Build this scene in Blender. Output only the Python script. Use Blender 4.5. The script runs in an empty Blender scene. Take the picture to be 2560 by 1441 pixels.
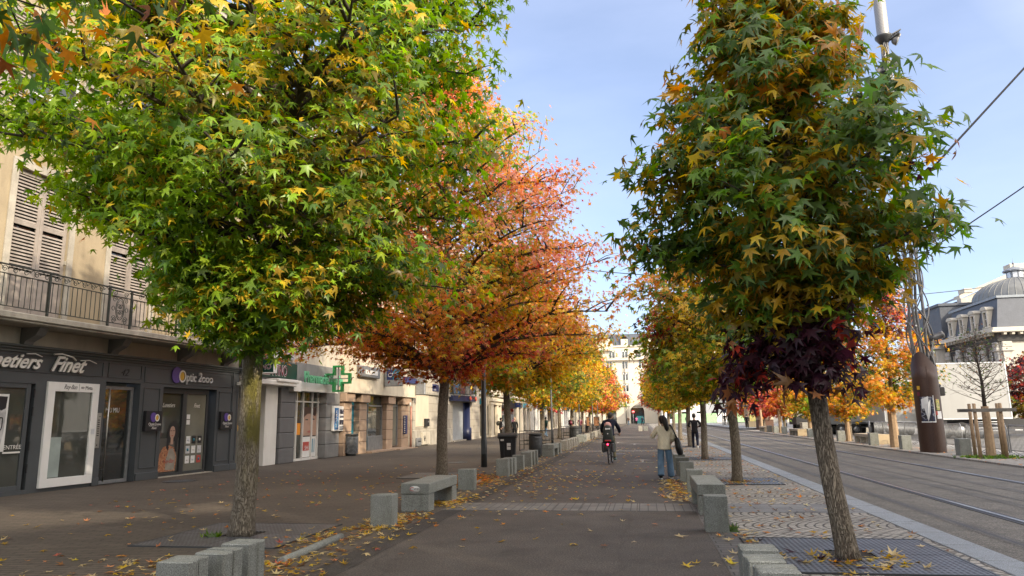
import bpy, math, random, colorsys
import numpy as np
from mathutils import Vector, Matrix, Quaternion
random.seed(7); rng = np.random.default_rng(11)
R = math.radians; PI = math.pi
sc = bpy.context.scene; col = sc.collection

# ---------------------------------------------------------------- camera
EYE = 1.62
YAW, PITCH, ROLL = R(-10.1333), R(10.466), R(0.95)
fw = Vector((math.sin(YAW)*math.cos(PITCH), math.cos(YAW)*math.cos(PITCH), math.sin(PITCH)))
rt0 = Vector((math.cos(YAW), -math.sin(YAW), 0)); up0 = rt0.cross(fw)
rt = rt0*math.cos(ROLL) - up0*math.sin(ROLL); up = rt.cross(fw)
camd = bpy.data.cameras.new('camera'); cam = bpy.data.objects.new('camera', camd); col.objects.link(cam)
m = Matrix((rt, up, -fw)).transposed().to_4x4(); m.translation = Vector((0, 0, EYE)); cam.matrix_world = m
camd.sensor_width = 36; camd.lens = 36*1775/2560; camd.clip_start = 0.05; camd.clip_end = 3000
sc.camera = cam

# ---------------------------------------------------------------- sky, sun, exposure
SUN_AZ, SUN_EL = 130.0, 27.0          # degrees clockwise from +Y (street direction)
h = Vector((math.sin(R(SUN_AZ)), math.cos(R(SUN_AZ)), 0)); pdir = Vector((-h.y, h.x, 0))
w = bpy.data.worlds.new('World'); sc.world = w; w.use_nodes = True
nt = w.node_tree; bg = nt.nodes['Background']
sky = nt.nodes.new('ShaderNodeTexSky'); sky.sky_type = 'NISHITA'; sky.sun_disc = False
sky.sun_elevation = R(SUN_EL); sky.sun_rotation = R(SUN_AZ); sky.altitude = 300
sky.air_density = 0.9; sky.dust_density = 0.9; sky.ozone_density = 2.6
tcn = nt.nodes.new('ShaderNodeTexCoord'); mp = nt.nodes.new('ShaderNodeMapping'); mp.inputs['Scale'].default_value = (1.0, 1.0, 3.2)
mp.inputs['Rotation'].default_value = (0.35, 0.2, 0.5)
nz = nt.nodes.new('ShaderNodeTexNoise'); nz.inputs['Scale'].default_value = 1.7; nz.inputs['Detail'].default_value = 7; nz.inputs['Roughness'].default_value = 0.52
rp = nt.nodes.new('ShaderNodeValToRGB'); rp.color_ramp.elements[0].position = 0.38; rp.color_ramp.elements[0].color = (0.24,)*3+(1,)
rp.color_ramp.elements[1].position = 0.75; rp.color_ramp.elements[1].color = (0.46,)*3+(1,)
mx = nt.nodes.new('ShaderNodeMix'); mx.data_type = 'RGBA'
nt.links.new(tcn.outputs['Generated'], mp.inputs['Vector']); nt.links.new(mp.outputs[0], nz.inputs['Vector'])
nt.links.new(nz.outputs['Fac'], rp.inputs[0]); nt.links.new(rp.outputs[0], mx.inputs['Factor'])
nt.links.new(sky.outputs[0], mx.inputs['A']); mx.inputs['B'].default_value = (4.9, 5.4, 7.2, 1)   # thin high cloud veil
# warm glow added on the sun's side of the sky (behind the viewer) as fill
tosun = Vector((h.x*math.cos(R(SUN_EL)), h.y*math.cos(R(SUN_EL)), math.sin(R(SUN_EL))))
dt = nt.nodes.new('ShaderNodeVectorMath'); dt.operation = 'DOT_PRODUCT'; dt.inputs[1].default_value = tosun; nt.links.new(tcn.outputs['Generated'], dt.inputs[0])
rg = nt.nodes.new('ShaderNodeValToRGB'); rg.color_ramp.elements[0].position = 0.0; rg.color_ramp.elements[0].color = (0, 0, 0, 1); rg.color_ramp.elements[1].position = 1.0; rg.color_ramp.elements[1].color = (13.5, 11.6, 8.8, 1)
nt.links.new(dt.outputs['Value'], rg.inputs[0])
ad = nt.nodes.new('ShaderNodeMix'); ad.data_type = 'RGBA'; ad.blend_type = 'ADD'; ad.inputs['Factor'].default_value = 1.0
nt.links.new(mx.outputs['Result'], ad.inputs['A']); nt.links.new(rg.outputs[0], ad.inputs['B'])
nt.links.new(ad.outputs['Result'], bg.inputs['Color']); bg.inputs['Strength'].default_value = 0.114
sd = bpy.data.lights.new('sun', 'SUN'); sd.energy = 2.6; sd.angle = R(0.7); sd.color = (1.0, 0.86, 0.66)
so = bpy.data.objects.new('sun', sd); col.objects.link(so)
so.rotation_euler = tosun.to_track_quat('Z', 'Y').to_euler(); so.location = (0, 0, 60)
vs = sc.view_settings; sc.display_settings.display_device = 'sRGB'
vs.view_transform = 'Standard'; vs.look = 'None'; vs.exposure = 1.08; vs.gamma = 1; vs.use_curve_mapping = False
sc.cycles.max_bounces = 6; sc.cycles.transparent_max_bounces = 8; sc.cycles.caustics_reflective = False; sc.cycles.caustics_refractive = False
sc.cycles.diffuse_bounces = 3; sc.cycles.glossy_bounces = 3; sc.cycles.transmission_bounces = 4
# ---------------------------------------------------------------- materials
def srgb(r, g, b):
    f = lambda c: c/12.92 if c <= 0.04045 else ((c+0.055)/1.055)**2.4
    return (f(r/255), f(g/255), f(b/255), 1)
def newmat(name):
    m = bpy.data.materials.new(name); m.use_nodes = True; nt = m.node_tree
    return m, nt, nt.nodes['Principled BSDF']
def N(nt, t, **kw):
    n = nt.nodes.new(t)
    for k, v in kw.items():
        if k in n.inputs.keys(): n.inputs[k].default_value = v
        else: setattr(n, k, v)
    return n
def L(nt, a, b): nt.links.new(a, b)
def math_(nt, op, a, b=None, c=None):
    n = nt.nodes.new('ShaderNodeMath'); n.operation = op
    for i, x in enumerate((a, b, c)):
        if x is None: continue
        if isinstance(x, (int, float)): n.inputs[i].default_value = x
        else: L(nt, x, n.inputs[i])
    return n.outputs[0]
def mixc(nt, fac, a, b, blend='MIX'):
    n = nt.nodes.new('ShaderNodeMix'); n.data_type = 'RGBA'; n.blend_type = blend
    for k, x in (('Factor', fac), ('A', a), ('B', b)):
        if isinstance(x, (int, float)): n.inputs[k].default_value = x
        elif isinstance(x, tuple): n.inputs[k].default_value = x if len(x) == 4 else x+(1,)
        else: L(nt, x, n.inputs[k])
    return n.outputs['Result']
def ramp(nt, fac, stops):
    n = nt.nodes.new('ShaderNodeValToRGB'); e = n.color_ramp.elements
    while len(e) < len(stops): e.new(0.5)
    for i, (p, c) in enumerate(stops):
        e[i].position = p; e[i].color = c if isinstance(c, tuple) and len(c) == 4 else ((c,)*3+(1,) if isinstance(c, (int, float)) else c+(1,))
    L(nt, fac, n.inputs[0]); return n.outputs[0]
def coords(nt, scale=(1, 1, 1), kind='Object', rot=(0, 0, 0)):
    t = N(nt, 'ShaderNodeTexCoord'); mp = N(nt, 'ShaderNodeMapping'); mp.inputs['Scale'].default_value = scale; mp.inputs['Rotation'].default_value = rot
    L(nt, t.outputs[kind], mp.inputs['Vector']); return mp.outputs[0]
def noise(nt, vec, scale, detail=4, rough=0.55):
    n = N(nt, 'ShaderNodeTexNoise', Scale=scale, Detail=detail, Roughness=rough); L(nt, vec, n.inputs['Vector']); return n.outputs['Fac']
def bump(nt, bs, height, strength, dist=0.02):
    b = N(nt, 'ShaderNodeBump', Strength=strength, Distance=dist); L(nt, height, b.inputs['Height']); L(nt, b.outputs[0], bs.inputs['Normal']); return b
_mc = {}
def plain(name, c, rough=0.6, metal=0.0, var=0.18, scale=3.0, grime=0.0, bumps=0.0, bscale=60, spec=0.5, fine=0.0, fscale=200):
    """painted / stone / fabric surface with uneven tone, optional fine speckle, streaky dirt and bump"""
    if name in _mc: return _mc[name]
    m, nt, bs = newmat(name); c = c if len(c) == 4 else c+(1,)
    v = coords(nt); n1 = noise(nt, v, scale, 5)
    f = ramp(nt, n1, [(0.28, 1-var), (0.72, 1+var*0.6)])
    out = mixc(nt, 1.0, c, f, 'MULTIPLY')
    if fine:
        n2 = noise(nt, v, fscale, 2, 0.7); out = mixc(nt, 1.0, out, ramp(nt, n2, [(0.35, 1-fine), (0.65, 1+fine)]), 'MULTIPLY')
    if grime:
        v2 = coords(nt, (1.0, 1.0, 0.22)); n3 = noise(nt, v2, 2.6, 7, 0.65)
        out = mixc(nt, ramp(nt, n3, [(0.46, 0.0), (0.78, grime)]), out, (c[0]*0.35, c[1]*0.33, c[2]*0.3, 1))
    L(nt, out, bs.inputs['Base Color']); bs.inputs['Roughness'].default_value = rough; bs.inputs['Metallic'].default_value = metal
    bs.inputs['Specular IOR Level'].default_value = spec
    if bumps: bump(nt, bs, noise(nt, v, bscale, 4), bumps, 0.01)
    _mc[name] = m; return m
def emis(name, c, s):
    if name in _mc: return _mc[name]
    m, nt, bs = newmat(name); bs.inputs['Base Color'].default_value = c; bs.inputs['Emission Color'].default_value = c; bs.inputs['Emission Strength'].default_value = s
    _mc[name] = m; return m

# ---------------------------------------------------------------- mesh building
class MB:
    def __init__(s): s.v = []; s.f = []; s.sm = []
    def add(s, vs, fs, smooth=False):
        o = len(s.v); s.v += [tuple(q) for q in vs]; s.f += [tuple(i+o for i in f) for f in fs]; s.sm += [smooth]*len(fs); return s
    def box(s, x0, x1, y0, y1, z0, z1, bev=0.0, T=None):
        if x0 > x1: x0, x1 = x1, x0
        if y0 > y1: y0, y1 = y1, y0
        if z0 > z1: z0, z1 = z1, z0
        b = min(bev, (x1-x0)*.45, (y1-y0)*.45, (z1-z0)*.45)
        if b <= 0:
            vs = [(x, y, z) for z in (z0, z1) for y in (y0, y1) for x in (x0, x1)]
            fs = [(0, 2, 3, 1), (4, 5, 7, 6), (0, 1, 5, 4), (2, 6, 7, 3), (0, 4, 6, 2), (1, 3, 7, 5)]
        else:
            vs = []; idx = {}
            for k, z in enumerate((z0, z1)):
                for j, y in enumerate((y0, y1)):
                    for i, x in enumerate((x0, x1)):
                        sx, sy, sz = (1, -1)[i], (1, -1)[j], (1, -1)[k]
                        for a, d in enumerate(((0, b*sy, b*sz), (b*sx, 0, b*sz), (b*sx, b*sy, 0))):
                            idx[(i, j, k, a)] = len(vs); vs.append((x+d[0], y+d[1], z+d[2]))
            g = lambda *q: idx[q]; fs = []
            fs.append((g(0,0,0,0), g(0,0,1,0), g(0,1,1,0), g(0,1,0,0))); fs.append((g(1,0,0,0), g(1,1,0,0), g(1,1,1,0), g(1,0,1,0)))
            fs.append((g(0,0,0,1), g(1,0,0,1), g(1,0,1,1), g(0,0,1,1))); fs.append((g(0,1,0,1), g(0,1,1,1), g(1,1,1,1), g(1,1,0,1)))
            fs.append((g(0,0,0,2), g(0,1,0,2), g(1,1,0,2), g(1,0,0,2))); fs.append((g(0,0,1,2), g(1,0,1,2), g(1,1,1,2), g(0,1,1,2)))
            for j in (0, 1):
                for k in (0, 1): fs.append((g(0,j,k,1), g(1,j,k,1), g(1,j,k,2), g(0,j,k,2)))
            for i in (0, 1):
                for k in (0, 1): fs.append((g(i,0,k,0), g(i,1,k,0), g(i,1,k,2), g(i,0,k,2)))
            for i in (0, 1):
                for j in (0, 1): fs.append((g(i,j,0,0), g(i,j,1,0), g(i,j,1,1), g(i,j,0,1)))
            for i in (0, 1):
                for j in (0, 1):
                    for k in (0, 1): fs.append((g(i,j,k,0), g(i,j,k,1), g(i,j,k,2)))
        if T is not None: vs = [T @ Vector(q) for q in vs]
        return s.add(vs, fs)
    def tube(s, pts, rad, n=8, caps=True, smooth=True):
        pts = [Vector(p) for p in pts]; m = len(pts)
        if isinstance(rad, (int, float)): rad = [rad]*m
        o = len(s.v); nrm = None
        for i, p in enumerate(pts):
            t = (pts[min(i+1, m-1)]-pts[max(i-1, 0)]); t = t.normalized() if t.length > 1e-9 else Vector((0, 0, 1))
            if nrm is None: nrm = t.orthogonal().normalized()
            else:
                nrm = nrm - t*nrm.dot(t); nrm = nrm.normalized() if nrm.length > 1e-6 else t.orthogonal().normalized()
            bn = t.cross(nrm)
            for k in range(n):
                a = 2*PI*k/n; s.v.append(tuple(p+(nrm*math.cos(a)+bn*math.sin(a))*rad[i]))
        for i in range(m-1):
            for k in range(n):
                a = o+i*n+k; b = o+i*n+(k+1) % n; s.f.append((a, b, b+n, a+n)); s.sm.append(smooth)
        if caps:
            s.f.append(tuple(o+k for k in reversed(range(n)))); s.f.append(tuple(o+(m-1)*n+k for k in range(n))); s.sm += [False, False]
        return s
    def lathe(s, prof, n=16, c=(0, 0, 0), smooth=True, T=None):
        o = len(s.v); vs = []
        for r, z in prof:
            for k in range(n):
                a = 2*PI*k/n; vs.append(Vector((c[0]+r*math.cos(a), c[1]+r*math.sin(a), c[2]+z)))
        if T is not None: vs = [T @ q for q in vs]
        s.v += [tuple(q) for q in vs]
        for i in range(len(prof)-1):
            for k in range(n):
                a = o+i*n+k; b = o+i*n+(k+1) % n; s.f.append((a, b, b+n, a+n)); s.sm.append(smooth)
        return s
    def prism(s, poly, axis, a0, a1):
        """poly of 2-D points extruded along axis ('x','y','z')"""
        n = len(poly)
        def P(u, v, w): return {'x': (w, u, v), 'y': (u, w, v), 'z': (u, v, w)}[axis]
        vs = [P(u, v, a0) for u, v in poly]+[P(u, v, a1) for u, v in poly]
        fs = [tuple(reversed(range(n))), tuple(range(n, 2*n))]+[(i, (i+1) % n, (i+1) % n+n, i+n) for i in range(n)]
        return s.add(vs, fs)
    def build(s, name, mat, parent=None, loc=None, rot=None, smooth=None, fixn=True):
        me = bpy.data.meshes.new(name); me.from_pydata(s.v, [], s.f)
        sm = s.sm if smooth is None else [smooth]*len(s.f)
        me.polygons.foreach_set('use_smooth', sm)
        if fixn:
            import bmesh
            b = bmesh.new(); b.from_mesh(me); bmesh.ops.recalc_face_normals(b, faces=b.faces); b.to_mesh(me); b.free()
        me.update()
        if mat: me.materials.append(mat)
        o = bpy.data.objects.new(name, me); col.objects.link(o)
        if parent is not None: o.parent = parent
        if loc is not None: o.location = loc
        if rot is not None: o.rotation_euler = rot
        return o
def tag(o, label=None, cat=None, group=None, kind=None):
    if label: o['label'] = label
    if cat: o['category'] = cat
    if group: o['group'] = group
    if kind: o['kind'] = kind
    return o
def empty(name, loc=(0, 0, 0), rz=0.0, **kw):
    o = bpy.data.objects.new(name, None); col.objects.link(o); o.location = loc; o.rotation_euler = (0, 0, rz); tag(o, **kw); return o
kids = {}
def copy_tree(o, parent=None):
    c = o.copy(); col.objects.link(c); c.parent = parent
    for ch in list(o.children): copy_tree(ch, c)
    return c
def holed(mb, x, y0, y1, z0, z1, holes, depth=0.25, face=+1):
    """wall sheet at x (normal +x*face) with rectangular openings (ya, yb, za, zb) and their reveals"""
    ys = sorted({y0, y1, *[q for hh in holes for q in hh[:2] if y0 < q < y1]}); zs = sorted({z0, z1, *[q for hh in holes for q in hh[2:4] if z0 < q < z1]})
    for a, b in zip(ys, ys[1:]):
        for c, d in zip(zs, zs[1:]):
            my, mz = (a+b)/2, (c+d)/2
            if any(hh[0] < my < hh[1] and hh[2] < mz < hh[3] for hh in holes): continue
            mb.add([(x, a, c), (x, b, c), (x, b, d), (x, a, d)], [(0, 1, 2, 3)])
    xb = x-depth*face
    for a, b, c, d in [hh[:4] for hh in holes]:
        for P, Q in (((a, c), (a, d)), ((b, c), (b, d)), ((a, c), (b, c)), ((a, d), (b, d))):
            mb.add([(x, P[0], P[1]), (x, Q[0], Q[1]), (xb, Q[0], Q[1]), (xb, P[0], P[1])], [(0, 1, 2, 3)])
def text(name, body, size, mat, parent, loc, rz=PI/2, extrude=0.012, shear=0.0, offset=0.0, align='LEFT', rx=PI/2, spacing=1.0, sx=1.0):
    cu = bpy.data.curves.new(name, 'FONT'); cu.body = body; cu.size = size; cu.extrude = extrude; cu.shear = shear; cu.offset = offset
    cu.align_x = align; cu.space_character = spacing; cu.resolution_u = 3
    t = bpy.data.objects.new(name, cu); col.objects.link(t); bpy.context.view_layer.update()
    dg = bpy.context.evaluated_depsgraph_get(); me = bpy.data.meshes.new_from_object(t.evaluated_get(dg)); bpy.data.objects.remove(t); bpy.data.curves.remove(cu)
    me.materials.clear(); me.materials.append(mat); me.name = name
    o = bpy.data.objects.new(name, me); col.objects.link(o); o.parent = parent; o.location = loc; o.rotation_euler = (rx, 0, rz); o.scale = (sx, 1, 1)
    return o

# ---------------------------------------------------------------- shared materials
def granite(name='granite', base=(0.222, 0.232, 0.210), dirt=0.5):
    m, nt, bs = newmat(name); v = coords(nt)
    a = noise(nt, v, 95, 2, 0.8); b = noise(nt, v, 210, 2, 0.8); c = noise(nt, v, 2.2, 6, 0.6)
    f = ramp(nt, a, [(0.36, 0.45), (0.5, 1.0), (0.66, 1.55)]); g = ramp(nt, b, [(0.38, 0.7), (0.62, 1.3)])
    o = mixc(nt, 1, base+(1,), f, 'MULTIPLY'); o = mixc(nt, 1, o, g, 'MULTIPLY')
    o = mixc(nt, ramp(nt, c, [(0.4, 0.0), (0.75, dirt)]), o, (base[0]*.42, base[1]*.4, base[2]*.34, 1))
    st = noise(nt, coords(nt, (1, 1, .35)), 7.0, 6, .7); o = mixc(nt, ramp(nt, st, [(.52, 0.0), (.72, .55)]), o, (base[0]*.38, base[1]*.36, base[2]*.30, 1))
    li = noise(nt, v, 11.0, 5, .7); o = mixc(nt, ramp(nt, li, [(.62, 0.0), (.7, .45)]), o, (base[0]*.75, base[1]*.85, base[2]*.5, 1))
    L(nt, o, bs.inputs['Base Color']); bs.inputs['Roughness'].default_value = 0.62; bump(nt, bs, math_(nt, 'ADD', math_(nt, 'MULTIPLY', b, .5), li), 0.35, 0.006); return m
M = {}
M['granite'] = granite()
M['granite2'] = granite('granite_warm', (0.36, 0.34, 0.29), 0.45)
M['slate'] = plain('slate_grey_paint', (0.068, 0.076, 0.083), 0.42, var=0.12, scale=1.2, grime=0.12)
M['slate2'] = plain('slate_grey_paint_fascia', (0.075, 0.087, 0.087), 0.45, var=0.12, scale=1.2, grime=0.12)
M['white'] = plain('white_paint', (0.72, 0.71, 0.67), 0.45, var=0.06, scale=1.5, grime=0.18)
M['whitem'] = plain('white_metal', (0.78, 0.78, 0.76), 0.35, var=0.05, scale=1.2, grime=0.15)
M['steel'] = plain('brushed_steel', (0.42, 0.42, 0.4), 0.32, metal=0.85, var=0.15)
M['galv'] = plain('galvanised_steel', (0.30, 0.31, 0.32), 0.45, metal=0.6, var=0.2, scale=6)
M['dark'] = plain('dark_anthracite_metal', (0.035, 0.038, 0.04), 0.45, var=0.15)
M['black'] = plain('black_plastic', (0.012, 0.012, 0.014), 0.5, var=0.1)
M['iron'] = plain('black_wrought_iron', (0.03, 0.036, 0.03), 0.55, var=0.25, scale=9)
M['ochre'] = plain('ochre_render', (0.36, 0.295, 0.195), 0.9, var=0.16, scale=0.9, grime=0.45, bumps=0.35, bscale=30, fine=0.08, fscale=60)
M['stone'] = plain('weathered_limestone', (0.40, 0.37, 0.31), 0.85, var=0.25, scale=2.0, grime=0.6, bumps=0.3, bscale=40, fine=0.1, fscale=70)
M['beige'] = plain('beige_wall', (0.50, 0.455, 0.37), 0.85, var=0.1, scale=1.0, grime=0.3, bumps=0.2, bscale=40)
M['cream'] = plain('cream_wall', (0.62, 0.55, 0.42), 0.85, var=0.1, scale=0.8, grime=0.25, bumps=0.15, bscale=40)
M['shutter'] = plain('faded_taupe_shutter_paint', (0.31, 0.272, 0.24), 0.75, var=0.2, scale=5, grime=0.55, bumps=0.2, bscale=60)
M['tan'] = plain('tan_granite_cladding', (0.40, 0.285, 0.20), 0.6, var=0.12, scale=3, grime=0.25, fine=0.12, fscale=150)
M['greypier'] = plain('grey_painted_pier', (0.13, 0.13, 0.132), 0.7, var=0.12, scale=2, grime=0.2)
M['greypier2'] = plain('grey_stone_pier', (0.22, 0.22, 0.215), 0.7, var=0.15, scale=2, grime=0.3)
M['teal'] = plain('teal_blue_panel', (0.012, 0.20, 0.30), 0.35, var=0.08)
M['navy'] = plain('navy_blue_sign', (0.018, 0.03, 0.12), 0.4, var=0.06)
M['bluecol'] = plain('dark_blue_painted_column', (0.012, 0.018, 0.06), 0.4, var=0.1)
M['green_sign'] = plain('dark_green_sign_board', (0.008, 0.045, 0.033), 0.35, var=0.08)
M['crossgreen'] = plain('pharmacy_green_metal', (0.02, 0.23, 0.06), 0.4, var=0.12)
M['lettergreen'] = plain('pale_green_letters', (0.13, 0.42, 0.24), 0.4, var=0.1)
M['maroon'] = plain('maroon_letters', (0.13, 0.015, 0.035), 0.4, var=0.05)
M['silver'] = plain('silver_letters', (0.62, 0.64, 0.66), 0.3, metal=0.3, var=0.05)
M['lilac'] = plain('faded_lilac_board', (0.42, 0.39, 0.44), 0.7, var=0.12, grime=0.3)
M['purple'] = plain('purple_disc', (0.10, 0.055, 0.27), 0.4, var=0.04)
M['yellow'] = plain('yellow_disc', (0.62, 0.38, 0.04), 0.4, var=0.04)
M['letterwhite'] = plain('white_letters', (0.74, 0.72, 0.68), 0.4, var=0.03)
M['paper'] = plain('paper_white', (0.7, 0.7, 0.68), 0.7, var=0.06)
M['red'] = plain('red_print', (0.42, 0.07, 0.05), 0.6, var=0.08)
M['orange'] = plain('orange_print', (0.75, 0.28, 0.02), 0.6, var=0.05)
M['zinc'] = plain('grey_zinc_roof', (0.20, 0.22, 0.25), 0.5, metal=0.2, var=0.12, scale=1.0, grime=0.15)
M['slateroof'] = plain('blue_slate_roof', (0.075, 0.085, 0.105), 0.6, var=0.15, scale=1.5, fine=0.12, fscale=12)
M['darkstone'] = plain('dark_volcanic_stone', (0.05, 0.048, 0.045), 0.85, var=0.2, scale=2)
M['rust'] = None
def glass(name, tint=(0.03, 0.035, 0.035), rough=0.03, alpha=0.0):
    m, nt, bs = newmat(name); v = coords(nt); n = noise(nt, v, 0.8, 3)
    L(nt, mixc(nt, ramp(nt, n, [(0.3, 0.0), (0.7, 1.0)]), (tint[0]*.6, tint[1]*.6, tint[2]*.6, 1), tint+(1,)), bs.inputs['Base Color'])
    bs.inputs['Roughness'].default_value = rough; bs.inputs['Specular IOR Level'].default_value = 0.9; bs.inputs['IOR'].default_value = 1.55
    bump(nt, bs, noise(nt, v, 0.7, 2), 0.06, 0.05)
    if alpha:
        bs.inputs['Alpha'].default_value = alpha
    return m
M['glass'] = glass('window_glass')
M['glass2'] = glass('shop_window_glass', (0.075, 0.08, 0.07), 0.03)
M['glasslight'] = glass('frosted_shop_glass', (0.20, 0.20, 0.165), 0.12)
M['glassclear'] = glass('clear_shop_glass', (0.05, 0.055, 0.05), 0.02, alpha=0.35)
def banded(name, c, step, line=0.03, dark=0.4, horizontal=True, rough=0.5):
    """sheet with pressed horizontal lines (roller shutter, panel joints)"""
    m, nt, bs = newmat(name); v = coords(nt); sp = N(nt, 'ShaderNodeSeparateXYZ'); L(nt, v, sp.inputs[0])
    f = math_(nt, 'FRACT', math_(nt, 'DIVIDE', sp.outputs['Z' if horizontal else 'Y'], step)); k = math_(nt, 'LESS_THAN', f, line/step)
    n = noise(nt, v, 2.0, 4); o = mixc(nt, 1, c+(1,), ramp(nt, n, [(0.3, 0.85), (0.7, 1.08)]), 'MULTIPLY')
    L(nt, mixc(nt, k, o, (c[0]*dark, c[1]*dark, c[2]*dark, 1)), bs.inputs['Base Color']); bs.inputs['Roughness'].default_value = rough
    bump(nt, bs, f, 0.4, 0.02); return m
M['roller'] = banded('roller_shutter', (0.42, 0.45, 0.47), 0.1, 0.012, 0.5)
M['truckside'] = banded('white_truck_panels', (0.72, 0.71, 0.68), 0.42, 0.008, 0.7, rough=0.35)

def bark(name='bark', light=(0.40, 0.335, 0.25), dark_=(0.10, 0.075, 0.052), moss=0.0):
    m, nt, bs = newmat(name); v = coords(nt, (1, 1, 0.16))
    vo = N(nt, 'ShaderNodeTexVoronoi', Scale=52.0); vo.feature = 'DISTANCE_TO_EDGE'
    n0 = N(nt, 'ShaderNodeTexNoise', Scale=14.0, Detail=4); L(nt, v, n0.inputs['Vector'])
    mv = N(nt, 'ShaderNodeMix', data_type='RGBA'); mv.inputs['Factor'].default_value = 0.14; L(nt, v, mv.inputs['A']); L(nt, n0.outputs['Color'], mv.inputs['B'])
    L(nt, mv.outputs['Result'], vo.inputs['Vector'])
    e = ramp(nt, vo.outputs['Distance'], [(0.0, 0.0), (0.2, 1.0)]); n2 = noise(nt, coords(nt, (1, 1, .4)), 40, 5, .7)
    o = mixc(nt, e, dark_+(1,), mixc(nt, n2, (light[0]*.6, light[1]*.6, light[2]*.58, 1), light+(1,)))
    if moss:
        mm = ramp(nt, noise(nt, coords(nt, (1, 1, .3)), 5, 5), [(0.40, 0.0), (0.56, moss)]); gx = N(nt, 'ShaderNodeSeparateXYZ'); L(nt, coords(nt), gx.inputs[0])
        side = ramp(nt, math_(nt, 'ADD', math_(nt, 'MULTIPLY', gx.outputs['X'], 3.2), 0.55), [(0.4, 0.0), (0.9, 1.0)])
        hz = ramp(nt, math_(nt, 'DIVIDE', gx.outputs['Z'], 3.0), [(0.2, 0.0), (0.45, 1.0)])
        o = mixc(nt, math_(nt, 'MULTIPLY', math_(nt, 'MULTIPLY', mm, side), hz), o, (0.16, 0.14, 0.022, 1))
    L(nt, o, bs.inputs['Base Color']); bs.inputs['Roughness'].default_value = 0.9
    hgt = math_(nt, 'ADD', math_(nt, 'MULTIPLY', e, 1.0), math_(nt, 'MULTIPLY', n2, 0.4)); bump(nt, bs, hgt, 0.9, 0.025); return m
M['bark'] = bark(); M['barkmoss'] = bark('mossy_bark', (0.36, 0.31, 0.235), moss=0.95)
M['twig'] = plain('branch_bark', (0.055, 0.043, 0.034), 0.9, var=0.25, scale=8)
def leafmat():
    m, nt, bs = newmat('maple_leaf_blade'); a = N(nt, 'ShaderNodeAttribute'); a.attribute_name = 'leafcol'
    L(nt, a.outputs['Color'], bs.inputs['Base Color']); bs.inputs['Roughness'].default_value = 0.38; bs.inputs['Specular IOR Level'].default_value = 0.5
    tr = N(nt, 'ShaderNodeBsdfTranslucent'); hs = N(nt, 'ShaderNodeHueSaturation', Saturation=1.15, Value=1.25); L(nt, a.outputs['Color'], hs.inputs['Color']); L(nt, hs.outputs[0], tr.inputs['Color'])
    ms = N(nt, 'ShaderNodeMixShader'); ms.inputs[0].default_value = 0.48; L(nt, bs.outputs[0], ms.inputs[1]); L(nt, tr.outputs[0], ms.inputs[2])
    L(nt, ms.outputs[0], nt.nodes['Material Output'].inputs['Surface']); return m
M['leaf'] = leafmat()
# ---------------------------------------------------------------- leaves and trees
def _leaf_template():
    pol = [(0, 1.0), (25, .36), (51, .93), (80, .33), (108, .66), (180, .10), (-108, .66), (-80, .33), (-51, .93), (-25, .36)]
    v = [(0, 0.0)]+[(r*math.sin(R(a)), r*math.cos(R(a))) for a, r in pol]
    rr = [0]+[r for a, r in pol]
    quads = [(0, 10, 1, 2), (0, 2, 3, 4), (0, 4, 5, 6), (0, 6, 7, 8), (0, 8, 9, 10)]
    return np.array(v, float), np.array(rr, float), np.array(quads)
LT, LR, LQ = _leaf_template()
def leaf_cloud(name, P, tip, nrm, size, curl, colr, parent=None, thick=None):
    n = len(P); tip = tip/np.linalg.norm(tip, axis=1, keepdims=True)
    nrm = nrm-tip*np.sum(nrm*tip, 1, keepdims=True); nrm /= np.maximum(np.linalg.norm(nrm, axis=1, keepdims=True), 1e-6)
    sd = np.cross(tip, nrm)
    x = LT[None, :, 0]*size[:, None]; y = (LT[None, :, 1]+0.1)*size[:, None]
    z = -curl[:, None]*(LR[None, :]**2)*size[:, None]+(LR[None, :] < .4)*0.05*size[:, None]*rng.uniform(-.5, 1.6, (n, 1))
    z = z+(np.abs(LT[None, :, 0])*size[:, None])*rng.uniform(-.35, .25, (n, 1))
    j = rng.uniform(.8, 1.15, (n, 11)); x, y = x*j, y*j
    V = P[:, None, :]+x[..., None]*sd[:, None, :]+y[..., None]*tip[:, None, :]+z[..., None]*nrm[:, None, :]
    nv = LT.shape[0]; F = (LQ[None]+(np.arange(n)*nv)[:, None, None]).reshape(-1, 4)
    me = bpy.data.meshes.new(name); me.vertices.add(n*nv); me.vertices.foreach_set('co', V.astype(np.float32).ravel())
    nf = len(F); me.loops.add(nf*4); me.loops.foreach_set('vertex_index', F.astype(np.int32).ravel())
    me.polygons.add(nf); me.polygons.foreach_set('loop_start', np.arange(nf, dtype=np.int32)*4)
    me.update(calc_edges=True)
    at = me.attributes.new('leafcol', 'FLOAT_COLOR', 'FACE'); c4 = np.ones((nf, 4), np.float32)
    c4[:, :3] = np.repeat(colr, 5, axis=0)*np.tile(rng.uniform(.9, 1.1, (n, 5)).reshape(-1, 1), (1, 1)); at.data.foreach_set('color', c4.ravel())
    me.materials.append(M['leaf']); o = bpy.data.objects.new(name, me); col.objects.link(o)
    if parent is not None: o.parent = parent
    return o
C_ = dict(dk=(.07, .13, .026), gr=(.15, .26, .030), li=(.31, .48, .035), li2=(.44, .58, .06), ye=(.78, .52, .035), go=(.52, .32, .03), ol=(.22, .18, .022),
          og=(.78, .28, .03), sa=(.86, .33, .14), rd=(.46, .05, .035), cr=(.70, .17, .11), bu=(.048, .013, .024), pk=(.88, .42, .30), bg=(.13, .22, .065), br=(.28, .12, .04), pc=(.74, .58, .30))
CK = list(C_); CA = np.array([C_[k] for k in CK])
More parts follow.
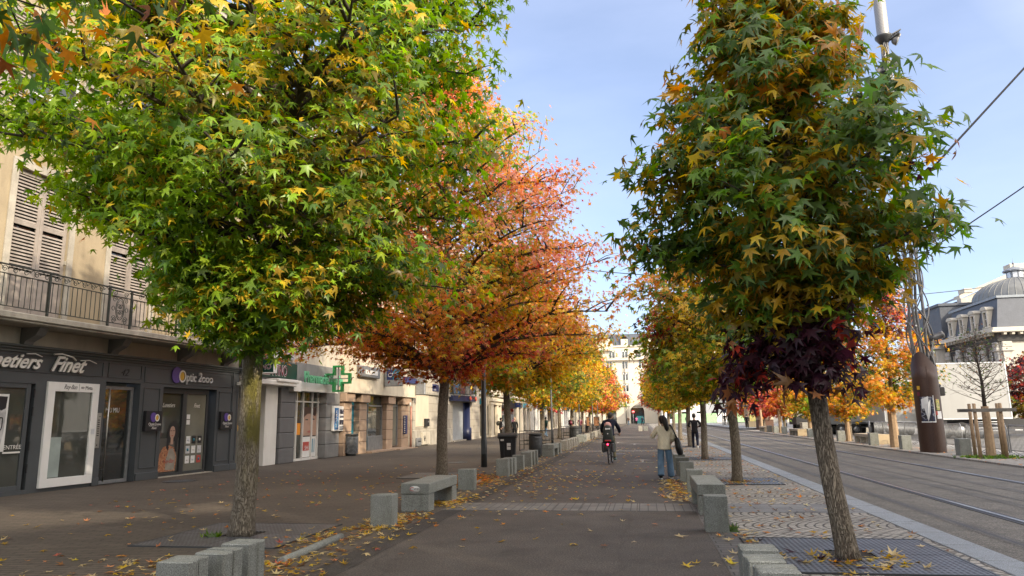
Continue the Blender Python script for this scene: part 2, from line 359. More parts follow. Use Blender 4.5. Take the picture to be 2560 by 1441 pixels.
def pick(weights, n):
    k = [CK.index(a) for a in weights]; p = np.array(list(weights.values()), float); return rng.choice(k, n, p=p/p.sum())
def wave(p, s, ph):
    return (np.sin(p[:, 0]*s+ph)+np.sin(p[:, 1]*s*1.13+ph*2.1)+np.sin(p[:, 2]*s*1.4+ph*3.3)+np.sin((p[:, 0]+p[:, 2])*s*.7+ph))/4
def prof_r(prof, z):
    zs = [a for a, b in prof]; rs = [b for a, b in prof]; return float(np.interp(z, zs, rs))
def make_tree(label, x, y, prof, z0, htop, trunk_r, nlimb, nleaf, lsize, colour, group, lean=(0, 0), seed=1, extra=(), bk='bark', asym=0.14,
              name='sweetgum_tree', trunk_n=14, spread=0.2, balls=0, droop=0.75, crownc=(0, 0), cat='tree', minr=0.0, culled=None, postlab=None):
    rs = random.Random(seed); root = empty(name, (x, y, 0), label=label, cat=cat, group=group)
    # trunk
    ph = rs.uniform(0, 6)
    def tc(z):
        t = z/htop; return Vector((lean[0]*min(t*2.2, 1)+.04*math.sin(z*1.1+ph)*min(1, z), lean[1]*t+.04*math.cos(z*.9+ph)*min(1, z), z))
    zs = [0, .12, .4, .9, 1.5, 2.1, 2.8]+[2.8+(htop*.94-2.8)*i/9 for i in range(1, 10)]
    rad = [trunk_r*1.28, trunk_r*1.12, trunk_r*1.02, trunk_r*.97, trunk_r*.93, trunk_r*.9, trunk_r*.86]+[max(.012, trunk_r*.84*(1-i/9.3)**.85) for i in range(1, 10)]
    tb = MB(); tb.tube([tc(z) for z in zs], rad, trunk_n); tb.build('trunk', M[bk], root, fixn=False)
    lm = MB(); clus = []; cw = []
    az = rs.uniform(0, 6)
    def limb(p0, p1, r0, ntw, wgt=1.0, tag_=None, sag=0.0):
        p0 = Vector(p0); p1 = Vector(p1); d = p1-p0; pts = []
        side = d.cross(Vector((0, 0, 1))); side = side.normalized() if side.length > 1e-5 else Vector((1, 0, 0))
        a1, a2 = rs.uniform(-.07, .07), rs.uniform(-.05, .05)
        for i in range(7):
            t = i/6; q = p0+d*t+side*(d.length*(a1*math.sin(PI*t)+a2*math.sin(2*PI*t)))+Vector((0, 0, 1))*(d.length*(.10-sag)*math.sin(PI*t)); pts.append(q)
        gone = lambda v: culled is not None and not bool(culled(np.array([[v[0]+x, v[1]+y, v[2]]]))[0])
        if gone(pts[4]) and gone(pts[3]): return
        if gone(pts[6]): pts = [pts[0].lerp(pts[4], t/6) + (pts[2]-pts[0].lerp(pts[4], .5))*math.sin(PI*t/6) for t in range(7)]
        lm.tube(pts, [r0*.75*(1-.14*i)+.003 for i in range(7)], 5, caps=False)
        for k in range(ntw):
            t = .22+.78*(k+rs.random())/ntw; i = min(5, int(t*6)); q = pts[i].lerp(pts[i+1], t*6-i)
            L_ = d.length*rs.uniform(.16, .34)*(1.15-.55*t); a = rs.choice((-1, 1))*rs.uniform(.5, 1.25)
            dd = Matrix.Rotation(a, 3, 'Z') @ d.normalized(); dd.z += rs.uniform(-.25, .35); e = q+dd.normalized()*L_
            if gone(e): continue
            lm.tube([q, q.lerp(e, .5)+Vector((0, 0, L_*.06)), e], [r0*.32, r0*.22, .004], 4, caps=False)
            for s in (.45, .8, 1.0): clus.append(tuple(q.lerp(e, s))); cw.append((wgt*rs.uniform(.5, 1.3), tag_ or 0))
        for i in (4, 5, 6): clus.append(tuple(pts[i])); cw.append((wgt*rs.uniform(.5, 1.2), tag_ or 0))
    for i in range(nlimb):
        f = (i+.5)/nlimb; zt = z0+(prof[-1][0]-z0)*(f**1.12); az += 2.39996+rs.uniform(-.35, .35)
        rr = prof_r(prof, zt)*(1+asym*(math.sin(az*2+zt*1.3+ph)+.7*math.sin(az*3-zt*2.1))*rs.uniform(.5, 1.2)-.06)*rs.uniform(.86, 1.06)
        if rs.random() < .25: rr *= rs.uniform(.55, .8)
        rr = max(rr, .12); rise = rr*rs.uniform(.18, .42)+.1
        zs_ = max(z0*.97, zt-rise); c = tc(min(zs_, htop*.9))
        e = Vector((crownc[0]+rr*math.cos(az), crownc[1]+rr*math.sin(az), zt)); e.x += tc(zt).x*.5
        limb(c, e, .012+.017*rr*trunk_r/.16, max(3, int(4+rr*2.2)))
    for ex in extra:
        limb(ex[0], ex[1], ex[2], ex[3], ex[4] if len(ex) > 4 else 1.0, ex[5] if len(ex) > 5 else None, ex[6] if len(ex) > 6 else 0.0)
    lm.build('limbs', M['twig'], root, fixn=False)
    cl = np.array(clus); w = np.array([a for a, b in cw]); tg = np.array([b for a, b in cw])
    if culled is not None:
        keep = culled(cl+np.array([x, y, 0])); cl, w, tg = cl[keep], w[keep], tg[keep]
    ccol, mixw = colour(cl, tg)
    idx = rng.choice(len(cl), nleaf, p=w/w.sum())
    P = cl[idx]+rng.normal(0, 1, (nleaf, 3))*np.array([spread, spread, spread*.72])
    ctr = np.array([crownc[0], crownc[1], 0]); out = P-ctr; out[:, 2] = 0; od = out/np.maximum(np.linalg.norm(out, axis=1, keepdims=True), .05)
    tip = od*rng.uniform(.15, 1.0, (nleaf, 1))+rng.normal(0, .45, (nleaf, 3)); tip[:, 2] -= rng.uniform(.2, 1.35, nleaf)*droop
    nrm = od*rng.uniform(.3, 1.2, (nleaf, 1))+rng.normal(0, .4, (nleaf, 3)); nrm[:, 2] += rng.uniform(.5, 1.5, nleaf)
    ci = ccol[idx]; sw = (rng.random(nleaf) < .30) & (tg[idx] != 5); ci = np.where(sw, pick(mixw, nleaf), ci)
    base = CA[ci]; hsv = rng.normal(1, .13, (nleaf, 1)); cc = np.clip(base*hsv*(1+rng.normal(0, .06, (nleaf, 3))), .003, .9)
    leaf_cloud('crown', P, tip, nrm, lsize*rng.uniform(.62, 1.18, nleaf)*.58, rng.uniform(-.1, .62, nleaf), cc, root)
    if balls:
        bb = MB()
        ii = rng.choice(len(cl), balls)
        for j in ii:
            for q in range(rs.choice((1, 2, 3))):
                c = cl[j]+rng.normal(0, .09, 3)-np.array([0, 0, .12]); r = .021
                bb.lathe([(0.001, r), (r*.8, r*.6), (r, 0), (r*.8, -r*.6), (.001, -r)], 6, c)
        tag(bb.build('seed_balls', M['dark'], root, fixn=False), 'dark round seed balls hanging among the leaves', kind='stuff')
    return root

# palettes: colour(cluster centres relative to the base, tags) -> (colour index per cluster, mix for odd leaves)
def cut1(c):   # crown of the near left tree is open towards the facade on its lower left
    x = c[:, 0]+5.9; y = c[:, 1]-10.03; q = x+1.0*np.minimum(y, 0)+.25*np.maximum(y, 0)
    return c[:, 2] > np.interp(q, [-7.5, -5.2, -3.9, -2.6, -1.7, -.6], [6.6, 6.1, 5.35, 4.75, 3.75, 2.9])*(1+.045*np.minimum(y, 0))
def pal_left1(p, tg):
    n = len(p); k = pick(dict(gr=2.4, li=4, dk=.3, ye=.4), n)
    lef = p[:, 0]+.35*p[:, 1]*0 < -1.0; k = np.where(lef & (rng.random(n) < .88), pick(dict(li=4, li2=3.4, gr=1.2, ye=.1), n), k)  # left of the crown given bright limes: sunlight put into the leaf colour
    a = wave(p, 1.3, 1.0); tr = (p[:, 0] > -.8) & (p[:, 2] > 5.2)
    k = np.where(tr & (a > -.08) & (rng.random(n) < .75), pick(dict(ye=3.0, go=1.5, ol=1.2, gr=1.5, li=1.2), n), k)
    mid = (p[:, 0] > .6) & (p[:, 2] <= 6); k = np.where(mid & (rng.random(n) < .62), pick(dict(ol=2.6, go=1.2, gr=2.2, bg=1.0, ye=.6), n), k)
    return k, dict(gr=2, li=3, ye=1.0, go=.4, sa=.06, ol=.5)
def pal_left2(p, tg):
    n = len(p); k = pick(dict(og=2.6, sa=2.6, go=1.9, rd=.5, cr=1.0, ye=.4), n); a = wave(p, .9, 2.2)
    k = np.where((p[:, 2] > 5.8), pick(dict(pk=3.8, sa=2.6, cr=1.0, og=1.4, go=.8), n), k)
    k = np.where((p[:, 2] < 4.8) & (a > -.25), pick(dict(og=2.5, go=2.8, ye=1.0, ol=.3, sa=1.6, cr=.4), n), k)
    k = np.where((a < -.42) & (p[:, 2] < 6.6), pick(dict(rd=2.2, cr=2.2, bu=1.6, sa=1), n), k)
    gy = (p[:, 0] > -.8) & (p[:, 0] < 3.2) & (p[:, 2] > 5.0) & (wave(p, 1.6, 5.) > .12); k = np.where(gy, pick(dict(ye=2, li=2, gr=1), n), k)
    return k, dict(og=2, sa=1.8, rd=.5, go=2.2, bu=.15, ye=.9, ol=.4)
def pal_yellow(p, tg):
    n = len(p); a = wave(p, 1.0, 4.1); k = pick(dict(ye=3.2, go=2.4, og=1.4, gr=1.0, ol=.6), n)
    k = np.where(a < -.2, pick(dict(gr=2.2, ol=1.4, li=1, go=1), n), k); k = np.where(p[:, 2] > 6.5, pick(dict(sa=2, og=1.5, go=1.2, rd=.8, ye=.8), n), k)
    return k, dict(ye=2, go=2, og=1, gr=.8)
def pal_yg(p, tg):
    n = len(p); a = wave(p, 1.1, .4); k = pick(dict(ye=2.6, go=1.8, li=.8, gr=1.6, og=.8), n); k = np.where(a < -.1, pick(dict(gr=3, dk=1.3, ol=1.4), n), k)
    k = np.where((p[:, 2] > 6.2) & (a > .1), pick(dict(rd=2, og=1.6, cr=1), n), k)
    return k, dict(ye=1.5, go=1.5, gr=1.5)
def pal_rusty(p, tg):
    n = len(p); a = wave(p, 1.0, 3.); k = pick(dict(cr=2.2, sa=1.5, rd=1.4, og=1.4, go=.8), n); k = np.where(a < -.15, pick(dict(go=2, gr=1.6, ol=1), n), k)
    return k, dict(cr=2, og=1, go=1)
def pal_right1(p, tg):
    n = len(p); k = pick(dict(gr=3.2, bg=3.0, dk=.9, li=.6), n); a = wave(p, 1.7, .7)
    rad = np.hypot(p[:, 0]+.15, p[:, 1]); k = np.where((rad < 1.25) & (rng.random(n) < .62), pick(dict(ye=1.8, go=2.4, ol=2.2), n), k)
    k = np.where((p[:, 2] > 5.2) & (a > -.05) & (rng.random(n) < .8), pick(dict(go=2.6, ye=1.2, og=1.2, gr=1.3), n), k)
    k = np.where((p[:, 2] < 3.0) & (rng.random(n) < .5), pick(dict(ol=1.6, ye=1.2, go=1.2), n), k)
    k = np.where((p[:, 0] < -1.3) & (p[:, 2] > 3.8) & (rng.random(n) < .5), pick(dict(go=2, ye=.8, ol=1, og=.4), n), k)
    k = np.where(tg == 5, pick(dict(bu=8, rd=.3, br=.5), n), k); k = np.where(tg == 6, pick(dict(br=1.5, bu=1, gr=.6), n), k)
    return k, dict(gr=3, bg=2, go=.8, ye=.6, dk=1)
def pal_right2(p, tg):
    n = len(p); a = wave(p, 1.2, 2.7); k = pick(dict(gr=2.2, go=1.5, ye=2.2, li=1.8, ol=.8), n); k = np.where(a > .2, pick(dict(gr=3, dk=1.4, bg=.8), n), k)
    k = np.where((p[:, 2] > 4.6), pick(dict(og=1.6, sa=.6, go=1.6, gr=1.4), n), k)
    k = np.where((p[:, 0] < -1.4) & (p[:, 2] < 4.4) & (a < 0), pick(dict(rd=1.2, bu=.8, br=1.2, gr=.8), n), k)
    return k, dict(ye=1.5, go=1.5, gr=1.5, ol=.8)
def pal_orange(p, tg):
    n = len(p); a = wave(p, 1.1, 1.7); k = pick(dict(og=2.6, go=2.6, ye=1.4, ol=.6), n); k = np.where((a < -.12), pick(dict(dk=1.2, gr=2.4, ol=1.2), n), k)
    k = np.where((p[:, 2] > 5.6), pick(dict(rd=1.4, cr=.8, bu=3.0, og=.6), n), k); k = np.where((p[:, 2] < 2.9) & (a < .1), pick(dict(gr=2, dk=1, ye=1), n), k)
    return k, dict(og=2, go=1.5, ye=1, gr=.7)
def pal_red(p, tg):
    n = len(p); return pick(dict(rd=2.4, cr=1.6, bu=1.6, sa=.6), n), dict(rd=2, og=.6, bu=1)
def pal_over(p, tg):
    n = len(p); k = pick(dict(bg=2.0, gr=1.6, dk=4, go=.5), n); k = np.where(tg == 7, pick(dict(rd=.9, sa=.5, og=.9, cr=.6, br=2.2, go=1, gr=.6, dk=1, bu=.8), n), k); return k, dict(bg=1, gr=1, go=.8, og=.6, br=.4)

GL = 'sweetgum trees in the row along the left of the path'; GR = 'sweetgum trees in the row along the right of the path'; GF = 'trees on the far side of the tram road'
prof1 = [(2.95, .7), (3.2, 1.6), (3.6, 2.6), (4.2, 3.4), (5.0, 3.8), (6.0, 4.0), (7.2, 4.2), (8.2, 4.0), (9.5, 3.0), (10.8, 1.3), (11.6, .3)]
make_tree('large green and yellow sweetgum in the left foreground, mossy trunk behind three granite blocks', -5.9, 10.03, prof1, 2.95, 11.5, .165, 110, 44000, .25,
          pal_left1, GL, lean=(.22, 0), seed=3, crownc=(-.1, 0), asym=.08, culled=cut1, bk='barkmoss', balls=150, trunk_n=20, spread=.24,
          extra=[((0.1, 0, 3.1), (3.1, 1.5, 3.75), .05, 7, .7), ((0, 0, 3.6), (-3.6, .6, 5.35), .05, 9, 1.3), ((0, 0, 4.2), (-4.6, 0.2, 6.7), .05, 11, 1.5), ((0, 0, 3.3), (-1.9, -.4, 3.9), .04, 8, 1.2),
                 ((0, 0, 4.6), (-5.4, 1.2, 7.2), .05, 11, 1.5), ((0, 0, 3.2), (.9, -1.0, 3.5), .04, 7, 1.2), ((0, 0, 4.5), (-3.2, -1.4, 5.3), .04, 10, 1.4)])
prof2 = [(3.1, .8), (3.4, 2.9), (3.9, 4.6), (4.6, 5.2), (5.6, 5.1), (6.6, 4.9), (7.6, 4.5), (8.6, 4.0), (9.6, 3.5), (10.6, 2.8), (11.6, 2.0), (12.6, 1.1), (13.2, .25)]
make_tree('broad orange and crimson sweetgum, pink towards its top, behind the granite bench', -5.96, 21.0, prof2, 3.05, 13.0, .165, 110, 41000, .22, pal_left2, GL, lean=(.2, 0), seed=9, spread=.27, asym=.1,
          extra=[((0, 0, 3.4), (-5.4, -1.0, 3.9), .05, 11, 1.1), ((0, 0, 3.8), (5.2, .3, 6.4), .06, 11, 1.0), ((0, 0, 5.5), (4.2, 0, 8.6), .05, 9, .8), ((0, 0, 5), (3.4, -.5, 9.8), .04, 8, .6), ((.2, 0, 3.3), (-3.0, -3.2, 3.55), .05, 9, 1)])
prof3 = [(3.0, .8), (3.3, 2.6), (4, 4.0), (5, 4.6), (6, 4.3), (7.3, 3.2), (8.4, 2.0), (9.4, .9), (9.9, .2)]
make_tree('yellow sweetgum beside the wheelie bin, red leaves near its top', -6.12, 32.5, prof3, 3.0, 9.8, .17, 76, 23000, .27, pal_yellow, GL, seed=21, spread=.28, trunk_n=10)
prof4 = [(2.7, .8), (3.1, 2.8), (4, 4.2), (5, 4.6), (6, 4.3), (7.5, 3.3), (9, 2.0), (10.2, .4)]
for i, (tx, ty, pal, lab, s) in enumerate([
        (-6.5, 46.5, pal_yg, 'golden and green sweetgum just beyond the small granite bench and litter bin', 31),
        (-6.8, 59.0, pal_yellow, 'bright yellow sweetgum behind the bicycle hoops on the left', 32), (-7.0, 72, pal_yg, 'mixed green and gold sweetgum before the orange-lettered board', 33),
        (-7.0, 85, pal_rusty, 'rusty orange sweetgum far down the left row', 34), (-7.1, 98, pal_yg, 'green and gold sweetgum far down the left row, after the rusty one', 35),
        (-7.1, 112, pal_red, 'dark red sweetgum standing out in front of the cream corner building, left side', 36), (-7.1, 128, pal_rusty, 'farthest orange sweetgum of the left row', 37),
        (-7.1, 146, pal_right2, 'small dark green tree ending the left row', 38)]):
    hs = 1.0 if i < 5 else 1.05
    make_tree(lab, tx, ty, [(a*hs, b*.97) for a, b in prof4], 2.7, 10.0, .16, 44, [13000, 10000, 7500, 6000, 5000, 4500, 4000, 3500][i], [.29, .33, .38, .44, .5, .5, .55, .6][i], pal, GL, seed=s, spread=.34, trunk_n=8)
# tree whose trunk stands just behind the camera on the left, boughs reaching into the upper left
make_tree('bough of dark green, orange and red leaves hanging close overhead at the upper left', -5.9, -1.9, [(3.4, .6), (3.9, 2.2), (4.6, 3.2), (6, 3.6), (8, 2.8), (10, .5)], 3.4, 9.6, .2, 26, 8500, .19, pal_over, GL, seed=77, spread=.22,
          extra=[((0, 0, 3.9), (2.5, 4.95, 3.72), .04, 8, 1.1), ((0, 0, 4.1), (3.35, 5.0, 3.8), .035, 8, .9, 7), ((0, 0, 4.2), (3.9, 4.9, 3.9), .03, 6, .7, 7), ((0, 0, 3.9), (2.0, 5.3, 3.95), .04, 9, 1.3), ((0, 0, 4.2), (3.0, 4.7, 4.0), .03, 8, 1.0, 7)])
# right row
profr = [(2.65, .45), (3.0, .95), (3.4, 1.5), (3.8, 1.9), (4.5, 1.82), (5.1, 1.55), (5.7, 1.25), (6.3, 1.02), (6.8, .85), (7.2, .5), (7.45, .15)]
make_tree('dark green sweetgum with leaning trunk in the right foreground, burgundy leaves hanging low', 2.2, 8.96, profr, 2.6, 7.3, .112, 84, 13500, .27, pal_right1, GR, lean=(-.27, 0), seed=5, spread=.17, asym=.1, crownc=(-.27, 0), trunk_n=18,
          extra=[((-.2, 0, 2.6), (-1.05, -.2, 1.95), .02, 6, 1.3, 5, -.1), ((-.2, 0, 2.9), (-.95, .1, 2.2), .02, 5, .9, 5), ((-.2, 0, 2.7), (-.05, -.35, 2.0), .02, 5, 1.3, 5), ((-.2, 0, 2.8), (-.42, -.4, 2.05), .02, 5, 1.5, 5),
                 ((-.2, 0, 2.8), (-.65, -.25, 2.1), .02, 5, 1.2, 5), ((-.2, 0, 3.1), (-.15, -.4, 2.45), .02, 4, 1.2, 5),
                 ((-.2, 0, 3.6), (1.45, .1, 3.75), .03, 7, .9), ((-.2, 0, 3.9), (1.35, 0, 4.6), .02, 4, .5, 6), ((-.2, 0, 4.0), (-2.12, .1, 4.6), .03, 7, 1.1), ((-.2, 0, 3.2), (-2.05, 0, 3.75), .03, 8, 1.1), ((-.2, 0, 4.4), (-1.7, 0, 5.6), .02, 5, .9)])
prs = [(2.4, .6), (2.75, 1.7), (3.3, 2.4), (4.1, 2.65), (4.8, 2.4), (5.5, 1.8), (6.1, 1.1), (6.6, .3)]
for i, (tx, ty, pal, lab, s, nl, ls) in enumerate([
        (2.22, 18.9, pal_right2, 'green and golden sweetgum, second in the right row, rising from a slatted iron grate', 51, 12000, .24),
        (2.26, 28.8, pal_right2, 'green and amber sweetgum, third in the right row', 52, 10000, .26), (2.45, 40.5, pal_yg, 'slender trunked green sweetgum, fourth in the right row, beside the runner', 53, 7500, .29),
        (2.5, 52, pal_right2, 'olive and gold sweetgum, fifth in the right row', 54, 6000, .33), (2.5, 63, pal_yg, 'small yellow green sweetgum, sixth in the right row', 55, 4000, .4),
        (2.5, 75, pal_right2, 'small olive sweetgum, seventh in the right row', 56, 3500, .45), (2.4, 88, pal_rusty, 'small rust coloured sweetgum, eighth in the right row', 57, 3000, .5), (2.2, 104, pal_red, 'crimson sweetgum near the far end of the right row', 58, 3200, .5)]):
    k = 1.0 if i < 6 else 1.15
    make_tree(lab, tx, ty, [(a*k, b*1.02*k) for a, b in prs], 2.4*k, 6.4*k, .125 if i < 3 else .14, 38, nl, ls, pal, GR, seed=s, spread=.22 if i < 3 else .28, trunk_n=10)
# far side of the tram road
pof = [(2.0, .7), (2.4, 1.9), (3.2, 2.3), (4.2, 2.1), (5.4, 1.7), (6.6, 1.2), (7.8, .6), (8.6, .15)]
for i, (tx, ty, pal, lab, s, nl, ls, k) in enumerate([
        (12.0, 37.8, pal_orange, 'orange and gold sweetgum with crimson top, wooden sleeve round its trunk, beside the rusty mast', 61, 8500, .27, 1.0),
        (12.2, 46.5, pal_orange, 'golden sweetgum behind the slatted bench, bare stake at its trunk', 62, 5000, .33, .8), (12.4, 57.5, pal_yellow, 'yellow sweetgum with pale stake across the tram road', 63, 4500, .38, .8),
        (12.8, 70, pal_rusty, 'low rusty red sweetgum across the tram road', 64, 3800, .42, .8), (13.2, 84, pal_red, 'small crimson sweetgum across the tram road', 65, 3300, .48, .8),
        (13.4, 98, pal_rusty, 'small orange tree beside the far tram shelter', 66, 3000, .5, .8)]):
    t = make_tree(lab, tx, ty, [(a*k, b*k) for a, b in pof], 2.0*k, 8.3*k, .12, 40, nl, ls, pal, GF, seed=s, spread=.26, trunk_n=8)
# ---------------------------------------------------------------- ground surfaces
def sheet(name, x0, x1, y0, y1, z, mat, kind='structure', label=None, nx=1, ny=1):
    mb = MB()
    for i in range(nx):
        for j in range(ny):
            a, b = x0+(x1-x0)*i/nx, x0+(x1-x0)*(i+1)/nx; c, d = y0+(y1-y0)*j/ny, y0+(y1-y0)*(j+1)/ny
            mb.add([(a, c, z), (b, c, z), (b, d, z), (a, d, z)], [(0, 1, 2, 3)])
    o = mb.build(name, mat); o['kind'] = kind
    if label: o['label'] = label
    return o
def asphalt(name, c1, c2, patch=0.35, streaks=False):
    m, nt, bs = newmat(name); v = coords(nt); n1 = noise(nt, v, .28, 6, .6); n2 = noise(nt, v, 48, 4, .85); n3 = noise(nt, v, 1.6, 6, .65)
    o = mixc(nt, ramp(nt, n1, [(.35, 0), (.65, 1)]), c1+(1,), c2+(1,))
    o = mixc(nt, 1, o, ramp(nt, n3, [(.3, .78), (.7, 1.18)]), 'MULTIPLY'); o = mixc(nt, 1, o, ramp(nt, n2, [(.38, .35), (.52, .95), (.66, 2.3)]), 'MULTIPLY')
    vo = N(nt, 'ShaderNodeTexVoronoi', Scale=.35); vo.feature = 'DISTANCE_TO_EDGE'
    nn = N(nt, 'ShaderNodeTexNoise', Scale=1.2, Detail=6); L(nt, v, nn.inputs['Vector'])
    mv = N(nt, 'ShaderNodeMix', data_type='RGBA'); mv.inputs['Factor'].default_value = .35; L(nt, v, mv.inputs['A']); L(nt, nn.outputs['Color'], mv.inputs['B']); L(nt, mv.outputs['Result'], vo.inputs['Vector'])
    pt = noise(nt, v, .9, 7, .72); o = mixc(nt, ramp(nt, pt, [(.52, 0.0), (.64, .45)]), o, (c1[0]*.45, c1[1]*.45, c1[2]*.45, 1))
    gm = N(nt, 'ShaderNodeTexVoronoi', Scale=1.7); L(nt, v, gm.inputs['Vector']); o = mixc(nt, ramp(nt, gm.outputs['Distance'], [(.028, .5), (.04, 0.0)]), o, (c1[0]*.4, c1[1]*.4, c1[2]*.4, 1))
    crk = ramp(nt, vo.outputs['Distance'], [(0, 1), (.008, 0)]); o = mixc(nt, math_(nt, 'MULTIPLY', crk, patch), o, (c1[0]*.35, c1[1]*.35, c1[2]*.35, 1))
    if streaks:   # long tyre-worn and joint lines along the road
        s = noise(nt, coords(nt, (7.0, .03, 1)), 1.0, 5, .7); o = mixc(nt, 1, o, ramp(nt, s, [(.35, .9), (.7, 1.06)]), 'MULTIPLY')
    L(nt, o, bs.inputs['Base Color']); bs.inputs['Roughness'].default_value = .78; bs.inputs['Specular IOR Level'].default_value = .4
    bump(nt, bs, n2, .6, .008); return m
def brickmat(name, c1, c2, mortar, bw, bh, ms=.012, rot=0.0, arcs=0.0, arcw=1.2, swap=False, rough=.75, bstr=.5, warp=0.0, dirt=.35):
    m, nt, bs = newmat(name); v = coords(nt); sp = N(nt, 'ShaderNodeSeparateXYZ'); L(nt, v, sp.inputs[0]); X, Y = sp.outputs['X'], sp.outputs['Y']
    if arcs:
        s = math_(nt, 'ABSOLUTE', math_(nt, 'SINE', math_(nt, 'MULTIPLY', Y, PI/arcw))); X2 = math_(nt, 'ADD', X, math_(nt, 'MULTIPLY', s, arcs)); Y2 = Y
    else: X2, Y2 = X, Y
    cb = N(nt, 'ShaderNodeCombineXYZ'); a, b = (Y2, X2) if swap else (X2, Y2); L(nt, a, cb.inputs[0]); L(nt, b, cb.inputs[1])
    vec = cb.outputs[0]
    if warp:
        nn = N(nt, 'ShaderNodeTexNoise', Scale=5.0, Detail=3); L(nt, v, nn.inputs['Vector']); mv = N(nt, 'ShaderNodeVectorMath', operation='MULTIPLY_ADD'); L(nt, nn.outputs['Color'], mv.inputs[0]); mv.inputs[1].default_value = (warp,)*3; L(nt, vec, mv.inputs[2]); vec = mv.outputs[0]
    br = N(nt, 'ShaderNodeTexBrick', Scale=1.0); br.inputs['Brick Width'].default_value = bw; br.inputs['Row Height'].default_value = bh; br.inputs['Mortar Size'].default_value = ms; br.inputs['Mortar Smooth'].default_value = .3
    br.inputs['Color1'].default_value = c1+(1,); br.inputs['Color2'].default_value = c2+(1,); br.inputs['Mortar'].default_value = mortar+(1,); br.inputs['Bias'].default_value = 0
    L(nt, vec, br.inputs['Vector']); n1 = noise(nt, v, .5, 6, .65); n2 = noise(nt, v, 40, 3)
    o = mixc(nt, 1, br.outputs['Color'], ramp(nt, n1, [(.3, 1-dirt), (.7, 1.15)]), 'MULTIPLY'); o = mixc(nt, 1, o, ramp(nt, n2, [(.35, .8), (.65, 1.2)]), 'MULTIPLY')
    L(nt, o, bs.inputs['Base Color']); bs.inputs['Roughness'].default_value = rough; hh = math_(nt, 'SUBTRACT', 1.0, br.outputs['Fac']); bump(nt, bs, hh, bstr, .012); return m
M['path'] = asphalt('brown_asphalt', (.068, .057, .048), (.090, .076, .064), .3)
M['road'] = asphalt('grey_road', (.108, .098, .083), (.13, .119, .102), .12, True)
M['dust'] = asphalt('dark_joint', (.04, .035, .03), (.055, .047, .04), .2)
M['pave'] = brickmat('left_pavers', (.080, .064, .048), (.112, .090, .068), (.030, .024, .018), .42, .105, .012, dirt=.3)
M['pavefar'] = brickmat('plaza_pavers', (.22, .215, .205), (.28, .27, .255), (.13, .125, .12), .4, .2, .012)
M['fan'] = brickmat('fan_cobbles', (.28, .26, .225), (.36, .335, .295), (.07, .062, .053), .16, .125, .017, arcs=.34, arcw=1.35, swap=True, warp=.02, bstr=.9, dirt=.4)
M['border'] = brickmat('dark_border_pavers', (.10, .092, .085), (.13, .12, .11), (.03, .027, .024), .34, .16, .01)
M['band'] = brickmat('grey_band_slabs', (.15, .15, .155), (.19, .19, .19), (.05, .048, .045), .62, .30, .012)
M['setts'] = brickmat('pale_setts', (.29, .27, .24), (.37, .35, .31), (.10, .09, .08), .16, .12, .014, bstr=.8)
M['kerb'] = granite('kerb_granite', (.21, .23, .25), .25)
sheet('ground', -900, 900, -300, 1500, -.16, M['pavefar'])
sheet('left_pavement', -19, -3.72, -12, 219, .0, M['pave'])
sheet('left_edge_strip', -3.72, -3.32, -12, 219, .002, M['dust'])
sheet('cycle_path', -3.32, .82, -12, 219, .0, M['path'])
sheet('border_strip', .82, 1.26, -12, 150, .003, M['border'])
sheet('cobbled_pavement', 1.26, 3.56, -12, 219, .0, M['fan'])
kb = MB()
y = -12.0
while y < 215:
    kb.box(3.56, 3.97, y, y+.985, -.12, .012, .008); y += 1.0
tag(kb.build('kerb', M['kerb']), kind='structure')
sheet('road', 3.97, 11.0, -12, 219, -.05, M['road'])
kb = MB(); y = -12.0
while y < 215: kb.box(11.0, 11.35, y, y+1.18, -.12, .012, .008); y += 1.2
tag(kb.build('kerb', M['setts']), kind='structure')
sheet('far_pavement', 11.35, 13.4, -12, 219, .0, M['setts'])
sheet('plaza', 13.4, 200, -12, 219, -.004, M['pavefar'])
# slot-drain band of pale slabs across the path and its continuation
def slabs(name, x0, x1, y0, y1, z, n, mat, gap=.012):
    mb = MB(); rows = 2
    for i in range(n):
        a = x0+(x1-x0)*i/n; b = x0+(x1-x0)*(i+1)/n
        mb.box(a+gap/2, b-gap/2, y0, y1, z-.03, z, .004)
    return tag(mb.build(name, mat), kind='structure')
def slabmat():
    m, nt, bs = newmat('pale_ribbed_slab'); v = coords(nt); sp = N(nt, 'ShaderNodeSeparateXYZ'); L(nt, v, sp.inputs[0])
    fx = math_(nt, 'FRACT', math_(nt, 'DIVIDE', sp.outputs['X'], .1533)); fy = math_(nt, 'FRACT', math_(nt, 'DIVIDE', math_(nt, 'SUBTRACT', sp.outputs['Y'], 13.1), .37))
    k = math_(nt, 'MAXIMUM', math_(nt, 'LESS_THAN', fx, .12), math_(nt, 'LESS_THAN', fy, .05)); n = noise(nt, v, 1.5, 5)
    o = mixc(nt, 1, (.145, .135, .122, 1), ramp(nt, n, [(.3, .6), (.7, 1.3)]), 'MULTIPLY'); L(nt, mixc(nt, math_(nt, 'MULTIPLY', k, .75), o, (.03, .027, .025, 1)), bs.inputs['Base Color']); bs.inputs['Roughness'].default_value = .75; return m
M['slab'] = slabmat()
slabs('cross_band', -3.72, .82, 13.1, 14.25, .004, 9, M['slab'])
sheet('cross_band_paving', 1.26, 3.56, 13.05, 14.3, .004, M['band'])
for yy in (35.5, 60.0):  # pale bands added where streaks of sunlight cross the far path
    slabs('cross_band', -3.72, .82, yy, yy+1.1, .004, 9, M['slab'])
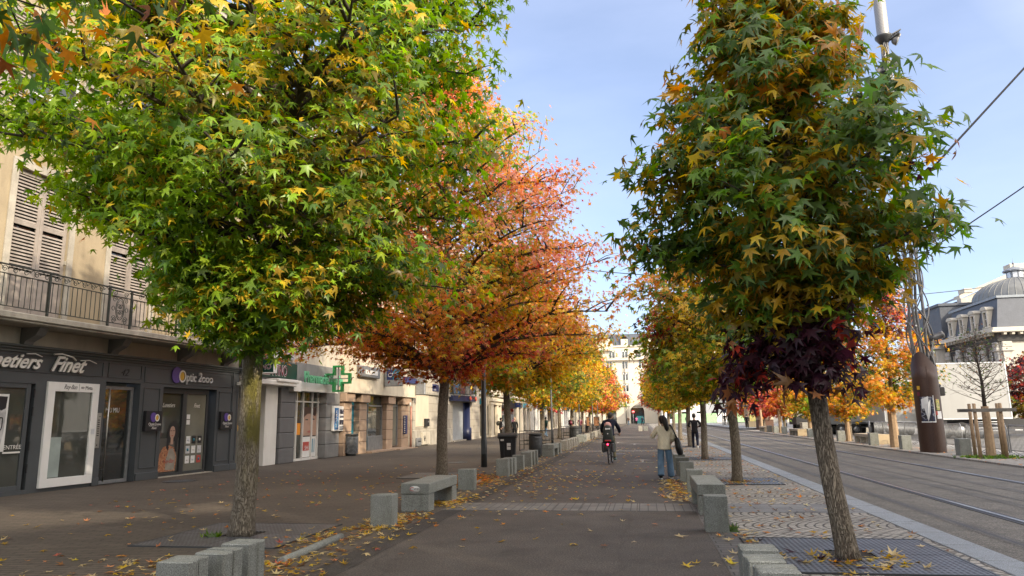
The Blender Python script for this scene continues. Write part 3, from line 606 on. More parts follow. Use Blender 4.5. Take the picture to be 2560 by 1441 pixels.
# guide rails of the tram in dark grooves, tyre-worn bands
M['railm'] = plain('worn_rail_steel', (.42, .42, .43), .28, metal=.8, var=.1)
M['seal'] = plain('dark_rail_sealant', (.022, .022, .024), .6, var=.2, scale=8)
M['worn'] = asphalt('dark_tyre_band', (.085, .079, .072), (.105, .098, .09), .1, True)
for rx in (5.6, 8.66):
    root = empty('tram_guide_rail', (rx, 100, 0)); tag(root, 'steel guide rail nearer the trees, set in a dark groove of the road' if rx < 6 else 'steel guide rail farther across the road, set in a dark groove', 'rail', 'guide rails in the tram road')
    b = MB(); b.box(-.13, .13, -112, 115, -.08, -.042); b.build('groove', M['seal'], root)
    b = MB(); b.box(-.035, .035, -112, 115, -.0415, -.03, .004); b.build('rail_head', M['railm'], root)
    for dx in (-.95, .95): sheet('tyre_band', rx+dx-.12, rx+dx+.12, -12, 215, -.046, M['worn'])
sheet('joint_line', 4.62, 4.66, -12, 215, -.0445, M['seal']); sheet('joint_line', 6.93, 6.955, -12, 215, -.0445, M['seal'])
# worn painted marking on the cycle path
M['paint'] = plain('worn_white_road_paint', (.30, .285, .26), .8, var=.5, scale=14)
def arrow(x, y, s):
    mb = MB(); z = .006
    for poly in ([(-.06, 0), (.06, 0), (.06, 1.3), (-.06, 1.3)], [(-.38, 1.15), (0, 1.75), (.38, 1.15), (.2, 1.15), (0, 1.42), (-.2, 1.15)], [(-.42, -.35), (.42, -.35), (.42, -.2), (-.42, -.2)]):
        mb.add([(x+a*s, y+b*s, z) for a, b in poly], [tuple(range(len(poly)))])
    return tag(mb.build('lane_marking', M['paint']), kind='structure')
arrow(-.12, 27.0, 1.0); arrow(-.6, 44, 1.0); arrow(-1.7, 47, 1.0)

def cover(x, y, r, lab):
    t = empty('manhole_cover', (x, y, 0), label=lab, cat='manhole cover', group='manhole covers in the pavement')
    mb = MB(); mb.lathe([(.001, .008), (r, .008), (r, .001)], 28, smooth=False); mb.build('lid', M['grate'], t); mb = MB(); mb.lathe([(r+.004, .002), (r+.004, .01), (r+.05, .01), (r+.05, .002)], 28, smooth=False); mb.build('ring', M['dark'], t)
def slotmat(name, base, slotw, pitch, rows, vertical):
    m, nt, bs = newmat(name); v = coords(nt); sp = N(nt, 'ShaderNodeSeparateXYZ'); L(nt, v, sp.inputs[0])
    fx = math_(nt, 'FRACT', math_(nt, 'DIVIDE', sp.outputs['X'], pitch)); ry = math_(nt, 'DIVIDE', sp.outputs['Y'], rows); fy = math_(nt, 'FRACT', ry)
    k = math_(nt, 'MULTIPLY', math_(nt, 'LESS_THAN', fx, slotw), math_(nt, 'LESS_THAN', fy, .72)) if rows < 5 else math_(nt, 'LESS_THAN', fx, slotw)
    n = noise(nt, v, 3, 5); o = mixc(nt, 1, base+(1,), ramp(nt, n, [(.3, .7), (.7, 1.25)]), 'MULTIPLY')
    L(nt, mixc(nt, k, o, (.008, .008, .008, 1)), bs.inputs['Base Color']); bs.inputs['Roughness'].default_value = .5; bs.inputs['Metallic'].default_value = .35
    bump(nt, bs, math_(nt, 'SUBTRACT', 1.0, k), .8, .01); return m
M['grate'] = slotmat('cast_iron_grate', (.13, .135, .15), .5, .06, .1, True); M['slats'] = slotmat('slatted_iron_grate', (.17, .18, .20), .5, .07, 9, False)
def grate(x, y, wx, wy, mat, label, hole=.24):
    root = empty('tree_grate', (x, y, 0), label=label, cat='tree grate', group='iron grates round the tree trunks')
    for sx in (-1, 1):
        for sy in (-1, 1):
            mb = MB(); x0, x1 = sorted((sx*.006, sx*wx/2)); y0, y1 = sorted((sy*.006, sy*wy/2))
            hx, hy = sx*hole, sy*hole
            if sx > 0: mb.box(hole, x1, y0, y1, .002, .016); mb.box(x0, hole, *sorted((hy, sy*wy/2)), .002, .016)
            else: mb.box(x0, -hole, y0, y1, .002, .016); mb.box(-hole, x1, *sorted((hy, sy*wy/2)), .002, .016)
            mb.build('grate_panel', mat, root)
    mb = MB(); t = .03
    for a in ((-wx/2-t, wx/2+t, -wy/2-t, -wy/2), (-wx/2-t, wx/2+t, wy/2, wy/2+t), (-wx/2-t, -wx/2, -wy/2, wy/2), (wx/2, wx/2+t, -wy/2, wy/2)): mb.box(*a, .001, .02)
    mb.build('frame', M['dark'], root)
    mb = MB(); mb.box(-hole, hole, -hole, hole, .001, .004); mb.build('soil', M['soil'], root)
    return root
M['soil'] = plain('dark_soil', (.03, .024, .018), .95, var=.4, scale=20, bumps=.8)
grate(2.3, 9.25, 2.15, 2.15, M['grate'], 'perforated iron grate around the leaning trunk in the right foreground')
grate(2.3, 18.95, 1.75, 1.75, M['slats'], 'slatted iron grate under the second tree of the right row')
grate(2.35, 28.9, 1.75, 1.75, M['slats'], 'slatted iron grate under the third tree of the right row')
grate(2.4, 40.6, 1.7, 1.7, M['slats'], 'slatted iron grate under the fourth tree of the right row')
grate(-5.9, 10.1, 2.1, 2.1, M['grate'], 'perforated iron grate around the mossy trunk on the left')
grate(-5.96, 21.1, 2.1, 2.1, M['grate'], 'perforated iron grate around the second trunk on the left')

cover(-13.4, 19.3, .42, 'round iron cover before the house number door'); cover(-9.2, 41, .35, 'round iron cover on the far left pavement before the roller shutter'); cover(-7.2, 27.5, .35, 'round iron cover left of the lamp post'); cover(-1.2, 33, .32, 'round iron cover in the brown path past the cyclist')
# fallen leaves
def litter(name, n, fx, label, size=.15, cols=None, flat=.12, zh=.01):
    p = fx(n); n = len(p); P = np.column_stack([p[:, 0], p[:, 1], (p[:, 2] if p.shape[1] > 2 else 0)+zh+rng.uniform(0, .012, n)])
    a = rng.uniform(0, 2*PI, n); tip = np.column_stack([np.cos(a), np.sin(a), rng.normal(0, flat, n)]); nr = np.column_stack([rng.normal(0, flat, n), rng.normal(0, flat, n), np.ones(n)])
    cols = cols or dict(ye=1.6, pc=3.2, go=2.4, og=1.0, br=1.3, sa=.3, cr=.1)
    c = CA[pick(cols, n)]*rng.normal(.95, .16, (n, 1)); cu = rng.uniform(-.5, .25, n)
    o = leaf_cloud(name, P, tip, nr, size*rng.uniform(.6, 1.15, n)*.58, cu, np.clip(c, .01, .8)); tag(o, label, 'fallen leaves', kind='stuff'); return o
U = lambda a, b, n: rng.uniform(a, b, n); G = lambda m_, s, n: rng.normal(m_, s, n)
def band(x, s, y0, y1, pw=1.0):
    return lambda n: np.column_stack([G(x, s, n), y0+(y1-y0)*rng.random(n)**pw])
litter('fallen_leaves', 430, band(-4.35, .45, 6.2, 10.9), 'drift of yellow leaves along the kerb beside the mossy trunk')
litter('fallen_leaves', 260, band(-5.3, .8, 6.4, 8.2), 'thick patch of yellow leaves left of the three granite blocks')
litter('fallen_leaves', 300, lambda n: np.column_stack([G(-4.15, .22, n), G(11.6, .5, n)]), 'leaves gathered between the lone block and the bench')
litter('fallen_leaves', 240, lambda n: np.column_stack([G(-3.95, .22, n), G(14.2, .5, n)]), 'orange leaves caught under the granite bench')
litter('fallen_leaves', 1500, lambda n: np.column_stack([G(-4.8, .35, n), G(18.8, .75, n), np.abs(G(0, .05, n))]), 'deep heap of rust orange leaves between the lamp post and the lone block', cols=dict(og=2, br=3, go=1.6, sa=.8))
litter('fallen_leaves', 330, band(-4.0, .45, 15, 26), 'leaves strewn along the left edge of the path')
litter('fallen_leaves', 300, band(-4.0, .35, 26, 60), 'leaves along the far left edge of the path')
litter('fallen_leaves', 330, lambda n: np.column_stack([U(-3.4, .8, n), 9+31*rng.random(n)**.75]), 'scattered leaves on the brown path')
litter('fallen_leaves', 210, lambda n: np.column_stack([G(-2.4, .9, n), G(18.5, 2.6, n)]), 'leaves on the left half of the path beyond the cross band')
litter('fallen_leaves', 260, lambda n: np.column_stack([U(-12, -5, n), G(17.5, 4, n)]), 'scattered leaves on the left brick pavement', cols=dict(go=2, og=2, cr=1.2, sa=1, ye=1))
litter('fallen_leaves', 60, lambda n: np.column_stack([U(-10, -6.4, n), U(7.5, 14, n)]), 'few leaves on the bricks behind the mossy trunk')
litter('fallen_leaves', 300, lambda n: np.column_stack([G(.62, .16, n), U(14.5, 19.5, n)]), 'band of leaves along the right granite blocks')
litter('fallen_leaves', 260, lambda n: np.column_stack([U(.9, 3.5, n), 9.5+14*rng.random(n)]), 'leaves on the fan cobbles', cols=dict(pc=2.5, og=1.2, br=2.6, go=1.5))
litter('fallen_leaves', 70, lambda n: np.column_stack([G(2.2, .4, n), G(8.8, .3, n)]), 'large yellow leaves on the grate by the leaning trunk', size=.2, cols=dict(ye=2, pc=2, go=1.4, og=.6, bu=.6))
litter('fallen_leaves', 26, lambda n: np.column_stack([G(1.1, .35, n), U(8.2, 11, n)]), 'yellow and crimson leaves beside the right foreground blocks', size=.2, cols=dict(ye=2, pc=2, bu=.8, og=.6))
litter('fallen_leaves', 110, lambda n: np.column_stack([G(2.2, .35, n), G(18.8, .35, n)]), 'leaves at the foot of the second right hand tree')
litter('fallen_leaves', 500, lambda n: np.column_stack([U(.9, 3.5, n), U(24, 60, n)]), 'leaves on the far cobbles', cols=dict(go=2, og=2, br=3))
litter('fallen_leaves', 500, lambda n: np.column_stack([G(12, .5, n), U(24, 75, n)]), 'brown leaves on the far pavement', cols=dict(og=2, br=3, sa=1))
def grass(x, y, n, s, label):
    P = np.column_stack([G(x, s, n), G(y, s*.8, n), np.zeros(n)]); a = rng.uniform(0, 6.28, n)
    return tag(leaf_cloud('grass', P, np.column_stack([np.cos(a)*.6, np.sin(a)*.6, np.ones(n)]), np.column_stack([np.cos(a), np.sin(a), np.zeros(n)]), U(.05, .13, n), U(0, .3, n), CA[pick(dict(gr=2, dk=2, li=.4), n)]), label, 'grass', kind='stuff')
grass(12.1, 28.4, 700, .38, 'green weeds around the feet of the staked bare tree')
grass(-6.22, 9.85, 18, .05, 'small weeds at the foot of the mossy trunk'); grass(1.16, 10.95, 22, .05, 'weeds at the foot of the right hand block')
# ---------------------------------------------------------------- granite blocks and benches
def worn_block(mb, x0, x1, y0, y1, z0, z1):
    o = len(mb.v); mb.box(x0, x1, y0, y1, z0, z1, random.uniform(.008, .016))
    for i in range(o, len(mb.v)):
        x, y, z = mb.v[i]; k = .012 if random.random() < .15 else .004
        mb.v[i] = (x-math.copysign(random.random()*k, x-(x0+x1)/2), y-math.copysign(random.random()*k, y-(y0+y1)/2), z-(random.random()*k if z > .3 else 0))
GB = 'granite blocks edging the path'
def block(x, y, lab, w=.36, d=.30, hgt=.49, rz=None, mat='granite', groove=True):
    """upright rectangular granite block of two slabs with a vertical joint"""
    mb = MB(); hgt += random.uniform(-.012, .012); rz = random.uniform(-.05, .05) if rz is None else rz
    worn_block(mb, -w/2, w/2, -d/2, d/2, -.02, hgt)
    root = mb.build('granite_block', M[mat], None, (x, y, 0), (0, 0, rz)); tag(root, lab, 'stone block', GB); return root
def pair(x, y, lab, rz=0.0):
    root = empty('granite_block', (x, y, 0), rz, label=lab, cat='stone block', group=GB)
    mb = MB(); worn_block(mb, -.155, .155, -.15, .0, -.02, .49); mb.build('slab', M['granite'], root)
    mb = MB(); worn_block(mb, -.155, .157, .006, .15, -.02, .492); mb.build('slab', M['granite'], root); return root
def bench(x, y, lab, wx=.54, ly=2.0, badge=False, rz=0, hgt=.50):
    root = empty('granite_bench', (x, y, 0), rz, label=lab, cat='bench', group='granite benches along the path')
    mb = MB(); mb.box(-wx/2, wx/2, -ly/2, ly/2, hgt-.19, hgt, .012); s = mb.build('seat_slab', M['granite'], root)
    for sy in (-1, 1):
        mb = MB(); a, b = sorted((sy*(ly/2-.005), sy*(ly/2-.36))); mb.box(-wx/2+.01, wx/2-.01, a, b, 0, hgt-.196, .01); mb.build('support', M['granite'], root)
    if badge:
        mb = MB(); mb.lathe([(.001, .004), (.1, .003), (.1, 0)], 24, T=Matrix.Translation((0, -ly/2-.001, hgt-.1)) @ Matrix.Rotation(PI/2, 4, 'X') @ Matrix.Diagonal((1, .55, 1, 1))); b = mb.build('round_badge', M['paper'], s)
        mb = MB(); pts = [(-.075+.045*math.cos(t), -ly/2-.007, hgt-.1+.02+.03*math.sin(t)) for t in [R(k) for k in range(60, 330, 30)]]; mb.tube([(p[0]+.03, p[1], p[2]-.02) for p in pts], .007, 5); mb.build('red_arc', M['red'], s)
        text('wifi_lettering', 'WIFI', .055, M['black'], s, (-.02, -ly/2-.006, hgt-.115), rz=0, extrude=.002)
    return root
# left side, nearest first (the three at the bottom edge touch)
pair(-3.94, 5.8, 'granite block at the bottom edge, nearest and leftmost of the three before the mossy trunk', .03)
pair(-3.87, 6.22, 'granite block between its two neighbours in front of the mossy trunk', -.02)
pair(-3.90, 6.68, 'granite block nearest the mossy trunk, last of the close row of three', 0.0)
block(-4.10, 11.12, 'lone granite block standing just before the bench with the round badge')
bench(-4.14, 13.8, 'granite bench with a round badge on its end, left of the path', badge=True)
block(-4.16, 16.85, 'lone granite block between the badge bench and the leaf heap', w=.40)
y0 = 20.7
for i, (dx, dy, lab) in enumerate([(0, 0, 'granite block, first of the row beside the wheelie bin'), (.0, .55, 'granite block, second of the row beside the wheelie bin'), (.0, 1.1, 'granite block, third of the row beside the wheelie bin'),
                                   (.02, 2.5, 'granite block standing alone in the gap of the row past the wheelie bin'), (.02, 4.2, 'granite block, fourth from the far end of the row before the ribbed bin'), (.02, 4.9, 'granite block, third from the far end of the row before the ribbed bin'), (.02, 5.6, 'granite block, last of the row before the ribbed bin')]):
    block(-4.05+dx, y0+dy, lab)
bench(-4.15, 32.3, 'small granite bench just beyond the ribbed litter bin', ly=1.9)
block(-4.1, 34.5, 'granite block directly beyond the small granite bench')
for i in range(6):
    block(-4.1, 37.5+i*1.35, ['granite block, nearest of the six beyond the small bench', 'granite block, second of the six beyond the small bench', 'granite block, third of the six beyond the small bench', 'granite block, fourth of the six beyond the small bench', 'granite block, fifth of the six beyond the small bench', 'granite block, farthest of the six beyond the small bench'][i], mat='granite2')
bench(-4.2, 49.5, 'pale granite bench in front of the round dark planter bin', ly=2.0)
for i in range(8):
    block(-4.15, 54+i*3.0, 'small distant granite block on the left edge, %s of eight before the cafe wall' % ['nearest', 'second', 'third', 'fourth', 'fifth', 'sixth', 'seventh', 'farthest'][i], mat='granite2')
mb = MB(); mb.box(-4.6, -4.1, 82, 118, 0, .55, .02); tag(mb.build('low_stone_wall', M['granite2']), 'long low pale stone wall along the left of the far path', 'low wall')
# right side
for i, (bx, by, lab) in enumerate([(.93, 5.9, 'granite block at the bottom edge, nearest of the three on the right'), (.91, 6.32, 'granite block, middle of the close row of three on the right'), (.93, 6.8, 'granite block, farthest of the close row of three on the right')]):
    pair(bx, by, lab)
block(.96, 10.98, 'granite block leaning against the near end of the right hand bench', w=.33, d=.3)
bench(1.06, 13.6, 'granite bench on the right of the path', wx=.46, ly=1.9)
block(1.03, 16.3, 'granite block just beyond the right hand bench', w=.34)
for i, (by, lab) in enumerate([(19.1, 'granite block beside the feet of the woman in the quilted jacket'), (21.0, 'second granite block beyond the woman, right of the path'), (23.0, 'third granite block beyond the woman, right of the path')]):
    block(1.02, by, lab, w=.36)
mb = MB(); mb.prism([(0, 0), (1.5, 0), (1.5, .25), (.0, .55)], 'x', 0, .5)
o = mb.build('stone_ramp', M['granite'], None, (.0, 88, 0)); tag(o, 'sloping stone ramp edge beside the farthest trees', 'ramp')
mb = MB(); mb.prism([(0, 0), (.45, 0), (.45, .9), (0, .9)], 'z', 0, .62); tag(mb.build('stone_block', M['granite2'], None, (-.6, 86, 0)), 'pale upright stone at the end of the ramp edge, mid path', 'stone block', GB)
# low round kerb pieces lying by the tree pits
def kerbpiece(x, y0, y1, lab):
    mb = MB(); mb.tube([(0, 0, .0), (-.02, (y1-y0)/2, .005), (-.05, y1-y0, 0)], .055, 10); tag(mb.build('low_kerb_stone', M['granite'], None, (x, y0, .015)), lab, 'kerb stone')
kerbpiece(-4.26, 8.15, 9.95, 'low rounded kerb stone right of the mossy trunk'); kerbpiece(-4.3, 17.6, 19.2, 'low rounded kerb stone beside the leaf heap')

# ---------------------------------------------------------------- lamp posts, bins, hoops
def lamp(x, y, lab, hgt=7.5, r=.075):
    root = empty('street_lamp', (x, y, 0), label=lab, cat='street lamp', group='slim dark lamp posts')
    mb = MB(); mb.tube([(0, 0, 0), (0, 0, .9), (0, 0, .95), (0, 0, hgt)], [r, r, r*.9, r*.6], 14); mb.build('post', M['dark'], root)
    mb = MB(); mb.box(-.07, .07, -r-.012, -r+.02, .45, .95, .004); mb.build('access_door', M['dark'], root)
    mb = MB(); mb.tube([(0, 0, hgt-.1), (.5, 0, hgt+.25), (1.1, 0, hgt+.3)], .035, 8); mb.build('arm', M['dark'], root)
    mb = MB(); mb.box(.9, 1.5, -.13, .13, hgt+.26, hgt+.34, .02); mb.build('lamp_head', M['dark'], root); return root
lamp(-5.52, 24.8, 'dark lamp post between the leaf heap and the wheelie bin', r=.105)
lamp(-5.4, 43.0, 'grey lamp post between the bicycle hoops', hgt=7, r=.07); lamp(-5.4, 62.0, 'thin lamp post beyond the bicycle hoops', hgt=7, r=.06)
lamp(-5.5, 80, 'distant thin lamp post by the orange-lettered board', hgt=7, r=.06); lamp(-5.1, 83, 'distant thin lamp post right of the orange-lettered board', hgt=7, r=.06)
def wheelie(x, y):
    root = empty('wheelie_bin', (x, y, 0), .12, label='tall black wheelie bin with a white sticker, between lamp post and tree', cat='wheelie bin')
    mb = MB(); a, b = .25, .34; c, d = .31, .40
    vs = [(-a, -b, .1), (a, -b, .1), (a, b, .1), (-a, b, .1), (-c, -d, 1.0), (c, -d, 1.0), (c, d, 1.0), (-c, d, 1.0)]
    mb.add(vs, [(3, 2, 1, 0), (4, 5, 6, 7), (0, 1, 5, 4), (1, 2, 6, 5), (2, 3, 7, 6), (3, 0, 4, 7)]); mb.box(-.34, .34, -.43, .43, .95, 1.0, .01)
    for q in (-.14, .14): mb.box(q-.02, q+.02, -.4, -.33, .2, .95, .005)
    bdy = mb.build('body', M['black'], root)
    mb = MB(); mb.prism([(-.46, 1.005), (.46, 1.005), (.44, 1.07), (.2, 1.12), (-.25, 1.12), (-.44, 1.06)], 'x', -.355, .355); mb.build('lid', M['dark'], root)
    mb = MB(); mb.tube([(-.3, .47, 1.0), (.3, .47, 1.0)], .018, 8); mb.build('handle', M['black'], root)
    for s in (-1, 1):
        mb = MB(); mb.tube([(s*.26, .32, .1), (s*.32, .32, .1)], .1, 16, smooth=False); mb.build('wheel', M['black'], root)
    mb = MB(); mb.box(-.02, .16, -.412, -.404, .52, .76, .002, T=Matrix.Translation((0, .018, 0))); st = mb.build('sticker', M['paper'], bdy)
    mb = MB(); mb.box(.0, .14, -.4, -.396, .63, .65, T=Matrix.Translation((0, .0, 0))); mb.build('sticker_print', M['black'], st)
    mb = MB(); mb.box(-.25, -.13, -.412, -.408, .84, .9); mb.build('sticker', M['paper'], bdy)
wheelie(-5.0, 26.6)
def litterbin(x, y, lab, r=.27, hgt=1.0):
    root = empty('litter_bin', (x, y, 0), label=lab, cat='litter bin', group='round litter bins with curved ribs')
    mb = MB(); mb.lathe([(.02, .1), (r, .1), (r, hgt-.1), (r-.02, hgt-.1)], 28); mb.build('body', M['dark'], root)
    mb = MB()
    for k in range(13):
        z = .16+k*(hgt-.32)/12; pts = [(1.04*r*math.cos(a), 1.04*r*math.sin(a), z+.05*math.sin(a*2)) for a in [2*PI*q/24 for q in range(25)]]
        mb.tube(pts, .011, 5, caps=False)
    mb.build('ribs', M['galv'] if 'facade' in lab else M['dark'], root)
    mb = MB(); mb.lathe([(r*.62, hgt), (r*1.05, hgt), (r*1.07, hgt-.03), (r*1.05, hgt-.09), (r*.9, hgt-.09)], 28); mb.build('rim', M['dark'], root)
    mb = MB(); mb.lathe([(.02, .0), (r*.8, 0), (r*.8, .1), (.02, .1)], 20); mb.build('foot', M['dark'], root); return root
litterbin(-14.1, 33.4, 'ribbed round litter bin against the tan bank facade', r=.36, hgt=1.05)
litterbin(-4.63, 31.0, 'ribbed dark litter bin at the path edge before the small bench', r=.27, hgt=1.0)
litterbin(-4.9, 52.5, 'wide dark bin behind the pale granite bench', r=.42, hgt=1.0)
def hoops(x, y, lab):
    root = empty('bicycle_rack', (x, y, 0), label=lab, cat='bike rack', group='dark barred bicycle racks')
    for k in range(2):
        mb = MB(); yy = k*1.4
        mb.tube([(-.8, yy, 0), (-.8, yy, 1.0), (.8, yy, 1.0), (.8, yy, 0)], .022, 6); mb.tube([(-.8, yy, .5), (.8, yy, .5)], .018, 6); mb.tube([(-.8, yy, .3), (.8, yy, .3)], .014, 6)
        for q in (-.4, 0, .4): mb.tube([(q, yy, .3), (q, yy, 1.0)], .012, 5)
        mb.build('hoop', M['dark'], root)
    mb = MB(); mb.tube([(-.8, 0, .02), (-.8, 1.4, .02)], .02, 6); mb.tube([(.8, 0, .02), (.8, 1.4, .02)], .02, 6); mb.build('rail', M['dark'], root)
hoops(-5.6, 37.3, 'dark bicycle rack between the two trunks beyond the small bench'); hoops(-5.5, 56, 'dark bicycle rack farther down the left row')
M['orangerow'] = plain('salmon_lettering', (.45, .2, .08), .6)
def board(x, y):
    root = empty('menu_board', (x, y, 0), label='dark double board with rows of orange lettering, down the left row', cat='notice board')
    for k, (dx, hw) in enumerate(((-.55, .2), (.35, .32))):
        mb = MB(); mb.box(dx-hw, dx+hw, -.04, .04, .75, 1.75, .02); f = mb.build('panel', M['dark'], root)
        for r_ in range(7): mb = MB(); mb.box(dx-hw+.05, dx+hw-.05-(r_ % 3)*.04, -.05, -.042, .82+r_*.125, .89+r_*.125); mb.build('text_row', M['orangerow'], f)
    for dx in (-.85, -.1, .75): mb = MB(); mb.tube([(dx, 0, 0), (dx, 0, 1.9)], .05 if dx == -.1 else .03, 8); mb.build('post', M['dark'], root)
board(-5.3, 78)

# ---------------------------------------------------------------- crowd barriers
def make_barrier():
    root = empty('crowd_barrier', (0, 0, 0)); g = M['galv']; w_, hh = 2.05, 1.1
    mb = MB(); mb.tube([(0, -w_/2, .12), (0, -w_/2, hh-.12), (0, -w_/2+.12, hh), (0, w_/2-.12, hh), (0, w_/2, hh-.12), (0, w_/2, .12)], .021, 7); mb.tube([(0, -w_/2, .2), (0, w_/2, .2)], .018, 6); mb.build('frame', g, root)
    mb = MB()
    for k in range(1, 19): yy = -w_/2+w_*k/19; mb.tube([(0, yy, .2), (0, yy, hh-.005)], .009, 4)
    mb.build('bars', g, root)
    for s in (-1, 1):
        mb = MB(); yy = s*(w_/2-.18); mb.tube([(-.3, yy, .015), (0, yy, .2), (.3, yy, .015)], .014, 5); mb.build('foot', g, root)
    return root
bar0 = make_barrier(); first = True
bl = []
px_, py_ = 12.75, 22.6
path_ = [(12.95, 22.0), (13.0, 24.15), (13.02, 26.3), (13.1, 28.45), (13.3, 30.6), (13.45, 32.7), (13.4, 34.9), (13.55, 37.0), (13.7, 39.2), (13.9, 41.4), (14.0, 43.5), (14.1, 45.7), (14.2, 47.8), (14.3, 50.0), (14.9, 52.0)]
ORD = ['nearest', 'second', 'third', 'fourth', 'fifth', 'sixth', 'seventh', 'eighth', 'ninth', 'tenth', 'eleventh', 'twelfth', 'thirteenth', 'fourteenth', 'farthest']
for i, (bx, by) in enumerate(path_):
    o = bar0 if i == 0 else copy_tree(bar0)
    j = min(i, len(path_)-2); d = Vector(path_[j+1])-Vector(path_[j]); o.location = (bx, by, 0); o.rotation_euler = (0, 0, math.atan2(d.y, d.x)-PI/2+random.uniform(-.05, .05))
    tag(o, 'galvanised crowd barrier, %s from the camera in the line beyond the tram road' % ORD[i], 'crowd barrier', 'crowd barriers closing off the plaza')

# wooden slat benches and blocks on the far pavement
M['wood'] = plain('greyed_wood', (.34, .29, .22), .8, var=.2, scale=6, grime=.2); M['woodw'] = banded('pale_wood_slats', (.50, .40, .26), .12, .012, .4, horizontal=False, rough=.8)
M['stake'] = plain('rough_pine_stake', (.36, .25, .15), .85, var=.25, scale=12, grime=.25)
M['stakegrey'] = plain('weathered_grey_timber', (.15, .135, .115), .85, var=.25, scale=8)
def slatbench(x, y, lab, k=1.0):
    root = empty('slatted_bench', (x, y, 0), label=lab, cat='bench', group='slatted benches across the tram road')
    mb = MB(); mb.box(-.45, .45, -1.7*k, 1.7*k, .34, .5, .01); mb.build('seat', M['wood'], root)
    for yy in (-1.62*k, -.6*k, .55*k, 1.62*k): mb = MB(); mb.box(-.42, .42, yy-.06, yy+.06, 0, .335); mb.build('leg', M['granite2'], root)
    mb = MB(); mb.box(-.47, .47, -1.77*k, -1.71*k, 0, .51, .005); mb.build('end_panel', M['woodw'], root)  # paler wood than the seat: sunlight on this end put into the colour
slatbench(12.35, 43.0, 'slatted bench lit by the sun beside the crowd barriers'); slatbench(12.1, 60.5, 'smaller slatted bench farther off across the tram road'); slatbench(12.1, 76, 'distant slatted bench across the tram road')
FB = 'granite blocks across the tram road'
for bx, by, lab in [(11.85, 30.1, 'granite block between the rusty mast and the staked tree'), (11.5, 35.2, 'granite block left of the rusty mast foot'), (11.55, 39.9, 'granite block at the near end of the sunlit slatted bench'), (11.6, 46.3, 'granite block at the far end of the sunlit slatted bench'),
                    (11.7, 51.5, 'granite block two places beyond the sunlit slatted bench'), (11.8, 55.2, 'granite block beside the pale bark stake'), (11.8, 65, 'granite block beside the far slatted bench'), (11.8, 69, 'one of the distant granite blocks across the road, nearer'), (11.9, 73, 'one of the distant granite blocks across the road, farther')]:
    o = block(bx, by, lab, w=.42, d=.42, hgt=.62); o['group'] = FB
# trunk sleeves and stakes
def stake(x, y, hgt, lab, r=.1, parent=None, mat='stake'):
    mb = MB(); mb.tube([(0, 0, 0), (.0, 0, hgt*.5), (random.uniform(-.04, .04), .02, hgt)], [r*1.15, r, r*.92], 9, smooth=False); return tag(mb.build('tree_stake', M[mat], None, (x, y, 0)), lab, 'tree stake', 'rough wooden stakes beside the far trees')
stake(11.86, 37.66, 2.0, 'rough reddish wooden sleeve round the trunk beside the rusty mast', .2)
stake(12.0, 46.2, 2.4, 'pale split stake behind the slatted bench', .13); stake(12.2, 57.0, 2.6, 'pale stake by the second far tree', .14); stake(12.3, 69.5, 2.2, 'stake at the low rusty red tree', .14); stake(12.6, 82, 2.2, 'most distant stake across the road', .14)
def bare_tree():
    root = empty('staked_bare_tree', (12.05, 28.4, 0), label='nearly leafless young tree held in a frame of four wooden posts', cat='tree')
    mb = MB(); mb.tube([(0, 0, 1.6), (.02, 0, 2.6), (-.05, 0, 3.6), (.0, 0, 4.7)], [.075, .055, .03, .006], 8); mb.build('trunk', M['twig'], root)
    mb = MB(); mb.tube([(0, 0, 0), (.02, 0, .9), (0, 0, 1.8)], [.16, .14, .12], 9, smooth=False); mb.build('trunk_wrap', M['stake'], root)
    rs = random.Random(4); mb = MB(); tips = []
    for k in range(52):
        z = 1.9+2.5*k/52; a = k*2.4+rs.uniform(-.3, .3); Lb = (1.5-.85*k/52)*rs.uniform(.6, 1.1); p = Vector((0, 0, z)); d = Vector((math.cos(a), math.sin(a), rs.uniform(.15, .9))).normalized()
        e = p+d*Lb; m_ = p+d*Lb*.5+Vector((0, 0, -.05)); mb.tube([p, m_, e], [.018, .012, .004], 4, caps=False)
        for q in range(7):
            t = rs.uniform(.3, 1); s = p.lerp(e, t); dd = Vector((rs.uniform(-1, 1), rs.uniform(-1, 1), rs.uniform(-.2, .8))).normalized()*rs.uniform(.15, .45); mb.tube([s, s+dd*.5+Vector((0, 0, .02)), s+dd], [.007, .005, .002], 3, caps=False); tips.append(tuple(s+dd))
    mb.build('branches', plain('pale_twig_bark', (.14, .115, .09), .9, var=.2), root)
    n = 300; T_ = np.array(tips); P = T_[rng.integers(0, len(T_), n)]+rng.normal(0, .07, (n, 3)); P[:, 0] -= .0
    leaf_cloud('leaves', P, rng.normal(0, 1, (n, 3))+np.array([0, 0, -.6]), rng.normal(0, 1, (n, 3)), U(.04, .085, n), U(0, .4, n), CA[pick(dict(dk=3, bu=1, br=1, ol=1), n)], root)
    fr = empty('support_frame', (0, 0, 0)); fr.parent = root
    for dx, dy in ((-.55, -.5), (-.3, .5), (.3, -.45), (.62, .5)):
        mb = MB(); mb.tube([(dx, dy, 0), (dx, dy, 1.9)], [.062, .055], 9); mb.build('post', M['stake'], fr)
    for dy in (-.56, .58): mb = MB(); mb.box(-.68, .75, dy-.02, dy+.02, 1.6, 1.72, .004); mb.build('crossbar', M['stakegrey'], fr)
    for dx in (-.63, .7): mb = MB(); mb.box(dx-.02, dx+.02, -.5, .5, 1.62, 1.7); mb.build('crossbar', M['stakegrey'], fr)
bare_tree()

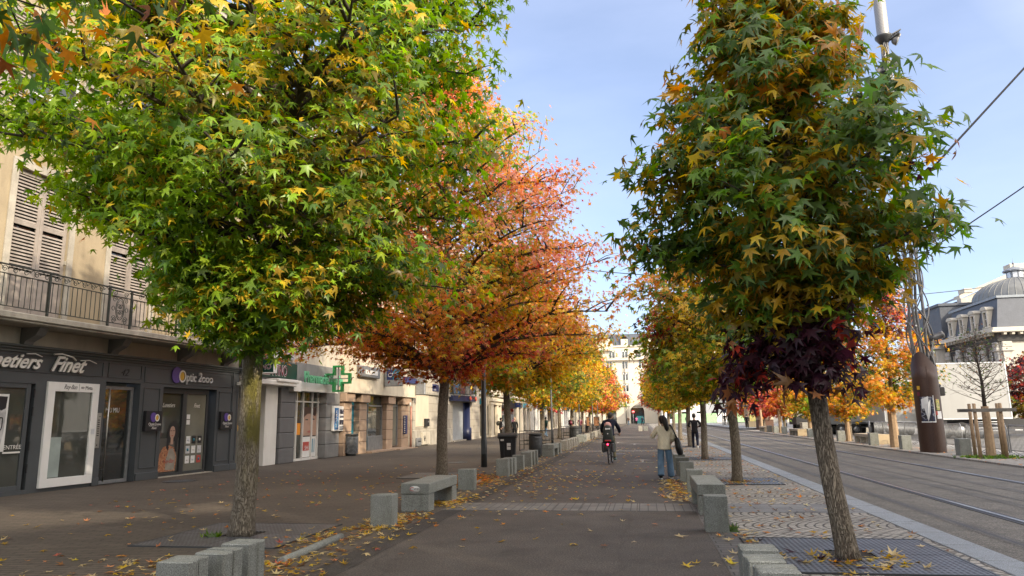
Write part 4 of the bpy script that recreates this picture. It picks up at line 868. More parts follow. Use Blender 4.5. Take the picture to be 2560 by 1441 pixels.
# ---------------------------------------------------------------- rusty mast
def rustmat():
    m, nt, bs = newmat('rusted_steel'); v = coords(nt); n1 = noise(nt, coords(nt, (1, 1, .3)), 2.2, 6, .65); n2 = noise(nt, v, 25, 4)
    o = mixc(nt, ramp(nt, n1, [(.3, 0), (.7, 1)]), (.034, .015, .010, 1), (.062, .031, .020, 1)); o = mixc(nt, 1, o, ramp(nt, n2, [(.3, .75), (.7, 1.2)]), 'MULTIPLY')
    L(nt, o, bs.inputs['Base Color']); bs.inputs['Roughness'].default_value = .5; bs.inputs['Metallic'].default_value = .15; bump(nt, bs, n2, .2, .01); return m
M['rust'] = rustmat()
M['mast'] = plain('dull_grey_tube', (.16, .155, .15), .45, metal=.5, var=.2, scale=3)
def mast():
    X, Y = 11.7, 32.6; root = empty('lighting_mast', (X, Y, 0), label='tall lighting mast, rusty steel drum below woven grey tubes, posters pasted on the drum', cat='lighting mast')
    r = .485; mb = MB(); n = 40; vs = []; lv = [0, .01, 1, 2, 3, 3.72]
    for k in range(n):
        a = 2*PI*k/n
    for z in lv[:-1]:
        for k in range(n): a = 2*PI*k/n; vs.append((r*math.cos(a), r*math.sin(a), z))
    for k in range(n):
        a = 2*PI*k/n; u = math.cos(2*(a+2.12)); vs.append((r*math.cos(a), r*math.sin(a), 3.75+.27*u+(.09 if u > 0 else 0)*u))
    fs = [(i*n+k, i*n+(k+1) % n, (i+1)*n+(k+1) % n, (i+1)*n+k) for i in range(len(lv)-1) for k in range(n)]; o = len(vs)
    for z in (.0, 2.0, 3.4):
        for k in range(n): a = 2*PI*k/n; vs.append(((r-.03)*math.cos(a), (r-.03)*math.sin(a), z))
    fs += [(o+i*n+k, o+i*n+(k+1) % n, o+(i+1)*n+(k+1) % n, o+(i+1)*n+k) for i in range(2) for k in range(n)]
    top = (len(lv)-1)*n; fs += [(top+k, top+(k+1) % n, o+2*n+(k+1) % n, o+2*n+k) for k in range(n)]
    mb.add(vs, fs, True); drum = mb.build('rusty_drum', M['rust'], root)
    mb = MB(); a = -1.72; mb.box(-.008, .008, -.006, .006, .02, 3.5, T=Matrix.Rotation(a, 4, 'Z') @ Matrix.Translation((r, 0, 0))); mb.build('weld_seam', M['rust'], drum)
    # woven tubes
    def env(z): return np.interp(z, [2.6, 3.6, 4.2, 5.0, 6.4, 8, 12, 17.4, 18.3], [.36, .43, .46, .50, .44, .33, .26, .17, .14])
    for k in range(6):
        mb = MB(); pts = []; a0 = 2*PI*k/6
        for i in range(30): z = 2.7+i*(18.5-2.7)/29; a_ = a0+.25*math.sin(z*1.2+k); rr = env(z)*(.72+.12*math.sin(z*1.9+k*2)); pts.append((rr*math.cos(a_), rr*math.sin(a_), z))
        mb.tube(pts, [.058]*10+[.045]*20, 7); mb.build('tube', M['mast'], root)
    for k in range(8):
        mb = MB(); pts = []; s = 1 if k % 2 else -1; a0 = 2*PI*k/8
        for i in range(70): z = 3.0+i*(18.4-3.0)/69; a_ = a0+s*(z-3)*1.15; rr = env(z)*1.0; pts.append((rr*math.cos(a_), rr*math.sin(a_), z))
        mb.tube(pts, .026, 6); mb.build('woven_tube', M['mast'], root)
    for k, z in enumerate((4.1, 4.45, 5.2, 6.1, 17.2, 17.6, 16.6)):
        mb = MB(); a_ = k*2.1; rr = float(env(z))*1.02; mb.lathe([(.001, -.04), (.035, -.03), (.045, 0), (.035, .03), (.001, .04)], 8, (rr*math.cos(a_), rr*math.sin(a_), z)); mb.build('small_lamp', M['letterwhite'], root)
    mb = MB(); mb.lathe([(.02, 18.25), (.12, 18.25), (.2, 18.3), (.36, 18.55), (.37, 18.62), (.02, 18.62)], 20); mb.build('flange', M['dark'], root)
    mb = MB(); mb.lathe([(.26, 18.62), (.25, 24.0), (.01, 24.0)], 18); mb.build('perforated_sleeve', M['perf'], root)
    def flood(z, a_, rr, lab=None):
        f = empty('floodlight', (rr*math.cos(a_), rr*math.sin(a_), z)); f.parent = root; f.rotation_euler = (0, 0, a_)
        T = Matrix.Rotation(R(118), 4, 'Y'); mb = MB(); mb.lathe([(.001, -.22), (.09, -.2), (.16, -.12), (.19, 0), (.2, .02), (.19, .05)], 14, T=T); mb.build('bowl', M['mast'], f)
        mb = MB(); mb.lathe([(.001, .052), (.185, .052), (.185, .045)], 14, T=T); mb.build('lens', M['glasslight'], f)
        mb = MB(); mb.box(-.16, .3, -.1, .1, .22, .27, .01, T=Matrix.Rotation(R(-28), 4, 'Y')); mb.tube([(0, 0, 0), (0, 0, .24)], .02, 6); mb.build('visor', M['dark'], f)
        mb = MB(); mb.tube([(0, 0, .1), (-rr, 0, .15)], .03, 6); mb.build('bracket', M['dark'], f)
    for z, a_, rr in ((18.55, .1, .62), (18.25, -.35, .5), (17.15, -.1, .42), (17.0, 2.6, .36), (16.0, 2.9, .42), (16.4, -2.2, .4)): flood(z, a_, rr)
    f = empty('projector', (.62, -.15, 4.75)); f.parent = root
    T = Matrix.Rotation(R(70), 4, 'Y'); mb = MB(); mb.lathe([(.001, -.32), (.1, -.3), (.13, -.1), (.14, .16), (.15, .17), (.15, .25), (.13, .25)], 18, T=T); mb.build('housing', M['mast'], f)
    mb = MB(); mb.lathe([(.001, .24), (.13, .24), (.13, .22)], 18, T=T); mb.build('lens', M['silver'], f)
    mb = MB(); mb.tube([(0, 0, -.1), (0, 0, -.32)], .03, 7); mb.box(-.6, .25, -.06, .06, -.37, -.33, .01); mb.build('bracket', M['dark'], f)
    # posters pasted round the drum
    def poster(name, a0, a1, z0, z1, mat, off=.006, tilt=0):
        mb = MB(); n_ = 7; vs = []
        for z in (z0, z1):
            for i in range(n_): a_ = a0+(a1-a0)*i/(n_-1); vs.append(((r+off)*math.cos(a_), (r+off)*math.sin(a_), z+tilt*i))
        mb.add(vs, [(i, i+1, i+1+n_, i+n_) for i in range(n_-1)]); return mb.build(name, mat, drum)
    A = -1.9                                                        # side facing the camera
    poster('pasted_poster', A-.62, A+.42, 1.25, 2.25, M['posterdark']); poster('poster_edge', A-.66, A+.46, 1.21, 1.25, M['paper'], .009); poster('poster_edge', A+.40, A+.46, 1.25, 2.3, M['paper'], .010)
    poster('torn_paper', A-.5, A+.05, 1.75, 2.15, M['paper'], .014, .02); poster('pasted_flyer', A+.62, A+.95, 1.7, 2.15, M['posteryel'], .008); poster('pasted_flyer', A+.6, A+1.1, 1.35, 1.66, M['paper'], .007)
    poster('pasted_flyer', A+.5, A+.66, 1.5, 1.66, M['red'], .012); poster('sticker', A-.75, A-.5, 2.55, 2.7, M['yellow'], .006); poster('sticker', A-.8, A-.55, 2.3, 2.45, M['maroon'], .006)
    mb = MB(); vs = [Vector(((r+.05)*math.cos(A-.1), (r+.05)*math.sin(A-.1), 1.25)), Vector(((r+.02)*math.cos(A-.35), (r+.02)*math.sin(A-.35), 1.9)), Vector(((r+.09)*math.cos(A), (r+.09)*math.sin(A), 2.0)), Vector(((r+.02)*math.cos(A+.2), (r+.02)*math.sin(A+.2), 2.15)), Vector(((r+.06)*math.cos(A+.1), (r+.06)*math.sin(A+.1), 1.6))]
    mb.add(vs, [(0, 1, 2), (0, 2, 3), (0, 3, 4)]); mb.build('hanging_torn_paper', M['paper'], drum)
def perf():
    m, nt, bs = newmat('perforated_metal_sleeve'); v = coords(nt); sp = N(nt, 'ShaderNodeSeparateXYZ'); L(nt, v, sp.inputs[0])
    a = math_(nt, 'ARCTAN2', sp.outputs['Y'], sp.outputs['X']); fa = math_(nt, 'FRACT', math_(nt, 'MULTIPLY', a, 12)); fz = math_(nt, 'FRACT', math_(nt, 'MULTIPLY', sp.outputs['Z'], 14))
    k = math_(nt, 'MULTIPLY', math_(nt, 'LESS_THAN', fa, .45), math_(nt, 'LESS_THAN', fz, .6)); L(nt, mixc(nt, k, (.36, .35, .33, 1), (.10, .10, .10, 1)), bs.inputs['Base Color']); bs.inputs['Roughness'].default_value = .45; bs.inputs['Metallic'].default_value = .4; return m
M['perf'] = perf()
def printmat(name, stops, scale=3.0):
    m, nt, bs = newmat(name); v = coords(nt); n = noise(nt, v, scale, 2, .4); L(nt, ramp(nt, n, stops), bs.inputs['Base Color']); bs.inputs['Roughness'].default_value = .5; return m
M['posterdark'] = printmat('dark_gig_poster', [(.4, (.018, .02, .035)), (.52, (.03, .04, .09)), (.56, (.35, .36, .38)), (.6, (.02, .02, .03))], 5)
M['posteryel'] = printmat('yellow_flyer', [(.35, (.55, .42, .1)), (.5, (.12, .2, .05)), (.6, (.5, .45, .2)), (.7, (.5, .12, .04))], 9)
mast()
# overhead tram wires
def wire(name, a, b, sag, r, lab):
    a, b = Vector(a), Vector(b); pts = [a.lerp(b, t/16)-Vector((0, 0, sag*4*(t/16)*(1-t/16))) for t in range(17)]
    mb = MB(); mb.tube(pts, r, 5); tag(mb.build(name, M['black']), lab, 'cable', 'overhead cables')
# ================================================================ optician building (ochre, shutters, balcony)
def window(par, x, y0, y1, z0, z1, glassm, framem, depth=.2, mull=1, trans=0, name='window', sill=True, mf=.05):
    """window set in a wall opening: pane is the part, frame and sill its sub-parts; x = wall face"""
    mb = MB(); mb.box(x-depth-.02, x-depth, y0, y1, z0, z1); p = mb.build(name, glassm, par)
    mb = MB(); a = x-depth; b = a+.045
    for q in ((y0, y0+mf, z0, z1), (y1-mf, y1, z0, z1), (y0+mf, y1-mf, z0, z0+mf), (y0+mf, y1-mf, z1-mf, z1)): mb.box(a+.001, b, *q)
    for k in range(mull): yy = y0+(y1-y0)*(k+1)/(mull+1); mb.box(a+.001, b, yy-mf*.5, yy+mf*.5, z0+mf, z1-mf)
    for k in range(trans): zz = z0+(z1-z0)*(k+1)/(trans+1); mb.box(a+.001, b-.005, y0+mf, y1-mf, zz-.02, zz+.02)
    mb.build('frame', framem, p)
    if sill: mb = MB(); mb.box(x-depth, x+.06, y0-.06, y1+.06, z0-.08, z0-.002); mb.build('sill', M['stone'], p)
    return p
A = empty('apartment_building', (-14.9, 20, 0), -R(3.3), label='ochre building with taupe louvred shutters and iron balcony over the dark grey shopfront', cat='building')
win = [(-8.55+3.15*0, 0), (-5.42, 0), (-2.27, 0), (.88, 0)]
WW = 1.68
holes = []
for y0, _ in win:
    holes.append((y0, y0+WW, 4.35, 8.1)); holes.append((y0, y0+WW, 9.3, 12.2)); holes.append((y0, y0+WW, 13.4, 15.6))
mb = MB(); holed(mb, 0, -12, 4.3, 4.1, 16.6, holes, .22); mb.add([(0, 4.3, 0), (-12, 4.3, 0), (-12, 4.3, 16.6), (0, 4.3, 16.6)], [(0, 1, 2, 3)]); mb.add([(0, -12, 0), (-12, -12, 0), (-12, -12, 16.6), (0, -12, 16.6)], [(0, 1, 2, 3)])
mb.build('wall', M['ochre'], A)
mb = MB(); mb.box(-12, .45, -12.2, 4.4, 16.6, 16.95, .03); mb.box(-12, .3, -12.1, 4.35, 16.4, 16.6); mb.build('cornice', M['stone'], A)
mb = MB(); mb.prism([(.3, 16.95), (-6, 19.5), (-12, 16.95)], 'y', -12, 4.3); mb.build('roof', plain('red_roof_tiles', (.28, .12, .07), .8, var=.3, scale=4), A)
def surround(y0, y1, z0, z1, w_=.17, par=A, m='stone', foot=True):
    mb = MB(); mb.box(.002, .05, y0-w_, y0-.002, z0, z1+w_+.06, .006); mb.box(.002, .05, y1+.002, y1+w_, z0, z1+w_+.06, .006); mb.box(.002, .06, y0-.002, y1+.002, z1+.002, z1+w_+.06, .006)
    if foot: mb.box(.002, .16, y0-w_-.05, y1+w_+.05, z0-.16, z0-.005, .01)
    return mb.build('window_surround', M[m], par)
def shutterleaf(par, y0, y1, z0, z1, solid_to=None, x=-.06, th=.045):
    mb = MB(); s = .095
    rails = [z0, z1-s] + ([solid_to] if solid_to else []) + [z0+(z1-z0)*.62]
    mb.box(x-th, x, y0, y0+s, z0, z1, .004); mb.box(x-th, x, y1-s, y1, z0, z1, .004)
    for z in rails: mb.box(x-th, x-.001, y0+s, y1-s, z, z+s*1.15)
    if solid_to: mb.box(x-th, x-.015, y0+s, y1-s, z0+s, solid_to)
    a0 = (solid_to or z0)+s*1.15; z = a0+.03
    while z < z1-s-.03:
        if not (z0+(z1-z0)*.62-.06 < z < z0+(z1-z0)*.62+s*1.15+.02):
            mb.add([(x-.005, y0+s, z-.022), (x-.005, y1-s, z-.022), (x-th+.005, y1-s, z+.028), (x-th+.005, y0+s, z+.028), (x-.005, y0+s, z-.03), (x-.005, y1-s, z-.03), (x-th+.005, y1-s, z+.02), (x-th+.005, y0+s, z+.02)], [(0, 1, 2, 3), (4, 7, 6, 5), (0, 4, 5, 1)])
        z += .088
    return mb.build('shutter', M['shutter'], par)
for k, (y0, _) in enumerate(win):
    sur = surround(y0, y0+WW, 4.4, 8.1, foot=False)
    mb = MB(); mb.box(-.2, -.17, y0, y0+WW, 4.3, 8.1); mb.build('window', M['glass'], A)
    for s in (0, 1): 
        sh = shutterleaf(A, y0+s*WW/2+.004, y0+(s+1)*WW/2-.004, 4.36, 8.08, 5.35)
        mb = MB()
        for z in (5.9, 7.6): yy = y0+(0 if s == 0 else WW); mb.box(-.06, .0, yy-.03, yy+.03, z, z+.1, .004)
        mb.build('hinge', M['stone'], sh)
    window(A, 0, y0, y0+WW, 9.3, 12.2, M['glass'], M['whitem'], .18, 1, 2); surround(y0, y0+WW, 9.3, 12.2)
    for s in (-1, 1):
        a, b = sorted((y0+(WW if s > 0 else 0)+s*.02, y0+(WW if s > 0 else 0)+s*.72)); shutterleaf(A, a, b, 9.32, 12.18, None, x=.11)
    window(A, 0, y0, y0+WW, 13.4, 15.6, M['glass'], M['whitem'], .18, 1, 1); surround(y0, y0+WW, 13.4, 15.6)
mb = MB(); mb.box(.002, .09, -12, 4.3, 8.86, 9.0, .01); mb.build('string_course', M['stone'], A)
# balcony
B = empty('balcony', (0, 0, 0)); B.parent = A
mb = MB(); mb.box(.0, .95, -12, 4.05, 4.12, 4.28, .02); mb.box(.0, .9, -12, 4.0, 4.06, 4.125, .02); mb.build('slab', M['stone'], B)
for y in (-7.5, -4.75, -1.95, .95, 3.2):
    mb = MB(); mb.prism([(0, 3.55), (.12, 3.58), (.2, 3.72), (.5, 3.86), (.62, 4.06), (0, 4.06)], 'y', y-.13, y+.13); mb.build('bracket', M['greypier2'], B)
def scroll(mb, y, z, s, r=.11, flip=1, turns=1.6, x=.9, tr=.009):
    pts = []; n = 22
    for i in range(n): t = i/(n-1); a = flip*(turns*2*PI*t)+(0 if flip > 0 else PI); rr = r*(1-.86*t); pts.append((x, y+s*rr*math.cos(a), z+rr*math.sin(a)))
    mb.tube(pts, tr, 4, caps=False)
rail = MB(); ztop = 5.36
rail.box(.872, .928, -12, 4.0, ztop-.02, ztop+.01, .004); rail.box(.885, .915, -12, 4.0, 5.13, 5.15); rail.box(.885, .915, -12, 4.0, 4.38, 4.4)
rr_ = rail.build('handrail', M['iron'], B)
posts = [-7.6, -5.0, -3.1, -2.3, -.42, 1.4, 3.95]
for y in posts: mb = MB(); mb.box(.875, .925, y-.025, y+.025, 4.2, ztop+.03, .004); mb.lathe([(.001, .05), (.035, .02), (.035, -.02), (.001, -.05)], 8, (.9, y, 4.34)); mb.build('post', M['iron'], B)
bars = MB(); y = -8.9
while y < 3.95:
    if not (-3.1 < y < -2.3) and min(abs(y-p) for p in posts) > .05: bars.tube([(.9, y, 4.39), (.9, y, 5.14)], .0095, 4, caps=False)
    y += .148
tag(bars.build('balusters', M['iron'], B), 'thin upright iron bars of the balcony railing', kind='stuff')
sc_ = MB(); y = -8.8
while y < 3.9:
    if not (-3.2 < y < -2.2): scroll(sc_, y, 5.245, 1, .085, 1, 1.5); sc_.tube([(.9, y+.085, 5.245), (.9, y+.17, 5.34), (.9, y+.26, 5.25)], .008, 4, caps=False)
    y += .285
tag(sc_.build('scroll_frieze', M['iron'], B), 'running wave scrolls under the handrail', kind='stuff')
pn = MB(); yc = -2.70
pn.tube([(.9, yc+.15*math.cos(a), 4.8+.30*math.sin(a)) for a in [2*PI*q/24 for q in range(25)]], .012, 5, caps=False)
pn.tube([(.9, yc+.11*math.cos(a), 4.8+.25*math.sin(a)) for a in [2*PI*q/24 for q in range(25)]], .008, 5, caps=False)
for s in (-1, 1):
    for z, f in ((5.22, 1), (5.05, -1), (4.52, 1), (4.46, -1)): scroll(pn, yc+s*.2, z, s, .085, f, 1.5)
    scroll(pn, yc+s*.03, 4.86, s, .08, 1, 1.4); scroll(pn, yc+s*.03, 4.7, -s, .08, -1, 1.4)
    pn.tube([(.9, yc+s*.24+.05*math.cos(a), 4.8+.06*math.sin(a)) for a in [2*PI*q/12 for q in range(13)]], .008, 4, caps=False)
pn.build('oval_monogram_panel', M['iron'], B)
# cream band and shopfront
mb = MB(); mb.box(-.2, .03, -12, 4.28, 3.64, 4.06); mb.build('cream_band', M['beige'], A)
mb = MB(); mb.box(-.15, .22, -12, 4.3, 3.58, 3.64, .01); mb.box(-.15, .16, -12, 4.28, 3.52, 3.58, .01); mb.box(-.15, .10, -12, 4.26, 3.45, 3.52, .01); mb.build('shop_cornice', M['slate2'], A)
mb = MB(); sh_holes = [(-8.6, -6.1, .1, 2.7), (-5.95, -4.32, .1, 2.7), (-2.05, -.72, 0, 2.86), (.27, 2.93, 0, 2.8)]
holed(mb, .05, -12, 4.2, 0, 3.45, sh_holes, .5); shop = mb.build('shopfront', M['slate'], A)
def molding(y0, y1, z0, z1, x=.05, w_=.025):
    mb = MB()
    for q in ((y0, y1, z1-w_, z1), (y0, y1, z0, z0+w_), (y0, y0+w_, z0, z1), (y1-w_, y1, z0, z1)): mb.box(x, x+.022, *q, .003)
    return mb
for q in [(-5.9, -2.2, 2.98, 3.4), (-2.02, -.72, 2.98, 3.4), (-.6, 3.75, 2.9, 3.38), (-.58, .12, .35, 2.75), (3.05, 3.78, .35, 2.75), (3.85, 4.12, .3, 2.8), (-9.5, -6, 2.98, 3.4)]:
    molding(*q).build('panel_moulding', M['slate'], shop)
for a, b in ((-.7, .25), (2.95, 3.8), (3.83, 4.2), (-2.32, -2.07)): mb = MB(); mb.box(.05, .1, a, b, 0, .22, .01); mb.build('plinth', M['slate'], shop)
mb = MB(); mb.box(.05, .09, 3.79, 3.83, 0, 3.45); mb.build('pilaster_edge', M['slate'], shop)
# door frames, left display window with poster
def shopwindow(y0, y1, z0, z1, x, fm, gm, w_=.09, name='display_window'):
    mb = MB(); mb.box(x-.02, x, y0+w_, y1-w_, z0+w_, z1-w_); g_ = mb.build(name, gm, A)
    mb = MB()
    for q in ((y0, y0+w_, z0, z1), (y1-w_, y1, z0, z1), (y0+w_, y1-w_, z0, z0+w_), (y0+w_, y1-w_, z1-w_, z1)): mb.box(x-.03, x+.03, *q, .004)
    mb.build('frame', fm, g_); return g_
for a, b in ((-8.6, -6.1), (-5.95, -4.32)):
    mb = MB(); mb.box(-1.7, -1.66, a-.3, b+.3, 0, 3); mb.build('shop_back_wall', M['greypier'], A)
g_ = shopwindow(-8.6, -6.1, .1, 2.7, .0, M['slate'], M['glass2']); g_ = shopwindow(-5.95, -4.42, .1, 2.7, .0, M['slate'], M['glass2'], .12)
# black and white poster of a face with glasses, printed sheet in the window
def facemat():
    m, nt, bs = newmat('portrait_print_grey'); v = coords(nt); n = noise(nt, v, 3.2, 3, .5); L(nt, ramp(nt, n, [(.3, .12), (.5, .4), (.7, .62)]), bs.inputs['Base Color']); bs.inputs['Roughness'].default_value = .4; return m
M['face'] = facemat()
X = .012
mb = MB(); mb.box(X-.008, X, -5.75, -4.98, 1.05, 2.42); po = mb.build('window_poster', M['paper'], A)
mb = MB(); mb.add([(X+.002, a, b) for a, b in [(-5.75, 1.08), (-5.1, 1.12), (-5.04, 1.5), (-5.02, 2.0), (-5.12, 2.22), (-5.75, 2.3)]], [(0, 1, 2, 3, 4, 5)]); mb.build('printed_face', M['face'], po)
mb = MB(); mb.add([(X+.004, a, b) for a, b in [(-5.75, 2.1), (-5.4, 2.18), (-5.16, 2.02), (-5.04, 2.08), (-5.02, 2.36), (-5.75, 2.38)]], [(0, 1, 2, 3, 4, 5)]); mb.build('printed_hair', M['black'], po)
mb = MB(); mb.add([(X+.004, -5.3+.12*math.cos(a), 1.86+.045*math.sin(a)) for a in [2*PI*q/12 for q in range(12)]], [tuple(range(12))]); mb.tube([(X+.006, -5.27+.17*math.cos(a), 1.66+.17*math.sin(a)) for a in [PI+PI*q/12 for q in range(13)]]+[(X+.006, -5.1, 1.85), (X+.006, -5.44, 1.87)], .014, 5)
mb.tube([(X+.006, -5.72+.2*math.cos(a), 1.66+.17*math.sin(a)) for a in [PI+PI*q/12 for q in range(13)]]+[(X+.006, -5.52, 1.83)], .014, 5); mb.build('printed_glasses', M['black'], po)
text('entrance_lettering', 'ENTRÉE', .14, M['letterwhite'], g_, (.032, -5.02, 1.1), extrude=.001)
mb = MB(); mb.box(.03, .033, -5.02, -4.55, 1.0, 1.04); mb.build('white_bar', M['letterwhite'], g_)
mb = MB()
for z in (2.35, 1.9, 1.05, .5): mb.box(.05, .075, -4.36, -4.33, z, z+.22)
mb.build('hinges', M['black'], shop)
# white framed display panel
P = empty('framed_display', (0, 0, 0)); P.parent = A
mb = MB(); mb.box(.05, .12, -4.0, -2.34, .1, .32, .004); mb.box(.05, .12, -4.0, -2.34, 2.53, 2.77, .004); mb.box(.05, .12, -4.0, -3.78, .32, 2.53, .004); mb.box(.05, .12, -2.56, -2.34, .32, 2.53, .004); mb.build('white_frame', M['whitem'], P)
mb = MB(); mb.box(.055, .075, -3.78, -2.56, .32, 2.53); gp = mb.build('pane', M['glass2'], P)
mb = MB(); mb.box(.078, .082, -3.77, -3.42, .34, 1.35); mb.build('pale_card', plain('pale_mint_card', (.32, .38, .36), .5, var=.15, scale=3), gp)
for y, s_, b in ((-3.5, .17, 'Ray-Ban'),): text('panel_lettering', b, s_, M['black'], P, (.123, y-.03, 2.6), extrude=.001, shear=.35, sx=.75)
mb = MB(); mb.box(.12, .123, -3.04, -3.034, 2.56, 2.75); mb.build('divider', M['greypier2'], P)
text('panel_lettering', '∞ Meta', .15, M['black'], P, (.123, -2.98, 2.6), extrude=.001, sx=.8)
mb = MB(); mb.box(.121, .126, -2.52, -2.4, 1.4, 1.55); mb.box(.1265, .128, -2.5, -2.42, 1.42, 1.53); s_ = mb.build('warning_sticker', M['silver'], P)
mb = MB(); mb.box(.06, .075, -2.33, -2.14, 1.02, 1.98, .004); ic = mb.build('intercom', M['steel'], shop)
mb = MB()
for k in range(8): mb.box(.076, .08, -2.26, -2.19, 1.35+k*.06, 1.375+k*.06)
mb.lathe([(.001, .006), (.02, .004), (.02, 0)], 10, T=Matrix.Translation((.076, -2.23, 1.1)) @ Matrix.Rotation(PI/2, 4, 'Y')); mb.lathe([(.001, .006), (.018, .004), (.018, 0)], 10, T=Matrix.Translation((.076, -2.2, 1.88)) @ Matrix.Rotation(PI/2, 4, 'Y')); mb.build('buttons', M['black'], ic)
# number 42 door
D = empty('entrance_door', (0, 0, 0)); D.parent = A
mb = MB(); mb.box(-.2, -.18, -1.95, -.86, .1, 2.66); mb.build('pane', M['glass'], D)
mb = MB()
for q in ((-2.05, -1.95, 0, 2.76), (-.86, -.76, 0, 2.76), (-1.95, -.86, 2.66, 2.76), (-1.95, -.86, 0, .1)): mb.box(-.23, -.14, *q, .004)
mb.build('frame', M['galv'], D)
mb = MB(); mb.tube([(-.03, -1.8, .08), (-.03, -1.8, 2.68)], .022, 10); mb.tube([(-.03, -1.8, .4), (-.15, -1.8, .4)], .012, 6); mb.tube([(-.03, -1.8, 2.3), (-.15, -1.8, 2.3)], .012, 6); mb.build('pull_bar', M['steel'], D)
text('door_lettering', 'MIU MIU', .2, M['silver'], D, (-.177, -1.75, 2.0), extrude=.001, sx=.7)
text('house_number', '42', .3, M['black'], shop, (.052, -1.55, 3.06), extrude=.006, shear=.4)
# optician entrance, recessed sliding doors
mb = MB(); mb.box(-2.4, -2.3, -.2, 3.4, 0, 3); mb.box(-2.3, -.45, 3.0, 3.05, 0, 2.9); mb.build('shop_back_wall', M['beige'], A)
O = empty('sliding_door', (0, 0, 0)); O.parent = A
mb = MB(); mb.box(-.2, -.18, .45, 1.42, .12, 2.62); g1 = mb.build('pane', M['glass2'], O)
mb = MB(); mb.box(-.16, -.14, 1.62, 2.62, .12, 2.62); g2 = mb.build('pane', M['glasslight'], O)
mb = MB()
for q in ((.27, .45, 0, 2.8), (1.42, 1.62, 0, 2.8), (2.62, 2.72, 0, 2.8), (.45, 1.42, 0, .12), (1.62, 2.62, 0, .12), (.45, 1.42, 2.62, 2.8), (1.62, 2.62, 2.62, 2.8)): mb.box(-.23, -.11, *q, .004)
mb.build('frame', M['dark'], O); mb = MB(); mb.box(-.5, .05, .27, 2.93, 0, .03); mb.build('doorstep', M['stone'], O)
text('door_lettering', 'Lunetiers', .2, M['letterwhite'], g1, (-.177, .55, 2.18), extrude=.001, shear=.4, sx=.75); text('door_lettering', 'Finet', .2, M['letterwhite'], g2, (-.137, 2.0, 2.18), extrude=.001, shear=.4, sx=.75)
X = -.175
mb = MB(); mb.box(X, X+.004, .5, 1.4, .15, 1.2); po = mb.build('window_poster', plain('poster_backdrop', (.09, .085, .075), .4, var=.2, scale=3), g1)
M['skinp'] = plain('printed_skin', (.42, .27, .2), .5, var=.1, scale=5); M['flower'] = printmat('orange_flower_print', [(.4, (.35, .13, .06)), (.52, (.5, .26, .13)), (.58, (.12, .03, .02)), (.66, (.45, .2, .1))], 9)
def flat(par, name, x, pts, mat): mb = MB(); mb.add([(x, a, b) for a, b in pts], [tuple(range(len(pts)))]); return mb.build(name, mat, par)
flat(po, 'printed_dress', X+.006, [(.52, .16), (1.3, .16), (1.35, .6), (1.2, .9), (.95, .98), (.7, .92), (.55, .7)], M['flower'])
flat(po, 'printed_blouse', X+.008, [(.85, .2), (1.25, .2), (1.3, .6), (1.15, .88), (.98, .85), (.85, .5)], plain('printed_pale_blouse', (.3, .27, .22), .6, var=.2, scale=5))
flat(po, 'printed_hair', X+.010, [(.83+.0, .9), (.88, 1.45), (1.0, 1.7), (1.2, 1.74), (1.33, 1.6), (1.36, 1.2), (1.33, .75), (1.24, .78), (1.2, 1.1), (.95, 1.05), (.93, .8)], M['black'])
flat(po, 'printed_face', X+.012, [(.98+.13*math.cos(a)+.1, 1.38+.2*math.sin(a)) for a in [2*PI*q/14 for q in range(14)]], M['skinp'])
flat(po, 'printed_neck', X+.011, [(1.02, 1.0), (1.14, 1.0), (1.14, 1.25), (1.02, 1.25)], M['skinp'])
mb = MB(); mb.box(X+.0125, X+.0135, .98, 1.06, 1.42, 1.44); mb.box(X+.0125, X+.0135, 1.1, 1.18, 1.42, 1.44); mb.build('printed_brows', M['black'], po)
mb = MB(); mb.box(X+.0125, X+.0135, 1.04, 1.12, 1.26, 1.285); mb.build('printed_lips', M['red'], po)
text('poster_lettering', 'Ray-Ban', .2, M['red'], po, (X+.013, .75, .42), extrude=.0005, shear=.4, sx=.7)
X = -.135; cols_ = [('silver', .62, 'c'), ('black', .9, 'r'), ('black', 1.1, 'r')]
for r_, z in enumerate((1.0, .68, .36)):
    for c_, y in enumerate((1.72, 2.0, 2.3)):
        mm = [['paper', 'black', 'black'], ['silver', 'paper', 'silver'], ['paper', 'paper', 'red']][r_][c_]; mb = MB(); mb.box(X, X+.004, y, y+.2, z, z+.24); s_ = mb.build('window_sticker', M[mm], g2)
        mb = MB(); mb.lathe([(.001, .002), (.05, .001), (.05, 0)], 10, T=Matrix.Translation((X+.005, y+.1, z+.12)) @ Matrix.Rotation(PI/2, 4, 'Y')); mb.build('sticker_mark', M[['silver', 'teal', 'white'][(r_+c_) % 3]], s_)
for z in (1.62, 1.8): mb = MB(); mb.box(X, X+.004, 1.68, 1.84, z, z+.15); mb.build('notice', M['paper'], g2)
